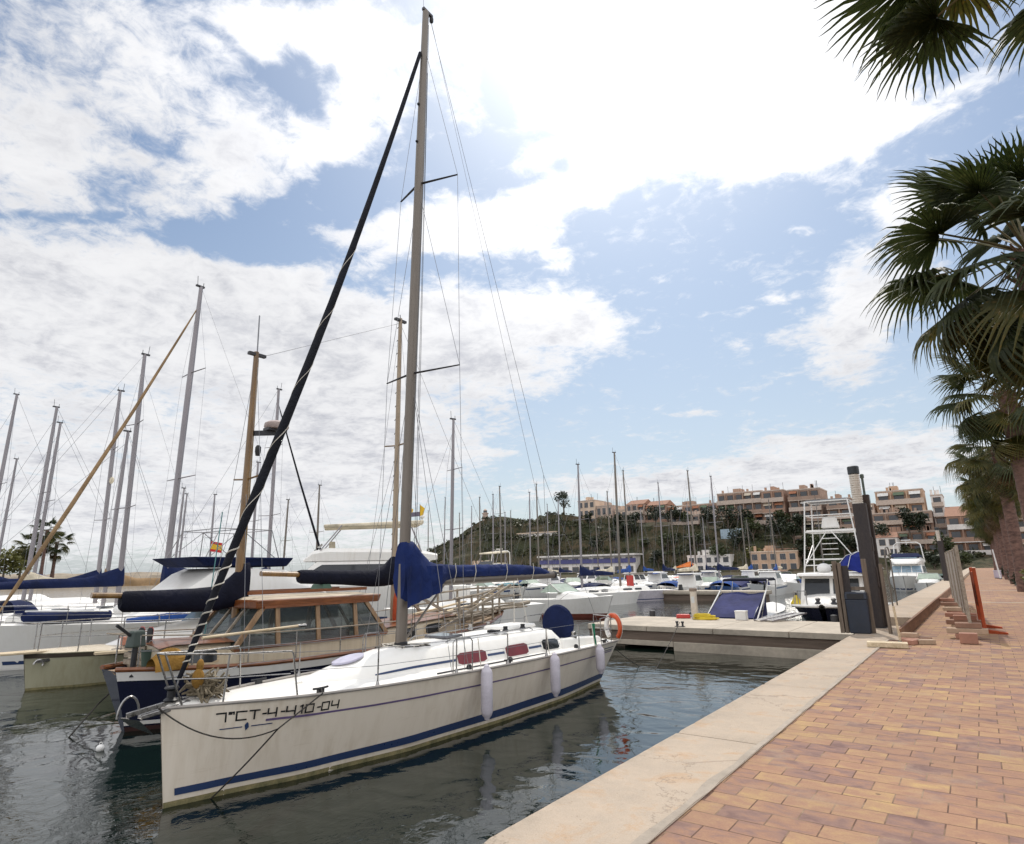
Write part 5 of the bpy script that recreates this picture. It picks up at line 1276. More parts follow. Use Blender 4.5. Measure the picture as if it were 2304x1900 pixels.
for k in range(5): barrier(*bx[k], bx[k + 1][0] + .01, bx[k + 1][1] - .05, '%s grey mesh barrier panel of the row along the promenade' % names[k])
foot_l = ['nearest', 'second', 'third', 'fourth', 'fifth', 'farthest']
for k, (x, y) in enumerate(bx):
    for j in range(3 if k < 2 else 2):
        w = .19 + .13 * (j % 2) - (.05 if k == 0 and j == 0 else 0)
        o = MB().box(-w - .1, w - .02, -.14, .14, 0, .105).build('barrier_foot', PAV[(k + j) % 3], None, bevel=.012); o.location = (x - .04 + .03 * j, y - .15 + (.07 * j if k == 0 else 0), .004 + .107 * j)
        o.rotation_euler = (0, 0, .05 * (j - 1)); tag(o, ['bottom', 'middle', 'top'][j] + ' block of the %s stacked barrier foot' % foot_l[k], 'barrier foot', 'stacked blocks weighting the barriers')
o = MB().box(-.15, .15, -.12, .12, 0, .2).build('barrier_foot', PAV[0], None, bevel=.012); o.location = (-.46, 15.85, .004); tag(o, 'single red-brown block lying in front of the nearest barrier foot', 'barrier foot', 'stacked blocks weighting the barriers')
t = thing('orange_barrier', 'orange plastic barrier with splayed flat feet beside the mesh panels', 'barrier', (-.16, 18.3, 0), .05)
OR2 = M('weathered_orange_plastic', (.50, .085, .02), .6, var=.25)
MB().hexa([(-.06, -.05, .55), (-.02, -.05, .55), (-.02, 1.6, .55), (-.06, 1.6, .55)], [(-.06, -.05, 1.35), (-.02, -.05, 1.35), (-.02, 1.6, 1.35), (-.06, 1.6, 1.35)]).build('panel', OR2, t, bevel=.01)
for yy in (0, 1.5):
    MB().box(-.075, -.005, yy - .06, yy + .06, .04, 1.45).build('upright', OR2, t, bevel=.012)
    for s_, nm in ((1, 'foot'), (-1, 'foot')): MB().hexa([(-.04, yy - .07, .0), (-.04, yy + .05, .0), (.36 * s_, yy + .05 - .12 * s_, .0), (.36 * s_, yy - .09 - .12 * s_, .0)], [(-.04, yy - .07, .09), (-.04, yy + .05, .09), (.36 * s_, yy + .05 - .12 * s_, .035), (.36 * s_, yy - .09 - .12 * s_, .035)]).build(nm, OR2, t)
# ------------------------------------------------------------------ motor boats
def motor_boat(label, loc, rz, L=6.5, B=2.2, fb=.8, hull=WHITE, style='cover', cover=BLUEC, stripe=None, group=None, bottom=None, small=True, outboard=True, accent=None):
    root = thing('motor_boat', label, 'motor boat', (loc[0], loc[1], ZW), rz, group)
    b = B / 2
    H = Hull(L, [(0, .03), (.06, b * .42), (.18, b * .78), (.38, b * .97), (.6, b), (1, b * .93)], [(0, .01), (.14, b * .34), (.35, b * .72), (.6, b * .82), (1, b * .8)], [(0, fb * 1.35), (.35, fb * 1.12), (1, fb)], .3, L * .07, .1, 1.0)
    ho = H.hull_mesh(h1=-.3).build('hull', hull, root, True)
    if stripe: H.strip(.01, 1, .72, .86, n=16).build('side_stripe', stripe, ho, True)
    if bottom: H.strip(0, 1, -.1, .2, n=16, off=.01).build('painted_bottom', bottom, ho, True)
    H.deck_mesh(.05).build('deck', DECKW, root, True)
    dz = H.deckz
    if style == 'cover':
        rows = []
        for k in range(9):
            u = k / 8; y = lerp(L * .24, L * .97, u); hb = interp(H.bs, y / L) * .98; r = .28 + .34 * sin(pi * min(1, u * 1.3 + .1)) * (1 if u < .75 else .8)
            rows.append([(hb * cos(pi * v), y, dz(y) + r * sin(pi * v) ** .7 + .04 * noise.noise(Vector((k, v * 4, loc[0])))) for v in [j / 10 for j in range(11)]])
        MB().grid(rows).build('boat_cover', cover, root, True)
    if style in ('cuddy', 'cabin'):
        prof = [(L * .14, b * .2, b * .1, .04), (L * .24, b * .6, b * .45, .26), (L * .36, b * .75, b * .6, .40), (L * .46, b * .8, b * .66, .45)]
        cabin_mesh(prof, dz).build('cuddy', WHITE, root, True)
        w0, w1 = b * .78, b * .62; y0, y1 = L * .42, L * .54; z0 = dz(y0) + .42; z1 = z0 + (.5 if style == 'cuddy' else .8)
        if style == 'cuddy':
            MB().add([(-w0, y0, z0), (w0, y0, z0), (w1, y1, z1), (-w1, y1, z1)], [(0, 1, 2, 3)]).build('windscreen', GLASSG if not accent else GLASS, root)
            for sd in (-1, 1): MB().add([(sd * w0, y0, z0), (sd * b * .86, y1 + .6, z0 - .02), (sd * w1, y1, z1)], [(0, 1, 2)]).build('side_screen', GLASSG if not accent else GLASS, root)
            MB().tube([(-w0, y0, z0), (-w1, y1, z1), (w1, y1, z1), (w0, y0, z0)], .025, 6).build('screen_frame', ALUL, root)
            if cover:
                rows = [[(b * .85 * cos(pi * v), y, dz(y) + hh * sin(pi * v) ** .6) for v in [j / 8 for j in range(9)]] for y, hh in ((y1 + .2, .75), (L * .75, .6), (L * .95, .3))]
                MB().grid(rows).build('cockpit_cover', cover, root, True)
        else:
            c = MB().hexa([(-w0, y0, z0 - .4), (w0, y0, z0 - .4), (w0, L * .8, z0 - .4), (-w0, L * .8, z0 - .4)], [(-w1, y1, z1), (w1, y1, z1), (w1, L * .78, z1), (-w1, L * .78, z1)]).build('wheelhouse', WHITE, root, bevel=.03)
            MB().hexa([(-w1 - .1, y1 - .25, z1), (w1 + .1, y1 - .25, z1), (w1 + .1, L * .82, z1), (-w1 - .1, L * .82, z1)], [(-w1 - .05, y1 - .2, z1 + .08), (w1 + .05, y1 - .2, z1 + .08), (w1 + .05, L * .81, z1 + .08), (-w1 - .05, L * .81, z1 + .08)]).build('roof', WHITE, root, bevel=.02)
            lf = lambda u, v: Vector((u * lerp(w0, w1, v) * .86, lerp(y0, y1, v) - .015, lerp(z0 - .4, z1, v)))
            for u0, u1 in ((-.96, -.06), (.06, .96)): MB().poly([lf(u0, .5), lf(u1, .5), lf(u1, .92), lf(u0, .92)]).build('front_window', GLASS, c)
            for sd in (-1, 1): MB().add([(sd * (lerp(w0, w1, .5) + .012), y0 + .55, lerp(z0 - .4, z1, .5)), (sd * (lerp(w0, w1, .5) + .012), L * .76, lerp(z0 - .4, z1, .5)), (sd * (lerp(w0, w1, .9) + .012), L * .75, lerp(z0 - .4, z1, .9)), (sd * (lerp(w0, w1, .9) + .012), y1 + .15, lerp(z0 - .4, z1, .9))], [(0, 1, 2, 3)]).build('side_window', GLASS, c)
            if cover: MB().hexa([(-w1, L * .8, z1 - .05), (w1, L * .8, z1 - .05), (w1, L * .98, z1 - .1), (-w1, L * .98, z1 - .1)], [(-w1, L * .8, z1), (w1, L * .8, z1), (w1, L * .98, z1 - .04), (-w1, L * .98, z1 - .04)]).build('bimini', cover, root)
    mb = MB()
    for sd in (-1, 1): mb.tube([H.sheer(.02, 0 if False else sd, .3, .03), H.sheer(.15, sd, .42, .06), H.sheer(.32, sd, .36, .08), H.sheer(.4, sd, .0, .08)], .014, 5)
    mb.build('bow_rail', STEEL, root)
    if outboard:
        ob = MB().box(-.16, .16, L - .02, L + .38, fb * .9, fb + .42, .04).box(-.06, .06, L + .1, L + .25, -.4, fb * .9).build('outboard', BLACKP, root, bevel=.03)
    return root, H

def fly_yacht(label, loc, rz, L=11.5, B=3.8, fb=1.15, hull=WHITE, hardtop=CREAMC, bimini=None, group=None, arch=False, glass=GLASS, flags=False, top=True):
    root = thing('motor_yacht', label, 'motor yacht', (loc[0], loc[1], ZW), rz, group); b = B / 2
    H = Hull(L, [(0, .03), (.06, b * .42), (.18, b * .78), (.38, b * .97), (.6, b), (1, b * .93)], [(0, .01), (.14, b * .34), (.35, b * .72), (.6, b * .82), (1, b * .8)], [(0, fb * 1.4), (.35, fb * 1.12), (1, fb)], .3, L * .07, .1, 1.0)
    ho = H.hull_mesh(h1=-.3).build('hull', hull, root, True); H.strip(.01, 1, .1, .2, n=16).build('waterline_stripe', STRIPE, ho, True)
    H.deck_mesh(.05).build('deck', DECKW, root, True); dz = H.deckz
    prof = [(L * .14, b * .2, b * .1, .05), (L * .24, b * .6, b * .45, .32), (L * .36, b * .78, b * .66, .5)]
    cabin_mesh(prof, dz).build('foredeck_trunk', WHITE, root, True)
    w0, w1 = b * .86, b * .72; y0, y1, y2 = L * .33, L * .45, L * .86; z0 = fb - .05; z1 = fb + 1.5
    hs = MB().hexa([(-w0, y0, z0), (w0, y0, z0), (w0, y2, z0), (-w0, y2, z0)], [(-w1, y1, z1), (w1, y1, z1), (w1, y2 - .1, z1), (-w1, y2 - .1, z1)]).build('deckhouse', WHITE, root, bevel=.05)
    lf = lambda u, v: Vector((u * lerp(w0, w1, v) * .95, lerp(y0, y1, v) - .02, lerp(z0, z1, v)))
    for u0, u1 in ((-.97, -.36), (-.31, .31), (.36, .97)): MB().poly([lf(u0, .48), lf(u1, .48), lf(u1, .9), lf(u0, .9)]).build('windscreen', glass, hs)
    for sd in (-1, 1):
        f = lambda y, v: (sd * (lerp(w0, w1, v) + .014), y, lerp(z0, z1, v))
        MB().poly([f(y0 + 1.1, .48), f(y2 - .5, .48), f(y2 - .6, .88), f(y1 + .25, .88)]).build('side_window', glass, hs)
    fy0, fy1 = L * .40, L * .88
    rings = []
    for y, w, za in ((fy0, w1 * .7, z1 + .1), (fy0 + .5, w1, z1 + .55), (fy0 + 1.2, w1 * 1.03, z1 + .72), (fy1 - 1.2, w1 * 1.03, z1 + .62), (fy1, w1, z1 + .35)):
        rings.append([(-w, y, z1 + .012), (-w * 1.03, y, lerp(z1, za, .7)), (-w * .94, y, za), (w * .94, y, za), (w * 1.03, y, lerp(z1, za, .7)), (w, y, z1 + .012)])
    fl = MB().loft(rings).build('flybridge', WHITE, root, True)
    MB().add([(-w1 * .8, fy0 + .55, z1 + .6), (w1 * .8, fy0 + .55, z1 + .6), (w1 * .7, fy0 + .95, z1 + 1.0), (-w1 * .7, fy0 + .95, z1 + 1.0)], [(0, 1, 2, 3)]).build('fly_screen', glass, fl)
    MB().box(-.5, .1, fy0 + 1.3, fy0 + 1.7, z1 + .6, z1 + 1.15, .04).box(-w1 * .8, w1 * .8, fy1 - 1.3, fy1 - .9, z1 + .4, z1 + .85, .05).build('fly_seats', CREAMC, fl)
    zt = z1 + 2.1
    if top:
        for sd in (-1, 1):
            MB().tube([(sd * w1, fy0 + .9, z1 + .6), (sd * w1 * .85, fy0 + 2.0, zt - .1)], .035, 6).build('top_strut', ALUL, fl)
            MB().tube([(sd * w1, fy1 - .9, z1 + .4), (sd * w1 * .9, fy1 - 1.5, zt - .2)], .045, 6).build('top_strut', ALUL, fl)
        MB().hexa([(-w1 * .8, fy0 + 1.0, zt - .22), (w1 * .8, fy0 + 1.0, zt - .22), (w1 * .95, fy1 - .8, zt - .02), (-w1 * .95, fy1 - .8, zt - .02)], [(-w1 * .8, fy0 + 1.0, zt - .05), (w1 * .8, fy0 + 1.0, zt - .05), (w1 * .95, fy1 - .8, zt + .2), (-w1 * .95, fy1 - .8, zt + .2)]).build('hard_top', hardtop, fl, bevel=.06)
    if bimini: MB().hexa([(-w1, fy0 + .6, z1 + .75), (w1, fy0 + .6, z1 + .75), (w1, fy1 - .6, z1 + .68), (-w1, fy1 - .6, z1 + .68)], [(-w1 * .9, fy0 + 1.1, z1 + 1.15), (w1 * .9, fy0 + 1.1, z1 + 1.15), (w1 * .9, fy1 - .8, z1 + .95), (-w1 * .9, fy1 - .8, z1 + .95)]).build('fly_cover', bimini, fl, bevel=.08)
    if arch: MB().tube([(-w1 - .1, fy1 - .6, z1 + .2), (-w1 * .95, fy1 - .3, zt), (-w1 * .7, fy1 - .25, zt + .25), (w1 * .7, fy1 - .25, zt + .25), (w1 * .95, fy1 - .3, zt), (w1 + .1, fy1 - .6, z1 + .2)], .06, 8).build('radar_arch', WHITE, fl, True)
    MB().box(-.45, .45, fy1 - .8, fy1 - .6, zt + .45, zt + .55).tube([(0, fy1 - .7, zt), (0, fy1 - .7, zt + .5)], .04, 6).build('radar', WHITEP, fl)
    for sd in (-1, 1):
        for t in (.03, .12, .22, .33, .45, .6, .75): MB().tube([H.sheer(t, sd, 0, .06), H.sheer(t, sd, .6, .06)], .014, 5).build('rail_stanchion', STEEL, root)
        MB().tube([H.sheer(t, sd, .6, .06) for t in (.03, .12, .22, .33, .45, .6, .75)], .016, 5).build('side_rail', STEEL, root)
    return root, H, dict(zt=zt, fy1=fy1, fy0=fy0, z1=z1, w1=w1, L=L)

# --- white speedboat with a pale green windscreen, red-brown bottom
motor_boat('white speedboat with a broad pale green windscreen and red-brown bottom, left of the pontoon', (-17.5, 33.2), radians(84), 7.4, 2.6, .92, WHITE, 'cuddy', None, None, None, REDB)
t = thing('fender', 'round dark fender on the bow of the white yacht beyond the speedboat', 'fender', (-25.9, 46.9, -.75)); MB().lathe([(.03, .6), (.2, .5), (.24, .2), (.2, -.1), (.05, -.2)], (0, 0, 0), 14).build('fender_body', BLACKC, t, True); MB().tube([(0, 0, .6), (.1, .1, 1.0)], .015, 5).build('lanyard', ROPE, t)
# --- violet covered boat moored stern-to behind the pontoon
def covered_boat():
    L = 6.6; x = -8.42; yb = 25.75 + L
    root = thing('motor_boat', 'motor boat under a faded violet-blue sloping cover, moored stern-to at the pontoon', 'motor boat', (x, yb, ZW), pi)
    b = 1.12; fb = .72
    H = Hull(L, [(0, .03), (.06, b * .42), (.18, b * .78), (.38, b * .97), (.6, b), (1, b * .9)], [(0, .01), (.14, b * .34), (.35, b * .72), (.6, b * .82), (1, b * .8)], [(0, 1.05), (.35, .85), (1, fb)], .3, .5, .05, 1.0)
    H.hull_mesh(h1=-.3).build('hull', WHITE, root, True); H.deck_mesh(.05).build('deck', DECKW, root, True)
    rows = []
    for k in range(9):
        u = k / 8; y = lerp(L * 1.0, L - 2.1, u); z = lerp(.80, 1.68, u ** .9); w = lerp(.92, .88, u)
        rows.append([(w * (v * 2 - 1), y, z - .05 * sin(pi * v) * (1 - u) - .05 * abs(noise.noise(Vector((k * .7, v * 4, 2)))) + .025 * sin(v * pi * 3 + k)) for v in [j / 8 for j in range(9)]])
    cv = MB().grid(rows).build('boat_cover', VIOLC, root, True)
    MB().grid([[(.92 * (v * 2 - 1), L + .02 + .03 * sin(v * 9), lerp(.80, .34, q)) for v in [j / 8 for j in range(9)]] for q in (0, .5, 1)]).build('cover_apron', NAVYC, cv, True)
    for sd in (-1, 1): MB().grid([[(sd * (lerp(.92, .88, u) + .012), lerp(L, L - 2.1, u), lerp(lerp(.80, 1.68, u ** .9), .62, q)) for q in (0, .5, 1)] for u in (0, .25, .5, .75, 1)]).build('cover_side', VIOLC, cv, True)
    for sd in (-1, 1):
        MB().tube([(sd * 1.02, L - .1, .7), (sd * .95, L - 2.2, 1.85), (sd * .93, L - 2.5, 2.2)], .03, 8).build('cover_frame', WHITEP, root, True)
        MB().tube([(sd * .98, L - .9, .75), (sd * .93, L - 2.5, 2.2)], .02, 6).build('frame_brace', STEEL, root)
    MB().hexa([(-.95, L - 3.9, 2.14), (.95, L - 3.9, 2.14), (.95, L - 2.3, 2.14), (-.95, L - 2.3, 2.14)], [(-.9, L - 3.8, 2.26), (.9, L - 3.8, 2.26), (.9, L - 2.35, 2.24), (-.9, L - 2.35, 2.24)]).build('bimini', NAVYD, root, bevel=.04)
    for sd in (-1, 1): MB().tube([(sd * .98, L - 3.2, .85), (sd * .93, L - 3.8, 2.2)], .02, 6).build('bimini_pole', STEEL, root)
covered_boat()
# --- sport fishing boat with a tower, bow towards us
def sport_fisher():
    x, y = -5.05, 25.95; L = 9.5
    root = thing('fishing_boat', 'white sport fishing boat with dark navy hull and tall pipe tower', 'fishing boat', (x, y, ZW), 0)
    b = 1.42
    H = Hull(L, [(0, .12), (.03, b * .55), (.1, b * .86), (.25, b), (.6, b), (1, b * .95)], [(0, .02), (.14, b * .4), (.35, b * .75), (.6, b * .85), (1, b * .85)], [(0, 1.30), (.35, 1.12), (1, .95)], .3, .7, .05, .9)
    ho = H.hull_mesh(h1=-.3).build('hull', M('black_navy_hull', (.012, .013, .03), .3), root, True)
    H.rail(0, 1, -.03, .06, .0).build('white_gunwale', WHITE, root, True)
    H.deck_mesh(.06).build('deck', WHITE, root, True); dz = H.deckz
    cabin_mesh([(.6, .35, .2, .06), (1.2, .9, .7, .28), (2.3, 1.15, 1.0, .46)], dz, .06).build('foredeck_trunk', WHITE, root, True)
    z0, z1 = 1.05, 2.32; y0, y1, y2 = 2.0, 2.55, 6.2; w0, w1 = 1.2, 1.12
    hs = MB().hexa([(-w0, y0, z0), (w0, y0, z0), (w0, y2, z0), (-w0, y2, z0)], [(-w1, y1, z1), (w1, y1, z1), (w1, y2, z1), (-w1, y2, z1)]).build('wheelhouse', WHITE, root, bevel=.05)
    lf = lambda u, v: Vector((u * lerp(w0, w1, v) * .97, lerp(y0, y1, v) - .02, lerp(z0, z1, v)))
    for u0, u1 in ((-.90, -.06), (.06, .90)): MB().poly([lf(u0, .40), lf(u1, .40), lf(u1, .92), lf(u0, .92)]).build('windscreen', GLASS, hs)
    for sd in (-1, 1):
        f = lambda yy, v: (sd * (lerp(w0, w1, v) + .014), yy, lerp(z0, z1, v)); MB().poly([f(2.9, .45), f(5.8, .45), f(5.8, .88), f(3.1, .88)]).build('side_window', GLASS, hs)
    MB().hexa([(-1.25, 2.1, z1 + .0), (1.25, 2.1, z1), (1.25, 6.4, z1), (-1.25, 6.4, z1)], [(-1.2, 2.2, z1 + .13), (1.2, 2.2, z1 + .13), (1.2, 6.35, z1 + .13), (-1.2, 6.35, z1 + .13)]).build('roof', WHITE, root, bevel=.04)
    MB().sphere((-.3, 3.0, z1 + .3), .28, 12, 8, (1, 1, .75)).build('radar_dome', WHITEP, root, True)
    # tower
    zt = 5.45; r = .028
    yl = (3.2, 5.2)
    for sd in (-1, 1):
        for yy, q in ((yl[0], .35), (yl[1], -.25)):
            MB().tube([(sd * 1.12, yy, z1 + .1), (sd * .98, yy + q * .55, 3.9), (sd * .84, yy + q, zt)], r, 8).build('tower_leg', WHITEP, root, True)
        MB().tube([(sd * 1.08, yl[0], 2.7), (sd * .06, yl[0] + .2, 4.2)], r * .8, 6).build('tower_brace', WHITEP, root)
        MB().tube([(sd * 1.1, yl[0], 2.6), (sd * 1.02, yl[1], 3.7)], r * .7, 6).build('tower_brace', WHITEP, root)
        for z in (2.75, 4.15, 4.85, zt): MB().tube([(sd * lerp(1.12, .84, (z - 2.4) / 3.05), yl[0] + .35 * (z - 2.4) / 3.05, z), (sd * lerp(1.12, .84, (z - 2.4) / 3.05), yl[1] - .25 * (z - 2.4) / 3.05, z)], r * .8, 6).build('tower_rail', WHITEP, root)
    for z in (2.75, 3.0, 4.15, 4.85, zt):
        k = (z - 2.4) / 3.05
        for yy in (yl[0] + .35 * k, yl[1] - .25 * k): MB().tube([(-lerp(1.12, .84, k), yy, z), (lerp(1.12, .84, k), yy, z)], r * .9, 6).build('tower_crossbar', WHITEP, root)
    for k in range(6): MB().tube([(-.3, yl[0] + .05, 2.75 + k * .22), (.3, yl[0] + .05, 2.75 + k * .22)], .018, 6).build('ladder_rung', WHITEP, root)
    MB().box(-.95, .95, 3.7, 4.7, 4.16, 4.24).build('tower_platform', WHITE, root, bevel=.02); MB().box(-.35, .35, 3.75, 4.1, 4.3, 4.75, .08).build('helm_pod', WHITE, root, bevel=.05)
    MB().box(-.8, .8, 3.6, 4.9, zt + .02, zt + .08).build('tower_top', M('grey_tower_top', (.25, .25, .26), .6), root)
    for sd in (-1, 1):
        ts = (.02, .06, .12, .19, .26)
        for t in ts: MB().tube([H.sheer(t, sd, 0, .05), H.sheer(t, sd, .52, .05)], .016, 6).build('rail_stanchion', STEEL, root)
        MB().tube([H.sheer(t, sd, .52, .05) for t in ts], .018, 6).build('bow_rail', STEEL, root)
    for dx in (-.25, .3): MB().lathe([(.1, 0), (.13, .03), (.06, .1), (.1, .2), (.03, .24)], (dx, .75, dz(.75) + .06), 10).build('windlass', DARKM, root, True)
    # blue canopy on its pole, yellow marker by the rail
    t = thing('parasol', 'deep blue half-folded parasol with pale ribs behind the bin stand', 'parasol', (-3.85, 28.6, -.05))
    MB().tube([(0, 0, 0), (-.05, 0, 1.3), (-.1, 0, 2.3)], .03, 8).build('pole', WHITEP, t, True)
    top = Vector((-.1, 0, 2.05)); rows = [[], [], []]
    for k in range(13):
        a = 2 * pi * k / 12; rr_ = .78
        rows[0].append(top + Vector((.04 * cos(a), .04 * sin(a), .05))); rows[1].append(top + Vector((rr_ * .6 * cos(a), rr_ * .6 * sin(a), -.10 - .06 * (k % 2)))); rows[2].append(top + Vector((rr_ * cos(a) * (1 - .12 * (k % 2)), rr_ * .8 * sin(a) * (1 - .12 * (k % 2)), -.62 - .18 * sin(a * 1.5))))
    MB().grid(rows).build('canopy', canvas('royal_blue_canvas', (.012, .022, .16), 4), t, True)
    for k in range(0, 12, 2): MB().tube([rows[0][k] + Vector((0, 0, .01)), rows[1][k] * 1.0 + Vector((0, -.015, .015)), rows[2][k] + Vector((0, -.02, .01))], .012, 5).build('rib', WHITEP, t)
    t = thing('marker_float', 'yellow conical float on the fishing boat side deck', 'float', (-6.42, 28.2, -.02)); MB().lathe([(.2, 0), (.22, .06), (.08, .34), (.03, .4)], (0, 0, 0), 14).build('float_body', YELLOW, t, True); MB().lathe([(.05, .4), (.05, .46), (.01, .5)], (0, 0, 0), 10).build('float_cap', BLACKP, t, True)
sport_fisher()
# --- cabin cruiser farther along the quay
r_, h_, d_ = fly_yacht('white cabin cruiser with blue-grey windows and a pale arch, moored along the quay', (-6.5, 73.0), 0, 11, 3.7, 1.1, WHITE, CREAMC, NAVYC, None, True, GLASSB, False, False)
# --- large flybridge yacht behind the ketch boom, with flags
r_, h_, d_ = fly_yacht('big white flybridge yacht with a tan hardtop, rising behind the ketch boom', (-35.2, 17.2), radians(-38), 15.5, 4.8, 1.95, WHITE, CREAMC, None, None, False, GLASS)
mw = r_.matrix_basis
def flag(pos, ang, bands, label, w=.55, h=.36, pole=.9):
    t = thing('flag', label, 'flag', pos, ang)
    MB().tube([(0, 0, 0), (0, -.05, pole)], .014, 6).build('staff', DARKM, t)
    z = pole - .04
    for (c, f) in bands:
        z2 = z - h * f
        MB().grid([[(w * u, .08 * sin(u * 6 + zz * 3) * u - .05, zz - .12 * u) for u in [k / 6 for k in range(7)]] for zz in (z, z2)]).build('flag_band', c, t, True); z = z2
RF, YF = M('flag_red', (.45, .02, .02), .8), M('flag_yellow', (.65, .40, .02), .8)
p = mw @ Vector((0, 1.2, 2.6)); flag((p.x, p.y, p.z + .2), .4, [(RF, .25), (YF, .5), (RF, .25)], 'red and yellow striped flag flying from the big flybridge yacht', .8, .55, 1.9)
t = thing('signal_flags', 'pair of yellow pennants on the hardtop of the big flybridge yacht', 'flags', mw @ Vector((-.3, d_['fy1'] - 1.2, d_['zt'] + .2)))
for dx in (-.45, .55):
    MB().tube([(dx, 0, 0), (dx, 0, 1.1)], .018, 6).build('staff', DARKM, t); MB().add([(dx, 0, 1.05), (dx + .38, .05, .8), (dx + .3, 0, .4), (dx, 0, .35)], [(0, 1, 2, 3)]).build('pennant', YF, t)
MB().box(-.45, .55, -.02, .02, .35, .62).build('banner', M('flag_navy', (.12, .11, .16), .8), t)
fly_yacht('white motor yacht with a high cream hardtop, at the left foot of the hill', (-49.5, 57), radians(10), 11, 3.8, 1.4, WHITE, CREAMC, None, None, True, GLASS)
fly_yacht('white motor yacht low behind the big flybridge yacht', (-58, 40), radians(-20), 11, 3.8, 1.1, WHITE, WHITEP, None, None, True, GLASS)

# --- sailing yachts beyond, one to each mast in view
MASTS = [(-25.1, 42.7, 11.0, 'sailing yacht whose mast rises just right of the beige hilltop house', NAVYC, 1, 9.5), (-29.7, 60.4, 13.0, 'sailing yacht with the mast a little right of the tallest distant mast', BLUEC, 1, 10.5),
         (-31.0, 72.3, 13.0, 'sailing yacht whose mast crosses the pink hilltop row', NAVYC, 1, 10.5), (-24.4, 65.4, 13.0, 'sailing yacht with mast left of the long brick apartments', CREAMC, 1, 10.5),
         (-24.0, 71.2, 13.0, 'sailing yacht whose leaning mast crosses the long brick apartments', NAVYC, 1, 10.5), (-56.6, 68.6, 13.0, 'sailing yacht with the leftmost mast in front of the hill', BLUEC, 1, 10),
         (-53.0, 66.9, 13.0, 'sailing yacht with the mast beside the hilltop beacon', NAVYC, 1, 10), (-47.1, 61.1, 13.0, 'sailing yacht whose mast stands right of the hilltop beacon', CREAMC, 2, 10),
         (-48.0, 68.5, 13.0, 'sailing yacht with the left mast of the pair below the hillside terrace', NAVYC, 1, 10), (-42.6, 62.6, 13.0, 'sailing yacht with the right, taller mast of the pair below the hillside terrace', BLUEC, 1, 10),
         (-49.6, 78.3, 13.0, 'sailing yacht with mast beside the dark hilltop pine', NAVYC, 1, 10), (-39.9, 75.9, 13.0, 'sailing yacht with mast in the gap right of the beige hilltop house', CREAMC, 1, 10),
         (-22.4, 24.7, 11.0, 'sailing yacht hidden behind the sloop boom, its dark mast right of the sloop mast', NAVYC, 2, 9.5), (-19.5, 78, 10.3, 'sailing yacht with blue-covered low mast near the white quay building', BLUEC, 1, 9),
         (-33.5, 88, 11.8, 'distant sailing yacht with thin mast before the green slope', NAVYC, 1, 10), (-27, 92, 11.3, 'distant sailing yacht with thin mast before the orange slope', CREAMC, 1, 10), (-64, 84, 12.3, 'distant sailing yacht left of the hill foot', NAVYC, 1, 10), (-17.5, 95, 11.8, 'distant sailing yacht with thin mast left of the pipe tower', NAVYC, 1, 10)]
for k, (x, y, h, lab, cov_, sp, L_) in enumerate(MASTS):
    rz = (0, pi)[k % 2] + radians((-14, 9, 4, -6)[k % 4]); yb = y - .4 * L_ if k % 2 == 0 else y + .4 * L_
    sx = sin(rz) * .4 * L_
    sail_yacht(lab, (x + sx, y - cos(rz) * .4 * L_), rz, L_, .40, h, (WHITE, GREYH, WHITE, BLUEH, CREAM)[k % 5], cov_, None, ALU if k % 2 else ALUL, sp, None, 0)
# the nearest of them shows its hull
sail_yacht('small white yacht with grey-lavender topsides and the tallest distant mast', (-27.2, 46.6), -.52, 8.6, .42, 13.0, M('lavender_topsides', (.55, .51, .55), .4), None, None, ALU, 1, STRIPE, 0)
MB_hatch = thing('hatch_board', 'red board standing on the deck of the small lavender-hulled yacht', 'board', (-24.7, 50.2, .0), .3); MB().box(-.3, .3, -.03, .03, 0, .95).build('panel', REDP, MB_hatch); MB().box(-.33, .33, -.05, .05, -.06, .0).build('panel_foot', WHITEP, MB_hatch)

for k, (px, y, top) in enumerate(((965, 95, 1150), (1000, 100, 1120), (1035, 92, 1155), (1060, 104, 1140), (1150, 98, 1150), (1230, 104, 1135), (1340, 100, 1150), (1440, 96, 1145), (1510, 104, 1150), (1580, 92, 1165), (1680, 98, 1170), (1735, 104, 1180))):
    q = ony(px, top, y); L_ = 9.5
    sail_yacht('thin-masted distant yacht, %s from the left in the back row before the hill' % ('first second third fourth fifth sixth seventh eighth ninth tenth eleventh twelfth'.split()[k]), (q.x, q.y - .4 * L_ if k % 2 else q.y + .4 * L_), 0 if k % 2 else pi, L_, .4, q.z - ZW, WHITE, (NAVYC, BLUEC, CREAMC)[k % 3], None, (ALU, ALUL)[k % 2], 1, None, 0)
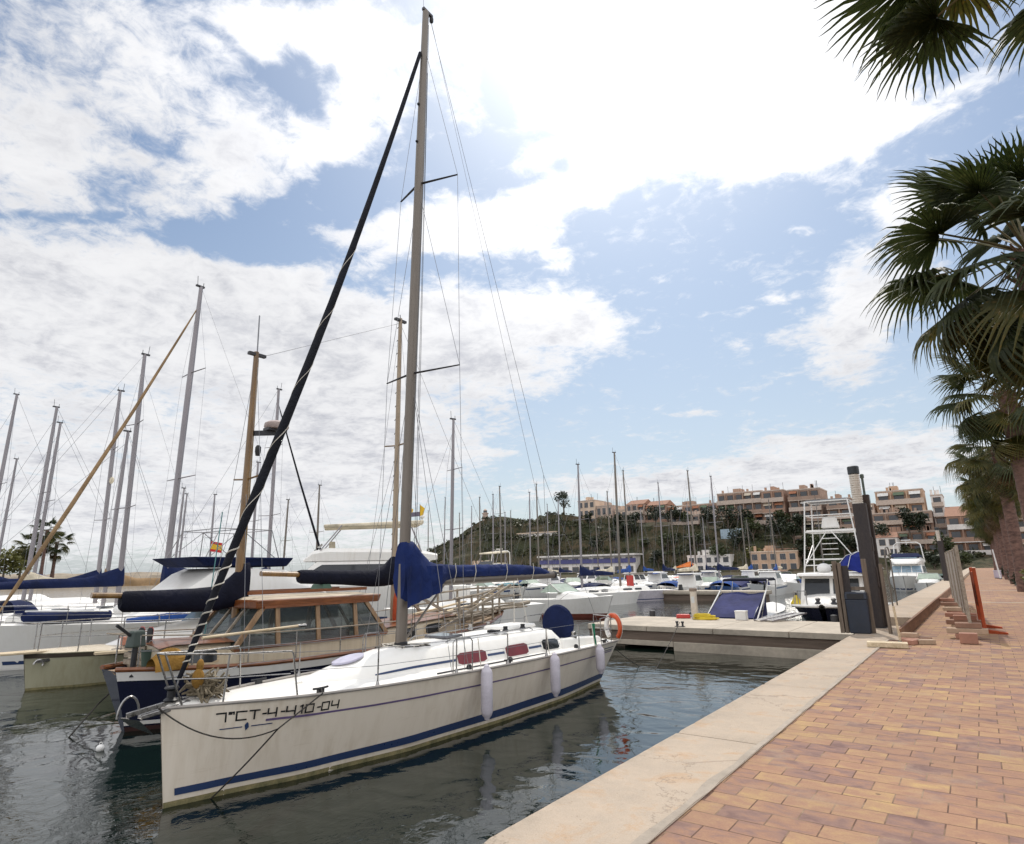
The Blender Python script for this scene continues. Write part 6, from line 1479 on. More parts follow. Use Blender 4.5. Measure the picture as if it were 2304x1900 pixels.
# --- second pontoon and the small boats round it
t = thing('pontoon', 'distant second pontoon with small covered boats lying behind it', 'pontoon', (-20, 53, ZW))
MB().box(-24.2, -14.2, 52.3, 54.6, -.62, -.42).build('deck_slab', PONT, t, local=False); MB().box(-24.0, -14.4, 52.5, 54.4, -1.4, -.70).build('float', PONTB, t, local=False); MB().box(-24.18, -14.22, 52.32, 54.58, -.70, -.622).build('fender_board', GREYW, t, local=False)
SMALL = [  # centre pixel x, distance y, heading, length, style, cover, hull, label
 (1512, 57.5, 0, 6.0, 'cover', BLUEC, WHITE, 'small white boat under a bright blue cover, leftmost behind the second pontoon'), (1562, 57.2, pi, 6.4, 'cabin', NAVYC, WHITE, 'small cabin boat with dark windows behind the second pontoon'),
 (1596, 58.0, 0, 6.0, 'cuddy', None, WHITE, 'small open boat with windscreen beside the dark-windowed cabin boat'), (1628, 57.5, .1, 5.8, 'cover', BLUEC, BLUEH, 'small blue boat under a bright blue cover behind the violet boat cover'),
 (1668, 62, pi, 7.0, 'cuddy', VIOLC, WHITE, 'white boat with violet-blue cockpit cover above the navy bimini'), (1705, 64, 0, 7.0, 'cover', VIOLC, GREYH, 'boat under a pale violet cover right of the navy bimini'),
 (1740, 66, pi, 6.5, 'cabin', None, WHITE, 'white cabin boat left of the fishing boat wheelhouse'), (1775, 70, 0, 7, 'cuddy', BLUEC, WHITE, 'white cuddy boat just left of the pipe tower foot'),
 (1440, 63, radians(60), 6.5, 'cabin', None, WHITE, 'white cabin boat above the lavender-hulled yacht'), (1330, 52, radians(70), 6.5, 'cover', NAVYC, WHITE, 'boat under dark navy cover beyond the speedboat windscreen'),
 (1290, 60, radians(40), 6.5, 'cuddy', BLUEC, WHITE, 'white cuddy boat with blue cover left of the lavender-hulled yacht'), (1245, 62, pi, 6.5, 'cabin', NAVYC, WHITE, 'white cabin boat under the tip of the sloop boom'),
 (1195, 57, radians(80), 7, 'cuddy', NAVYC, WHITE, 'white cuddy boat right above the sloop coachroof'), (1140, 52, radians(70), 6.5, 'cover', M('teal_canvas', (.03, .16, .20), .8), WHITE, 'boat under a teal cover below the middle of the sloop boom'),
 (1095, 48, radians(100), 6.5, 'cuddy', None, WHITE, 'white open boat below the sloop boom, left of the teal-covered boat'), (1045, 44, radians(80), 6.5, 'cabin', None, WHITE, 'white cabin boat just right of the sloop sail cover'),
 (1470, 80, 0, 7, 'cabin', None, WHITE, 'distant white cabin boat with its roof against the quay wall'), (1530, 84, pi, 7, 'cover', ORANGE, WHITE, 'distant boat under an orange cover'), (1390, 82, 0, 7, 'cover', BLUEC, WHITE, 'distant blue-covered boat in front of the white quay building'),
 (1340, 86, pi, 7, 'cabin', None, WHITE, 'distant cabin boat in front of the white quay building, on its left'), (1170, 84, 0, 7, 'cabin', None, WHITE, 'distant cabin boat left of the white quay building'), (1590, 86, 0, 7, 'cabin', None, CREAM, 'distant cream cabin boat before the low white house'),
 (1640, 90, pi, 7, 'cover', NAVYC, WHITE, 'distant navy-covered boat before the low white house'), (1720, 92, 0, 7.5, 'cabin', None, WHITE, 'distant white cabin boat before the ochre quay building, on its left'), (1770, 95, pi, 7.5, 'cuddy', NAVYC, WHITE, 'distant white boat before the ochre quay building, on its right'),
 (985, 38, radians(80), 7.5, 'cabin', NAVYC, WHITE, 'white cabin boat right behind the sloop mast, below the boom'), (1010, 54, radians(60), 7, 'cuddy', BLUEC, WHITE, 'white cuddy boat with blue cover seen under the boom, left part'), (1070, 60, pi, 7, 'cabin', None, WHITE, 'white cabin boat under the boom, in front of the hill foot'),
 (1120, 66, 0, 7, 'cabin', BLUEC, WHITE, 'white cabin boat with blue bimini under the middle of the boom'), (1160, 70, pi, 7.5, 'cover', BLUEC, WHITE, 'blue-covered boat under the right half of the boom'), (1215, 74, 0, 7.5, 'cabin', None, WHITE, 'white cabin boat left below the white quay building'),
 (1275, 74, pi, 7.5, 'cover', NAVYC, WHITE, 'navy-covered boat below the white quay building'), (1310, 70, 0, 7.5, 'cabin', BLUEC, WHITE, 'white cabin boat with blue bimini below the white quay building'), (1360, 70, pi, 7, 'cuddy', None, WHITE, 'white open boat just left of the red board'),
 (1420, 72, 0, 7, 'cuddy', BLUEC, WHITE, 'white boat with bright blue cover just right of the red board'), (1490, 70, pi, 7, 'cabin', BLUEC, WHITE, 'white cabin boat with blue bimini before the orange awning'), (1545, 70, 0, 7, 'cover', BLUEC, GREYH, 'grey boat under blue cover before the orange awning'),
 (1610, 74, pi, 7, 'cabin', NAVYC, WHITE, 'white cabin boat with navy bimini left of the low white house'), (1660, 78, 0, 7, 'cover', BLUEC, WHITE, 'blue-covered boat in front of the low white house'), (1695, 82, pi, 7, 'cabin', None, WHITE, 'white cabin boat right of the low white house'), (1745, 84, 0, 7, 'cuddy', BLUEC, WHITE, 'white boat with blue cover before the ochre quay building'),
 (2112, 66, 0, 6.5, 'cuddy', None, WHITE, 'white open boat at the quay right of the cabin cruiser'), (2128, 84, 0, 6.5, 'cover', M('dark_green_canvas', (.02, .07, .05), .8), WHITE, 'boat under a dark green cover at the quay by the distant lamp post')]
for k, (px, y, rz, L_, st, cv_, hu, lab) in enumerate(SMALL):
    q = ony(px, 1310, y); x = q.x
    if px > 2100: x = -4.0
    sc_ = 1.0
    motor_boat(lab, (x + sin(rz) * L_ / 2, y - cos(rz) * L_ / 2), rz, L_, 2.3, .85, hu, st, cv_, (STRIPE, None, BLUEH, None)[k % 4], None, None)
# ------------------------------------------------------------------ buildings on and below the hill
BRICK = M('apartment_brick', (.42, .29, .22), .9, scale=.6, var=.2); PINK = M('pink_render', (.54, .41, .335), .9, scale=.4); BEIGE = M('beige_render', (.70, .54, .41), .9, scale=.4); BROWN = M('brown_render', (.36, .25, .19), .9, scale=.4)
OCHRE = M('ochre_render', (.56, .38, .26), .9, scale=.4); TERRA = M('terracotta_render', (.40, .25, .18), .9, scale=.4); WREND = M('white_render', (.80, .75, .70), .9, scale=.4); GREYR = M('grey_roof', (.34, .31, .30), .9, scale=.4); TILE = M('roof_tiles', (.30, .16, .105), .9, scale=2)
BALC = M('balcony_rail', (.56, .45, .37), .8); FGLASS = glassy('far_window_glass', (.02, .022, .026), .15); SHUT = M('shutters', (.20, .12, .08), .8)
AWN = [M('green_awning', (.12, .16, .10), .8), M('cream_awning', (.55, .47, .36), .8), M('rust_awning', (.35, .14, .07), .8), M('white_awning', (.7, .68, .64), .8)]
def apartment(label, x0, x1, y0, dep, z0, z1, floors, bays, wall, balcony=True, roof='flat', trim=None, rot=0.0, name='apartment_building', cat='building'):
    t = thing(name, label, cat, ((x0 + x1) / 2, y0, z0), rot)
    W = x1 - x0; hw = W / 2; H = z1 - z0; fh = H / floors
    w = MB().box(-hw, hw, 0, dep, -3, H).build('wall', wall, t)
    trim = trim or BALC
    if roof == 'flat':
        MB().box(-hw - .1, hw + .1, -.1, dep + .1, H, H + .35).build('parapet', trim, t); MB().box(-hw * .4, -hw * .05, dep * .3, dep * .7, H + .352, H + 1.9).build('stair_tower', wall, t)
    elif roof == 'pitch': MB().add([(-hw - .3, -.3, H), (hw + .3, -.3, H), (hw + .3, dep + .3, H), (-hw - .3, dep + .3, H), (-hw, dep / 2, H + dep * .22), (hw, dep / 2, H + dep * .22)], [(0, 1, 5, 4), (2, 3, 4, 5), (1, 2, 5), (3, 0, 4)]).build('tiled_roof', TILE, t)
    bw = W / bays
    rr = random.Random(int(x0 * 7))
    for f in range(floors):
        zz = f * fh
        if balcony:
            b = MB().box(-hw - .02, hw + .02, -1.15, -.002, zz - .12, zz + .08).build('balcony_slab', trim, t)
            MB().box(-hw, hw, -1.13, -1.05, zz + .082, zz + fh * .36).build('balcony_rail', trim if f % 2 else wall, b)
        for k in range(bays):
            xa = -hw + k * bw + bw * .2; xb = -hw + (k + 1) * bw - bw * .2
            wn = MB().box(xa - .1, xb + .1, -.06, -.002, zz + fh * .18, zz + fh * .86).build('window', trim if not balcony else SHUT, t)
            MB().box(xa, xb, -.09, -.062, zz + fh * .22, zz + fh * .82).build('pane', FGLASS, wn)
            if balcony and rr.random() < .4: MB().hexa([(xa - .2, -1.0, zz + fh * .66), (xb + .2, -1.0, zz + fh * .66), (xb + .2, -.1, zz + fh * .9), (xa - .2, -.1, zz + fh * .9)], [(xa - .2, -1.0, zz + fh * .69), (xb + .2, -1.0, zz + fh * .69), (xb + .2, -.1, zz + fh * .93), (xa - .2, -.1, zz + fh * .93)]).build('awning', rr.choice(AWN), t)
        if balcony:
            for k in range(1, bays): MB().box(-hw + k * bw - .12, -hw + k * bw + .12, -1.1, -.003, zz + .082, zz + fh - .14).build('partition', wall, t)
    for k in range(2 + int(W / 8)):
        cx = rr.uniform(-hw * .85, hw * .85); hh = rr.uniform(.8, 1.6)
        if roof == 'flat': MB().box(cx - .3, cx + .3, dep * .15, dep * .15 + .6, H + .352, H + .352 + hh).build('chimney', wall, t)
        MB().tube([(cx + .6, dep * .5, H), (cx + .6, dep * .5, H + 3.2)], .05, 5).build('aerial', DARKM, t)
    return t
apartment('beige flat-roofed house on the hilltop left of centre', -123.7, -116.3, 210, 9, 17.5, 27.0, 3, 3, BEIGE, False)
apartment('lower peach house joined to the right of the beige hilltop house', -116.2, -109.6, 211, 9, 16.5, 24.6, 2, 3, PINK, False)
apartment('pink hilltop row house with tiled roof, left one', -103, -96, 210, 9, 17, 24.2, 2, 3, PINK, True, 'pitch')
apartment('red hilltop row house with tiled roof, beside the pink one', -95.8, -88, 211, 9, 17, 23.4, 2, 3, TERRA, True, 'pitch')
apartment('low brick hilltop terrace left of the long apartments', -87.8, -70, 212, 9, 15.5, 22.4, 2, 6, BRICK, True)
apartment('long brick and pink apartment block with balconies on the hill', -68.7, -54.2, 209, 12, 10.8, 25.0, 4, 5, BRICK, True)
apartment('red-balconied end block at the right of the long hill apartments', -54.0, -47.3, 208, 12, 10.8, 24.6, 4, 2, TERRA, True)
apartment('dark brown balcony block on the hill behind the fishing boat tower', -46.0, -36.8, 208, 12, 8, 24.2, 5, 3, BROWN, True)
apartment('dark block half hidden by the tower of the fishing boat', -35.2, -28.6, 207, 12, 6, 20.4, 5, 2, BROWN, True)
# stepped terrace building
for k, (x0, x1, y0, za, zb_, fl, bay, wl) in enumerate(((-22.8, -10.8, 213, 14.5, 22.0, 2, 3, OCHRE), (-24.2, -9.4, 209, 9.2, 15.4, 2, 4, BROWN), (-25.4, -8.2, 204.5, 3.5, 9.6, 2, 5, TERRA))):
    apartment(('top ochre storeys of the stepped terraces above the cabin cruiser', 'middle brown storeys of the stepped terraces', 'lowest red storeys of the stepped terraces above the quay')[k], x0, x1, y0, 10, za, zb_, fl, bay, wl, True)
apartment('narrow white and grey block at the right of the stepped terraces', -9.2, -6.4, 214, 10, 8, 20.0, 4, 1, WREND, True)
apartment('orange-red building with pale grey hipped roof beside the palms', -6.2, 3.5, 205, 14, -.3, 13.4, 4, 3, TERRA, True, 'pitch', WREND)
apartment('tall terracotta building half behind the palms', 4.2, 14, 200, 14, -.3, 14.5, 5, 3, TERRA, True)
t = apartment('long white quay building with a blue-violet band under its roof', -128, -91, 189.5, 8, -.34, 5.6, 2, 9, WREND, False, 'none', None, 0, 'quay_building'); MB().box(-18.8, 18.8, -.5, -.1, 3.6, 5.0).build('blue_band', M('violet_blue_band', (.10, .10, .26), .7), t); MB().box(-19.2, 19.2, -1.6, 8.2, 5.96, 6.5).build('white_roof', WREND, t)
apartment('low white house on the far quay', -73.5, -60.3, 190, 7, -.34, 4.6, 2, 5, WREND, False, 'flat', WREND, 0, 'quay_building')
apartment('ochre quay building with flat canopy', -54.5, -41.5, 190, 7, -.34, 5.2, 2, 5, OCHRE, False, 'flat', BEIGE, 0, 'quay_building')
apartment('pale low shed at the left foot of the hill', -165, -150, 190, 7, -.34, 3.4, 1, 4, BEIGE, False, 'flat', BEIGE, 0, 'quay_building')
apartment('small white villa on the slope behind the cabin cruiser', -24.5, -17.5, 196, 7, 3.0, 8.2, 2, 3, WREND, False, 'pitch')
apartment('pale pink hillside house between the fishing boat tower and the lamp post', -34.5, -28.0, 203, 8, 2.6, 9.2, 2, 3, PINK, True)
apartment('brown hillside house low behind the fishing boat tower', -44.0, -37.0, 201, 8, 3.5, 9.6, 2, 3, BRICK, True)
apartment('peach hilltop house filling the gap left of the stepped terraces', -29.4, -23.4, 212, 9, 8, 18.6, 4, 2, PINK, True)
apartment('small beige hilltop house at the right of the peach house', -108.9, -103.8, 212, 8, 15, 22.6, 2, 2, BEIGE, False)
apartment('pink low house on the slope left of the large dark tree', -84, -74, 205, 7, 12.5, 18.4, 2, 4, PINK, True)
t = thing('beacon', 'small pinkish beacon tower on the left hilltop', 'beacon', (-168.0, 207, 20.5)); MB().lathe([(1.3, 0), (1.15, 4.6), (1.5, 4.65), (1.5, 5.0), (.8, 5.05), (.8, 6.2), (.1, 6.8)], (0, 0, 0), 14).build('tower', PINK, t, True); MB().lathe([(.85, 5.2), (.85, 6.0)], (0, 0, 0), 14).build('lantern_glass', FGLASS, t)
t = thing('retaining_wall', 'pale terrace wall on the hillside below the dark pine', 'wall', (-135, 200, 12)); MB().box(-11, 7, 0, .8, 0, 3.2).build('wall_face', WREND, t); MB().box(-11.2, 7.2, -.3, 1.0, 3.2, 3.6).build('coping', BEIGE, t)
t = thing('retaining_wall', 'low beige terrace wall lower on the hillside, left part', 'wall', (-128, 194, 3)); MB().box(-8, 7, 0, .8, 0, 2.6).build('wall_face', BEIGE, t); MB().box(-8.2, 7.2, -.2, 1.0, 2.6, 2.9).build('coping', WREND, t)
t = thing('retaining_wall', 'orange-brown earth retaining wall below the long apartments', 'wall', (-60, 197, 3)); MB().box(-14, 22, 0, .8, 0, 3.0).build('wall_face', OCHRE, t); MB().box(-14.2, 22.2, -.2, 1.0, 3.0, 3.3).build('coping', TERRA, t)
t = thing('tent', 'orange pitched awning on the far quay', 'tent', (-73.5, 187.5, -.34)); MB().add([(-3.2, -1.5, 1.6), (3.2, -1.5, 1.9), (3.0, 1.5, 1.9), (-3.2, 1.5, 1.6), (1.8, 0, 3.5)], [(0, 1, 4), (1, 2, 4), (2, 3, 4), (3, 0, 4)]).build('awning', canvas('orange_awning', (.62, .17, .04), 3), t)
for sx in (-3, 3):
    for sy in (-1.3, 1.3): MB().box(sx - .06, sx + .06, sy - .06, sy + .06, 0, 1.7).build('awning_post', WHITEP, t)
t = thing('billboard', 'pale blue hoarding standing on the slope below the long apartments', 'hoarding', (-62, 199.5, 8.5)); MB().box(-3.6, 3.6, 0, .2, 1.2, 4.4).build('board', M('pale_blue_board', (.38, .48, .55), .6), t)
for sx in (-2.4, 2.4): MB().box(sx - .12, sx + .12, .21, .4, -2, 4.2).build('support', DARKM, t)

# ------------------------------------------------------------------ trees and scrub
LEAF_D = leafmat('dark_evergreen_leaf', (.010, .018, .007), (.026, .036, .012), (.05, .055, .02), .12, .8)
LEAF_M = leafmat('olive_leaf', (.024, .036, .010), (.055, .068, .018), (.09, .085, .03), .18, .8)
LEAF_Y = leafmat('yellow_green_leaf', (.07, .085, .02), (.15, .14, .03), (.24, .17, .04), .25, 2.0)
BARK = M('grey_bark', (.13, .10, .075), .95, bmp=.6, bscale=14)
def leaf_cloud(mb, c, rx, ry, rz, n, size, rr, flat=.0):
    c = Vector(c)
    lobes = [(Vector((rr.uniform(-.55, .55) * rx, rr.uniform(-.55, .55) * ry, rr.uniform(-.5, .6) * rz)), rr.uniform(.35, .62)) for _ in range(9)]
    for i in range(n):
        lc, lr = lobes[i % len(lobes)]
        v = Vector((rr.gauss(0, 1), rr.gauss(0, 1), rr.gauss(0, 1))); v.normalize(); v *= rr.random() ** .4
        p = c + lc + Vector((v.x * rx * lr, v.y * ry * lr, v.z * rz * lr))
        a = Vector((rr.gauss(0, 1), rr.gauss(0, 1), rr.gauss(0, .6))).normalized(); b = a.cross(Vector((rr.gauss(0, 1), rr.gauss(0, 1), rr.gauss(0, 1)))).normalized(); s_ = size * rr.uniform(.6, 1.4)
        mb.add([p - a * s_, p - b * s_ * .45, p + a * s_, p + b * s_ * .45], [(0, 1, 2, 3)])
def make_tree(label, x, y, z, h, spread, mat, seed, n=700, size=.5, name='tree', group=None, clear=.3):
    rr = random.Random(seed); t = thing(name, label, 'tree', (x, y, z), 0, group)
    MB().tube([(0, 0, -.5), (rr.uniform(-.2, .2), 0, h * .3), (rr.uniform(-.3, .3), .1, h * .62)], [h * .04, h * .03, h * .012], 8).build('trunk', BARK, t, True)
    tr = MB()
    for k in range(4):
        a = k * 1.6 + rr.random(); tr.tube([(0, 0, h * .28), (cos(a) * spread * .3, sin(a) * spread * .3, h * .5), (cos(a) * spread * .6, sin(a) * spread * .6, h * .7)], [h * .018, h * .012, h * .004], 5)
    tr.build('limbs', BARK, t)
    mb = MB(); leaf_cloud(mb, (0, 0, h * (clear + (1 - clear) * .5)), spread, spread, h * (1 - clear) * .62, n, size, rr); mb.build('crown', mat, t)
    return t
TREES = [(1273, 207, 9.5, 4.0, LEAF_D, 'dark round pine on the hilltop left of the beige house'), (1330, 205, 5, 2.0, LEAF_D, 'small dark tree in front of the beige hilltop house'), (1395, 204, 4.5, 2.4, LEAF_D, 'dark bush tree right of the peach hilltop house'),
         (1430, 203, 6, 3.4, LEAF_D, 'dark tree below the pink hilltop row, leftmost of the clump'), (1480, 203, 7, 3.8, LEAF_D, 'big dark tree below the red row house'), (1515, 202, 6.5, 3.4, LEAF_D, 'dark tree below the brick terrace, left of the gap'), (1550, 204, 5, 2.6, LEAF_M, 'olive tree below the brick terrace'),
         (1600, 203, 7, 3.4, LEAF_D, 'dark tree left of the long apartments'), (1645, 201, 9.5, 4.4, LEAF_D, 'large dark tree in front of the long brick apartments'), (1700, 199, 6.5, 3.2, LEAF_M, 'olive tree below the long brick apartments'), (1752, 200, 7.5, 3.2, LEAF_D, 'dark tree below the red-balconied end block'),
         (1790, 198, 6.5, 3.2, LEAF_D, 'dark tree below the dark brown balcony block'), (1835, 197, 6.5, 3.4, LEAF_M, 'olive tree behind the fishing boat tower'), (1880, 198, 6.5, 3.2, LEAF_D, 'dark tree left of the lamp post, below the brown block'), (1505, 196, 5.5, 3.4, LEAF_M, 'green tree low on the slope above the orange awning, left one'),
         (1560, 195, 6, 3.6, LEAF_M, 'bright green tree low on the slope above the low white house'), (1450, 196, 5, 3.0, LEAF_M, 'green tree low on the slope right of the white quay building'), (1700, 193, 5.0, 2.8, LEAF_Y, 'yellow-green tree beside the ochre quay building'), (1390, 198, 5, 3.2, LEAF_D, 'dark tree halfway down the slope below the peach house'),
         (1250, 197, 4.5, 2.6, LEAF_M, 'small olive tree on the slope below the dark pine'), (1340, 196, 5, 3.2, LEAF_D, 'dark tree low on the slope above the white quay building'), (1985, 200, 7.5, 3.2, LEAF_D, 'dark tree right of the lamp post in front of the terraces'), (2055, 203, 7, 3.0, LEAF_D, 'dark palm-like tree in front of the stepped terraces, left one'), (2085, 202.5, 6.5, 2.8, LEAF_D, 'dark tree in front of the stepped terraces, right one'),
         (1690, 204.5, 6, 2.6, LEAF_D, 'dark slim tree at the foot of the long apartments'), (1768, 204, 6.5, 2.8, LEAF_M, 'olive tree at the foot of the red end block'), (1812, 202, 7, 3.2, LEAF_D, 'dark tree at the foot of the dark brown balcony block'), (1850, 194, 6, 3.6, LEAF_M, 'green tree low on the slope behind the pipe tower'), (1900, 194, 6.5, 3.4, LEAF_D, 'dark tree low on the slope left of the lamp post'),
         (1480, 191, 5.5, 3.6, LEAF_D, 'dark tree on the quayside right of the white quay building'), (1620, 191.5, 6, 3.4, LEAF_M, 'green tree on the slope right of the low white house'), (1665, 196, 6.5, 3.6, LEAF_D, 'dark tree above the low white house, on its right'), (1800, 192, 6, 3.4, LEAF_D, 'dark tree right of the ochre quay building'), (1420, 200, 6, 3.6, LEAF_D, 'dark tree on the upper slope below the red row house, left'),
         (1940, 196, 7, 3.2, LEAF_D, 'dark tree right behind the lamp post'), (2130, 196, 7, 3.0, LEAF_M, 'green tree between the terraces and the orange-red building'),
         (2020, 188.5, 4.2, 2.8, LEAF_M, 'green bushy tree behind the cabin cruiser'), (2100, 188.5, 4.5, 3.0, LEAF_D, 'dark bushy tree at the far quay right of the cabin cruiser'), (2160, 188.5, 4.5, 2.6, LEAF_M, 'green tree in front of the orange-red building')]
for k, (px, y, h, sp, m_, lab) in enumerate(TREES):
    q = ony(px, 1250, y); z = hill_z(q.x, y) if y > 189 else -.4
    if px in (2055, 2085): z = 9.0 if px == 2055 else 8.6
    make_tree(lab, q.x, y, z - .3, h, sp, m_, 100 + k, 620, .42)
# hillside scrub nobody could count
def scrub():
    rr = random.Random(77); mb = MB()
    for i in range(2600):
        x = rr.uniform(-215, 0); y = 190 + 17 * rr.random() ** .8
        if noise.noise(Vector((x * .05, y * .07, 3))) < -.18: continue
        z = hill_z(x, y); r = rr.uniform(.4, 1.25)
        for k in range(9):
            v = Vector((rr.gauss(0, 1), rr.gauss(0, 1), abs(rr.gauss(0, .7)))) * r * .55; p = Vector((x, y, z + .15)) + v
            a = Vector((rr.gauss(0, 1), rr.gauss(0, 1), rr.gauss(0, 1))).normalized() * r * .5; b = Vector((rr.gauss(0, 1), rr.gauss(0, 1), rr.gauss(0, 1))).normalized() * r * .4
            mb.add([p - a, p - b, p + a, p + b], [(0, 1, 2, 3)])
    o = mb.build('hillside_scrub', leafmat('scrub_leaf', (.022, .030, .010), (.060, .066, .020), (.11, .07, .035), .1, .25)); o['kind'] = 'stuff'; o['label'] = 'low green and brown scrub covering the hillside'; o['category'] = 'scrub'
scrub()
# trees at the far left by the breakwater
for k, (px, d_, h, sp, m_, lab) in enumerate(((8, 118, 4.6, 2.6, LEAF_Y, 'yellow-brown round tree at the far left shore'), (45, 124, 5, 2.0, LEAF_Y, 'yellow-green tree by the far left palms'))):
    q = ray(px, 1290); q.z = 0; q.normalize(); P = q * d_; make_tree(lab, P.x, P.y, 1.2, h, sp, m_, 300 + k, 500, .35)
# ------------------------------------------------------------------ fan palms along the promenade
FROND = leafmat('fan_palm_leaf', (.026, .040, .011), (.058, .074, .020), (.11, .115, .035), .30, 1.2)
FRONDY = leafmat('yellowing_palm_leaf', (.05, .062, .012), (.11, .10, .02), (.19, .125, .025), .3, 1.0)
FRONDB = leafmat('dead_palm_leaf', (.09, .055, .025), (.18, .12, .055), (.24, .17, .09), .15, 1.5)
STALK = M('palm_leaf_stalk', (.12, .12, .045), .6, tint=(.10, .06, .025))
PTRUNK = M('palm_trunk_fibre', (.20, .115, .088), .95, var=.35, scale=4, stretch=(1, 1, 2.2), bmp=1.0, bscale=16, tint=(.05, .03, .026))
def fan_leaf(seed, R=1.0, pet=1.15, n=34, droop=.34, span=2.15, split=.52):
    rr = random.Random(seed); mb = MB()
    c = Vector((0, pet, .04))
    for k in range(n):
        th = lerp(-span, span, (k + .5) / n); dth = span / n * 1.0
        ln = R * (.78 + .22 * cos(th * .75)) * rr.uniform(.93, 1.05); bend = droop * rr.uniform(.7, 1.5)
        d = Vector((sin(th), cos(th), 0)); side = Vector((cos(th), -sin(th), 0))
        fold = .035 * R
        cup = lambda r: -.10 * r * abs(sin(th)) ** 2 + .05 * r
        pts = []
        for r, wf in ((.02, 1.0), (.28, 1.0), (split, 1.0), (.68, .62), (.84, .34), (.95, .15), (1.0, .02)):
            w = min(r, split) * R * dth * 1.02 * wf if r > .03 else .004
            dr = bend * R * max(0, r - .38) ** 2 * 2.2 + .10 * R * r * r
            q = c + d * (ln * r * (1 - .16 * max(0, r - .5))) + Vector((0, 0, cup(r * R) - dr)); sway = side * (rr.uniform(-.02, .02) * R * r)
            pts.append((q - side * w + sway + Vector((0, 0, -fold * wf)), q + sway, q + side * w + sway + Vector((0, 0, -fold * wf))))
        mb.grid([list(p) for p in pts])
    return mb
def stalk(pet): return MB().tube([(0, 0, 0), (0, pet * .5, .05), (0, pet, .04), (0, pet + .18, .045)], [.028, .02, .014, .006], 6, True, .6)
def mesh_of(mb, name, mat):
    o = mb.build(name, mat); me = o.data; bpy.data.objects.remove(o); return me
LEAVES = [mesh_of(fan_leaf(s_, 1.0, 1.15, 34, dr, sp), 'fan_leaf', None) for s_, dr, sp in ((1, .22, 2.0), (2, .45, 2.2), (3, .75, 2.1), (4, .35, 1.9))]
HANG = [mesh_of(fan_leaf(s_, 1.0, .7, 26, .9, 1.5, .45), 'hanging_leaf', None) for s_ in (11, 12)]
STK = mesh_of(stalk(1.15), 'leaf_stalk', STALK)
LM = {}
def leaf_mesh(base, mat):
    k = (base.name, mat.name)
    if k not in LM: m = base.copy(); m.materials.clear(); m.materials.append(mat); LM[k] = m
    return LM[k]
def palm(label, x, y, z, H, R=1.0, seed=0, n=30, dead=10, tr=.30, detail=True, group='fan palms along the promenade', lean=(0, 0), elmin=-52):
    rr = random.Random(seed); t = thing('fan_palm', label, 'palm tree', (x, y, z), 0, group)
    rings = []; N = int(H * 5)
    for i in range(N + 1):
        u = i / N; r = tr * (1.22 - .32 * min(1, u * 4) + .06 * u) * (1 + .055 * (i % 2)); a0 = rr.random()
        rings.append([(lean[0] * u * u + r * cos(2 * pi * k / 14) * (1 + .05 * noise.noise(Vector((k, i * .6, seed)))), lean[1] * u * u + r * sin(2 * pi * k / 14) * (1 + .05 * noise.noise(Vector((k, i * .6, seed + 9)))), u * H) for k in range(14)])
    MB().loft(rings).build('trunk', PTRUNK, t, True)
    top = Vector((lean[0], lean[1], H))
    bt = MB()
    for k in range(26):
        a = k * 2.4; zz = H - .1 - .9 * rr.random(); bt.tube([top + Vector((cos(a) * tr * .8, sin(a) * tr * .8, zz - H)), top + Vector((cos(a) * tr * 1.6, sin(a) * tr * 1.6, zz - H + .28))], [.05, .02], 5, True, .5)
    bt.build('old_leaf_bases', M('palm_leaf_base', (.16, .09, .045), .9), t)
    def place(me, nm, az, el, sc, roll, off):
        o = bpy.data.objects.new(nm, me); COL.objects.link(o); o.parent = t
        Rm = Matrix.Rotation(az, 4, 'Z') @ Matrix.Rotation(el, 4, 'X') @ Matrix.Rotation(roll, 4, 'Y')
        o.matrix_basis = Matrix.Translation(top + off) @ Rm @ Matrix.Scale(sc, 4); return o
    for k in range(n):
        u = (k + .5) / n; az = k * 2.39996 + rr.uniform(-.2, .2); el = radians(lerp(76, elmin, u ** .85)) + rr.uniform(-.12, .12)
        me = LEAVES[0 if u < .3 or elmin > -15 else rr.choice((1, 3)) if u < .6 else rr.choice((1, 2))]
        mat = FROND if u < (.62 if seed < 42 else .38) or rr.random() < .4 else FRONDY
        sc = R * rr.uniform(.88, 1.12) * (.8 if u < .12 else 1); off = Vector((-sin(az) * tr * .4, cos(az) * tr * .4, .18 - .45 * u)); ro = rr.uniform(-.45, .45)
        f = place(leaf_mesh(me, mat), 'frond', az, el, sc, ro, off)
        if detail: s_ = bpy.data.objects.new('stalk', STK); COL.objects.link(s_); s_.parent = f
    for k in range(dead):
        az = k * 2.39996 + 1; el = radians(rr.uniform(-84, -66)); off = Vector((-sin(az) * tr * .9, cos(az) * tr * .9, -.5 - .9 * rr.random()))
        place(leaf_mesh(rr.choice(HANG), FRONDB if rr.random() < .35 else FRONDY), 'hanging_frond', az, el, R * rr.uniform(.85, 1.1), rr.uniform(-.5, .5), off)
    return t
X = 1.62
ys = [8.3, 15.6, 29.2, 42.6, 56, 69.5, 83, 97, 111, 126]
labs = ['fan palm cut by the top right corner, its leaves hanging down out of the sky', 'tall fan palm at the right edge with wide open crown, second from the near end', 'third fan palm from the near end, whose reddish trunk shows at the right edge',
        'fourth fan palm from the near end, with yellowing lower leaves', 'fifth fan palm of the row', 'sixth fan palm of the row', 'seventh fan palm of the row', 'eighth fan palm of the row', 'ninth fan palm of the row', 'last small fan palm at the far end of the row']
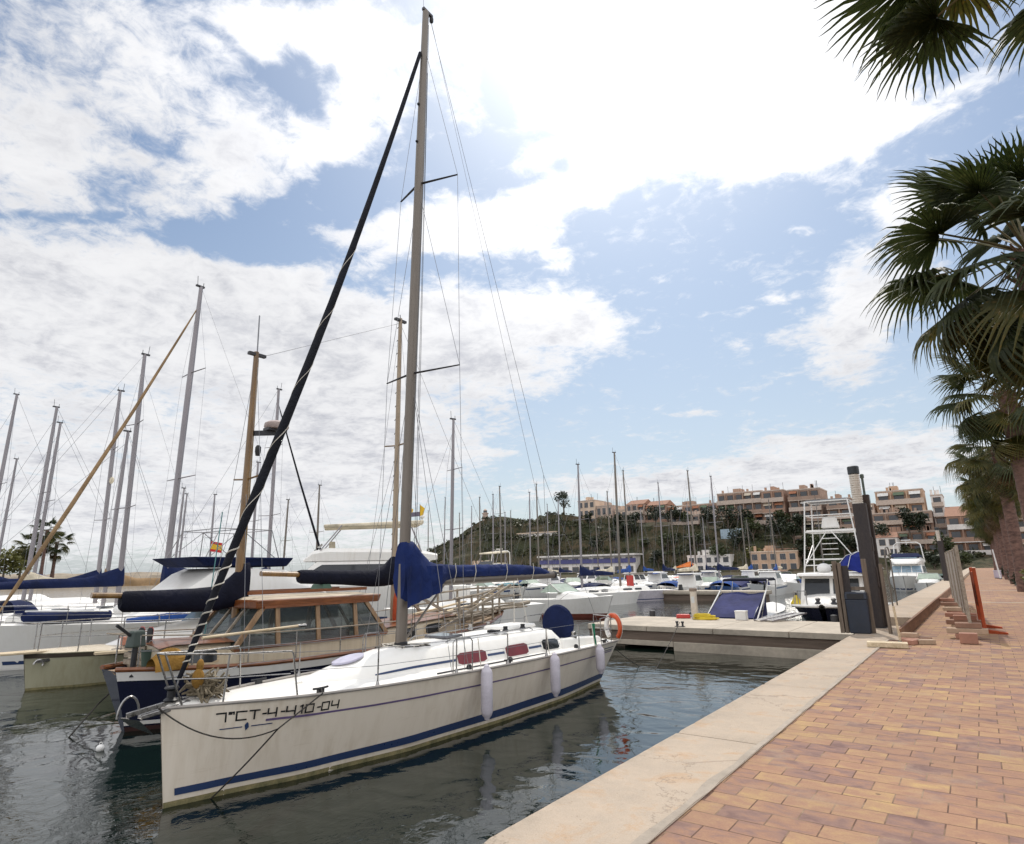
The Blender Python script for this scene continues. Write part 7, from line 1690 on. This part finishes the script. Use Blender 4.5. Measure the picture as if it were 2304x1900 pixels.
for k, y in enumerate(ys):
    rr = random.Random(900 + k)
    R = (1.2, 1.40, 1.2, 1.25)[k] if k < 4 else 1.38
    palm(labs[k], X + (.30 if k == 0 else .12 if k == 1 else 0) + rr.uniform(-.06, .06), y, 0, (9.05, 7.75, 7.8)[k] if k < 3 else 7.7 - .05 * k + rr.uniform(-.25, .25), R + rr.uniform(-.05, .05), 40 + k, (26, 38, 32)[k] if k < 3 else 30, (0, 8, 4)[k] if k < 3 else 9, .29, k < 5, elmin=(-12, -62, -42)[k] if k < 3 else -55)
# far left palms beyond the yachts
for k, (px, d_, h) in enumerate(((62, 121, 5.2), (92, 119, 7.2), (118, 123, 5.6))):
    q = ray(px, 1290); q.z = 0; q.normalize(); P = q * d_
    palm(('far left palm, the left one of three', 'far left palm, the tallest of three', 'far left palm, the right one of three')[k], P.x, P.y, 1.6, h, 1.15, 70 + k, 24, 4, .25, False, 'small palms on the far left shore')
# shrubs at the foot of the palms
def bush(label, x, y, r, h, mat, seed):
    rr = random.Random(seed); t = thing('bush', label, 'bush', (x, y, .006)); s_ = MB()
    for k in range(6): a = k * 1.05; s_.tube([(0, 0, 0), (cos(a) * r * .3, sin(a) * r * .3, h * .4), (cos(a) * r * .6, sin(a) * r * .6, h * .7)], [.03, .02, .008], 5)
    s_.build('stems', BARK, t); mb = MB(); leaf_cloud(mb, (0, 0, h * .52), r, r, h * .62, 900, .085, rr); mb.build('foliage', mat, t)
bush('yellow-green bush at the right edge under the palm trunks', 1.85, 33.0, .75, 1.25, LEAF_Y, 1)
for k, (y, r, h) in enumerate(((26.5, .55, .8), (40, .6, .9), (46, .6, .8), (53, .6, .9), (61, .7, 1.0), (70, .7, 1.0), (80, .7, 1.0), (90, .8, 1.0))):
    bush('dark low bush between the palm trunks, number %s from the near end' % ('one two three four five six seven eight'.split()[k]), 1.9, y, r, h, LEAF_D, 10 + k)
t = thing('cabinet', 'small pale lilac cabinet by the palm trunks far down the promenade', 'cabinet', (.92, 74, 0))
MB().box(-.28, .28, -.2, .2, .06, .68).build('cabinet_body', M('lilac_paint', (.52, .47, .56), .5), t, bevel=.02); MB().box(-.31, .31, -.23, .23, .68, .74).build('lid', M('lilac_lid', (.60, .56, .62), .5), t, bevel=.01); MB().box(-.24, .24, -.16, .16, 0, .06).build('plinth', DARKM, t); MB().box(.16, .20, -.225, -.2, .34, .44).build('handle', DARKM, t)
t = thing('leaning_post', 'pale post leaning against the palm row far down the promenade', 'post', (1.05, 72, 0)); MB().tube([(0, 0, 0), (-.18, .4, 2.6)], .06, 8).build('shaft', WHITEP, t, True); MB().lathe([(.12, 0), (.12, .05), (.06, .07)], (0, 0, .0), 10).build('foot', DARKM, t)
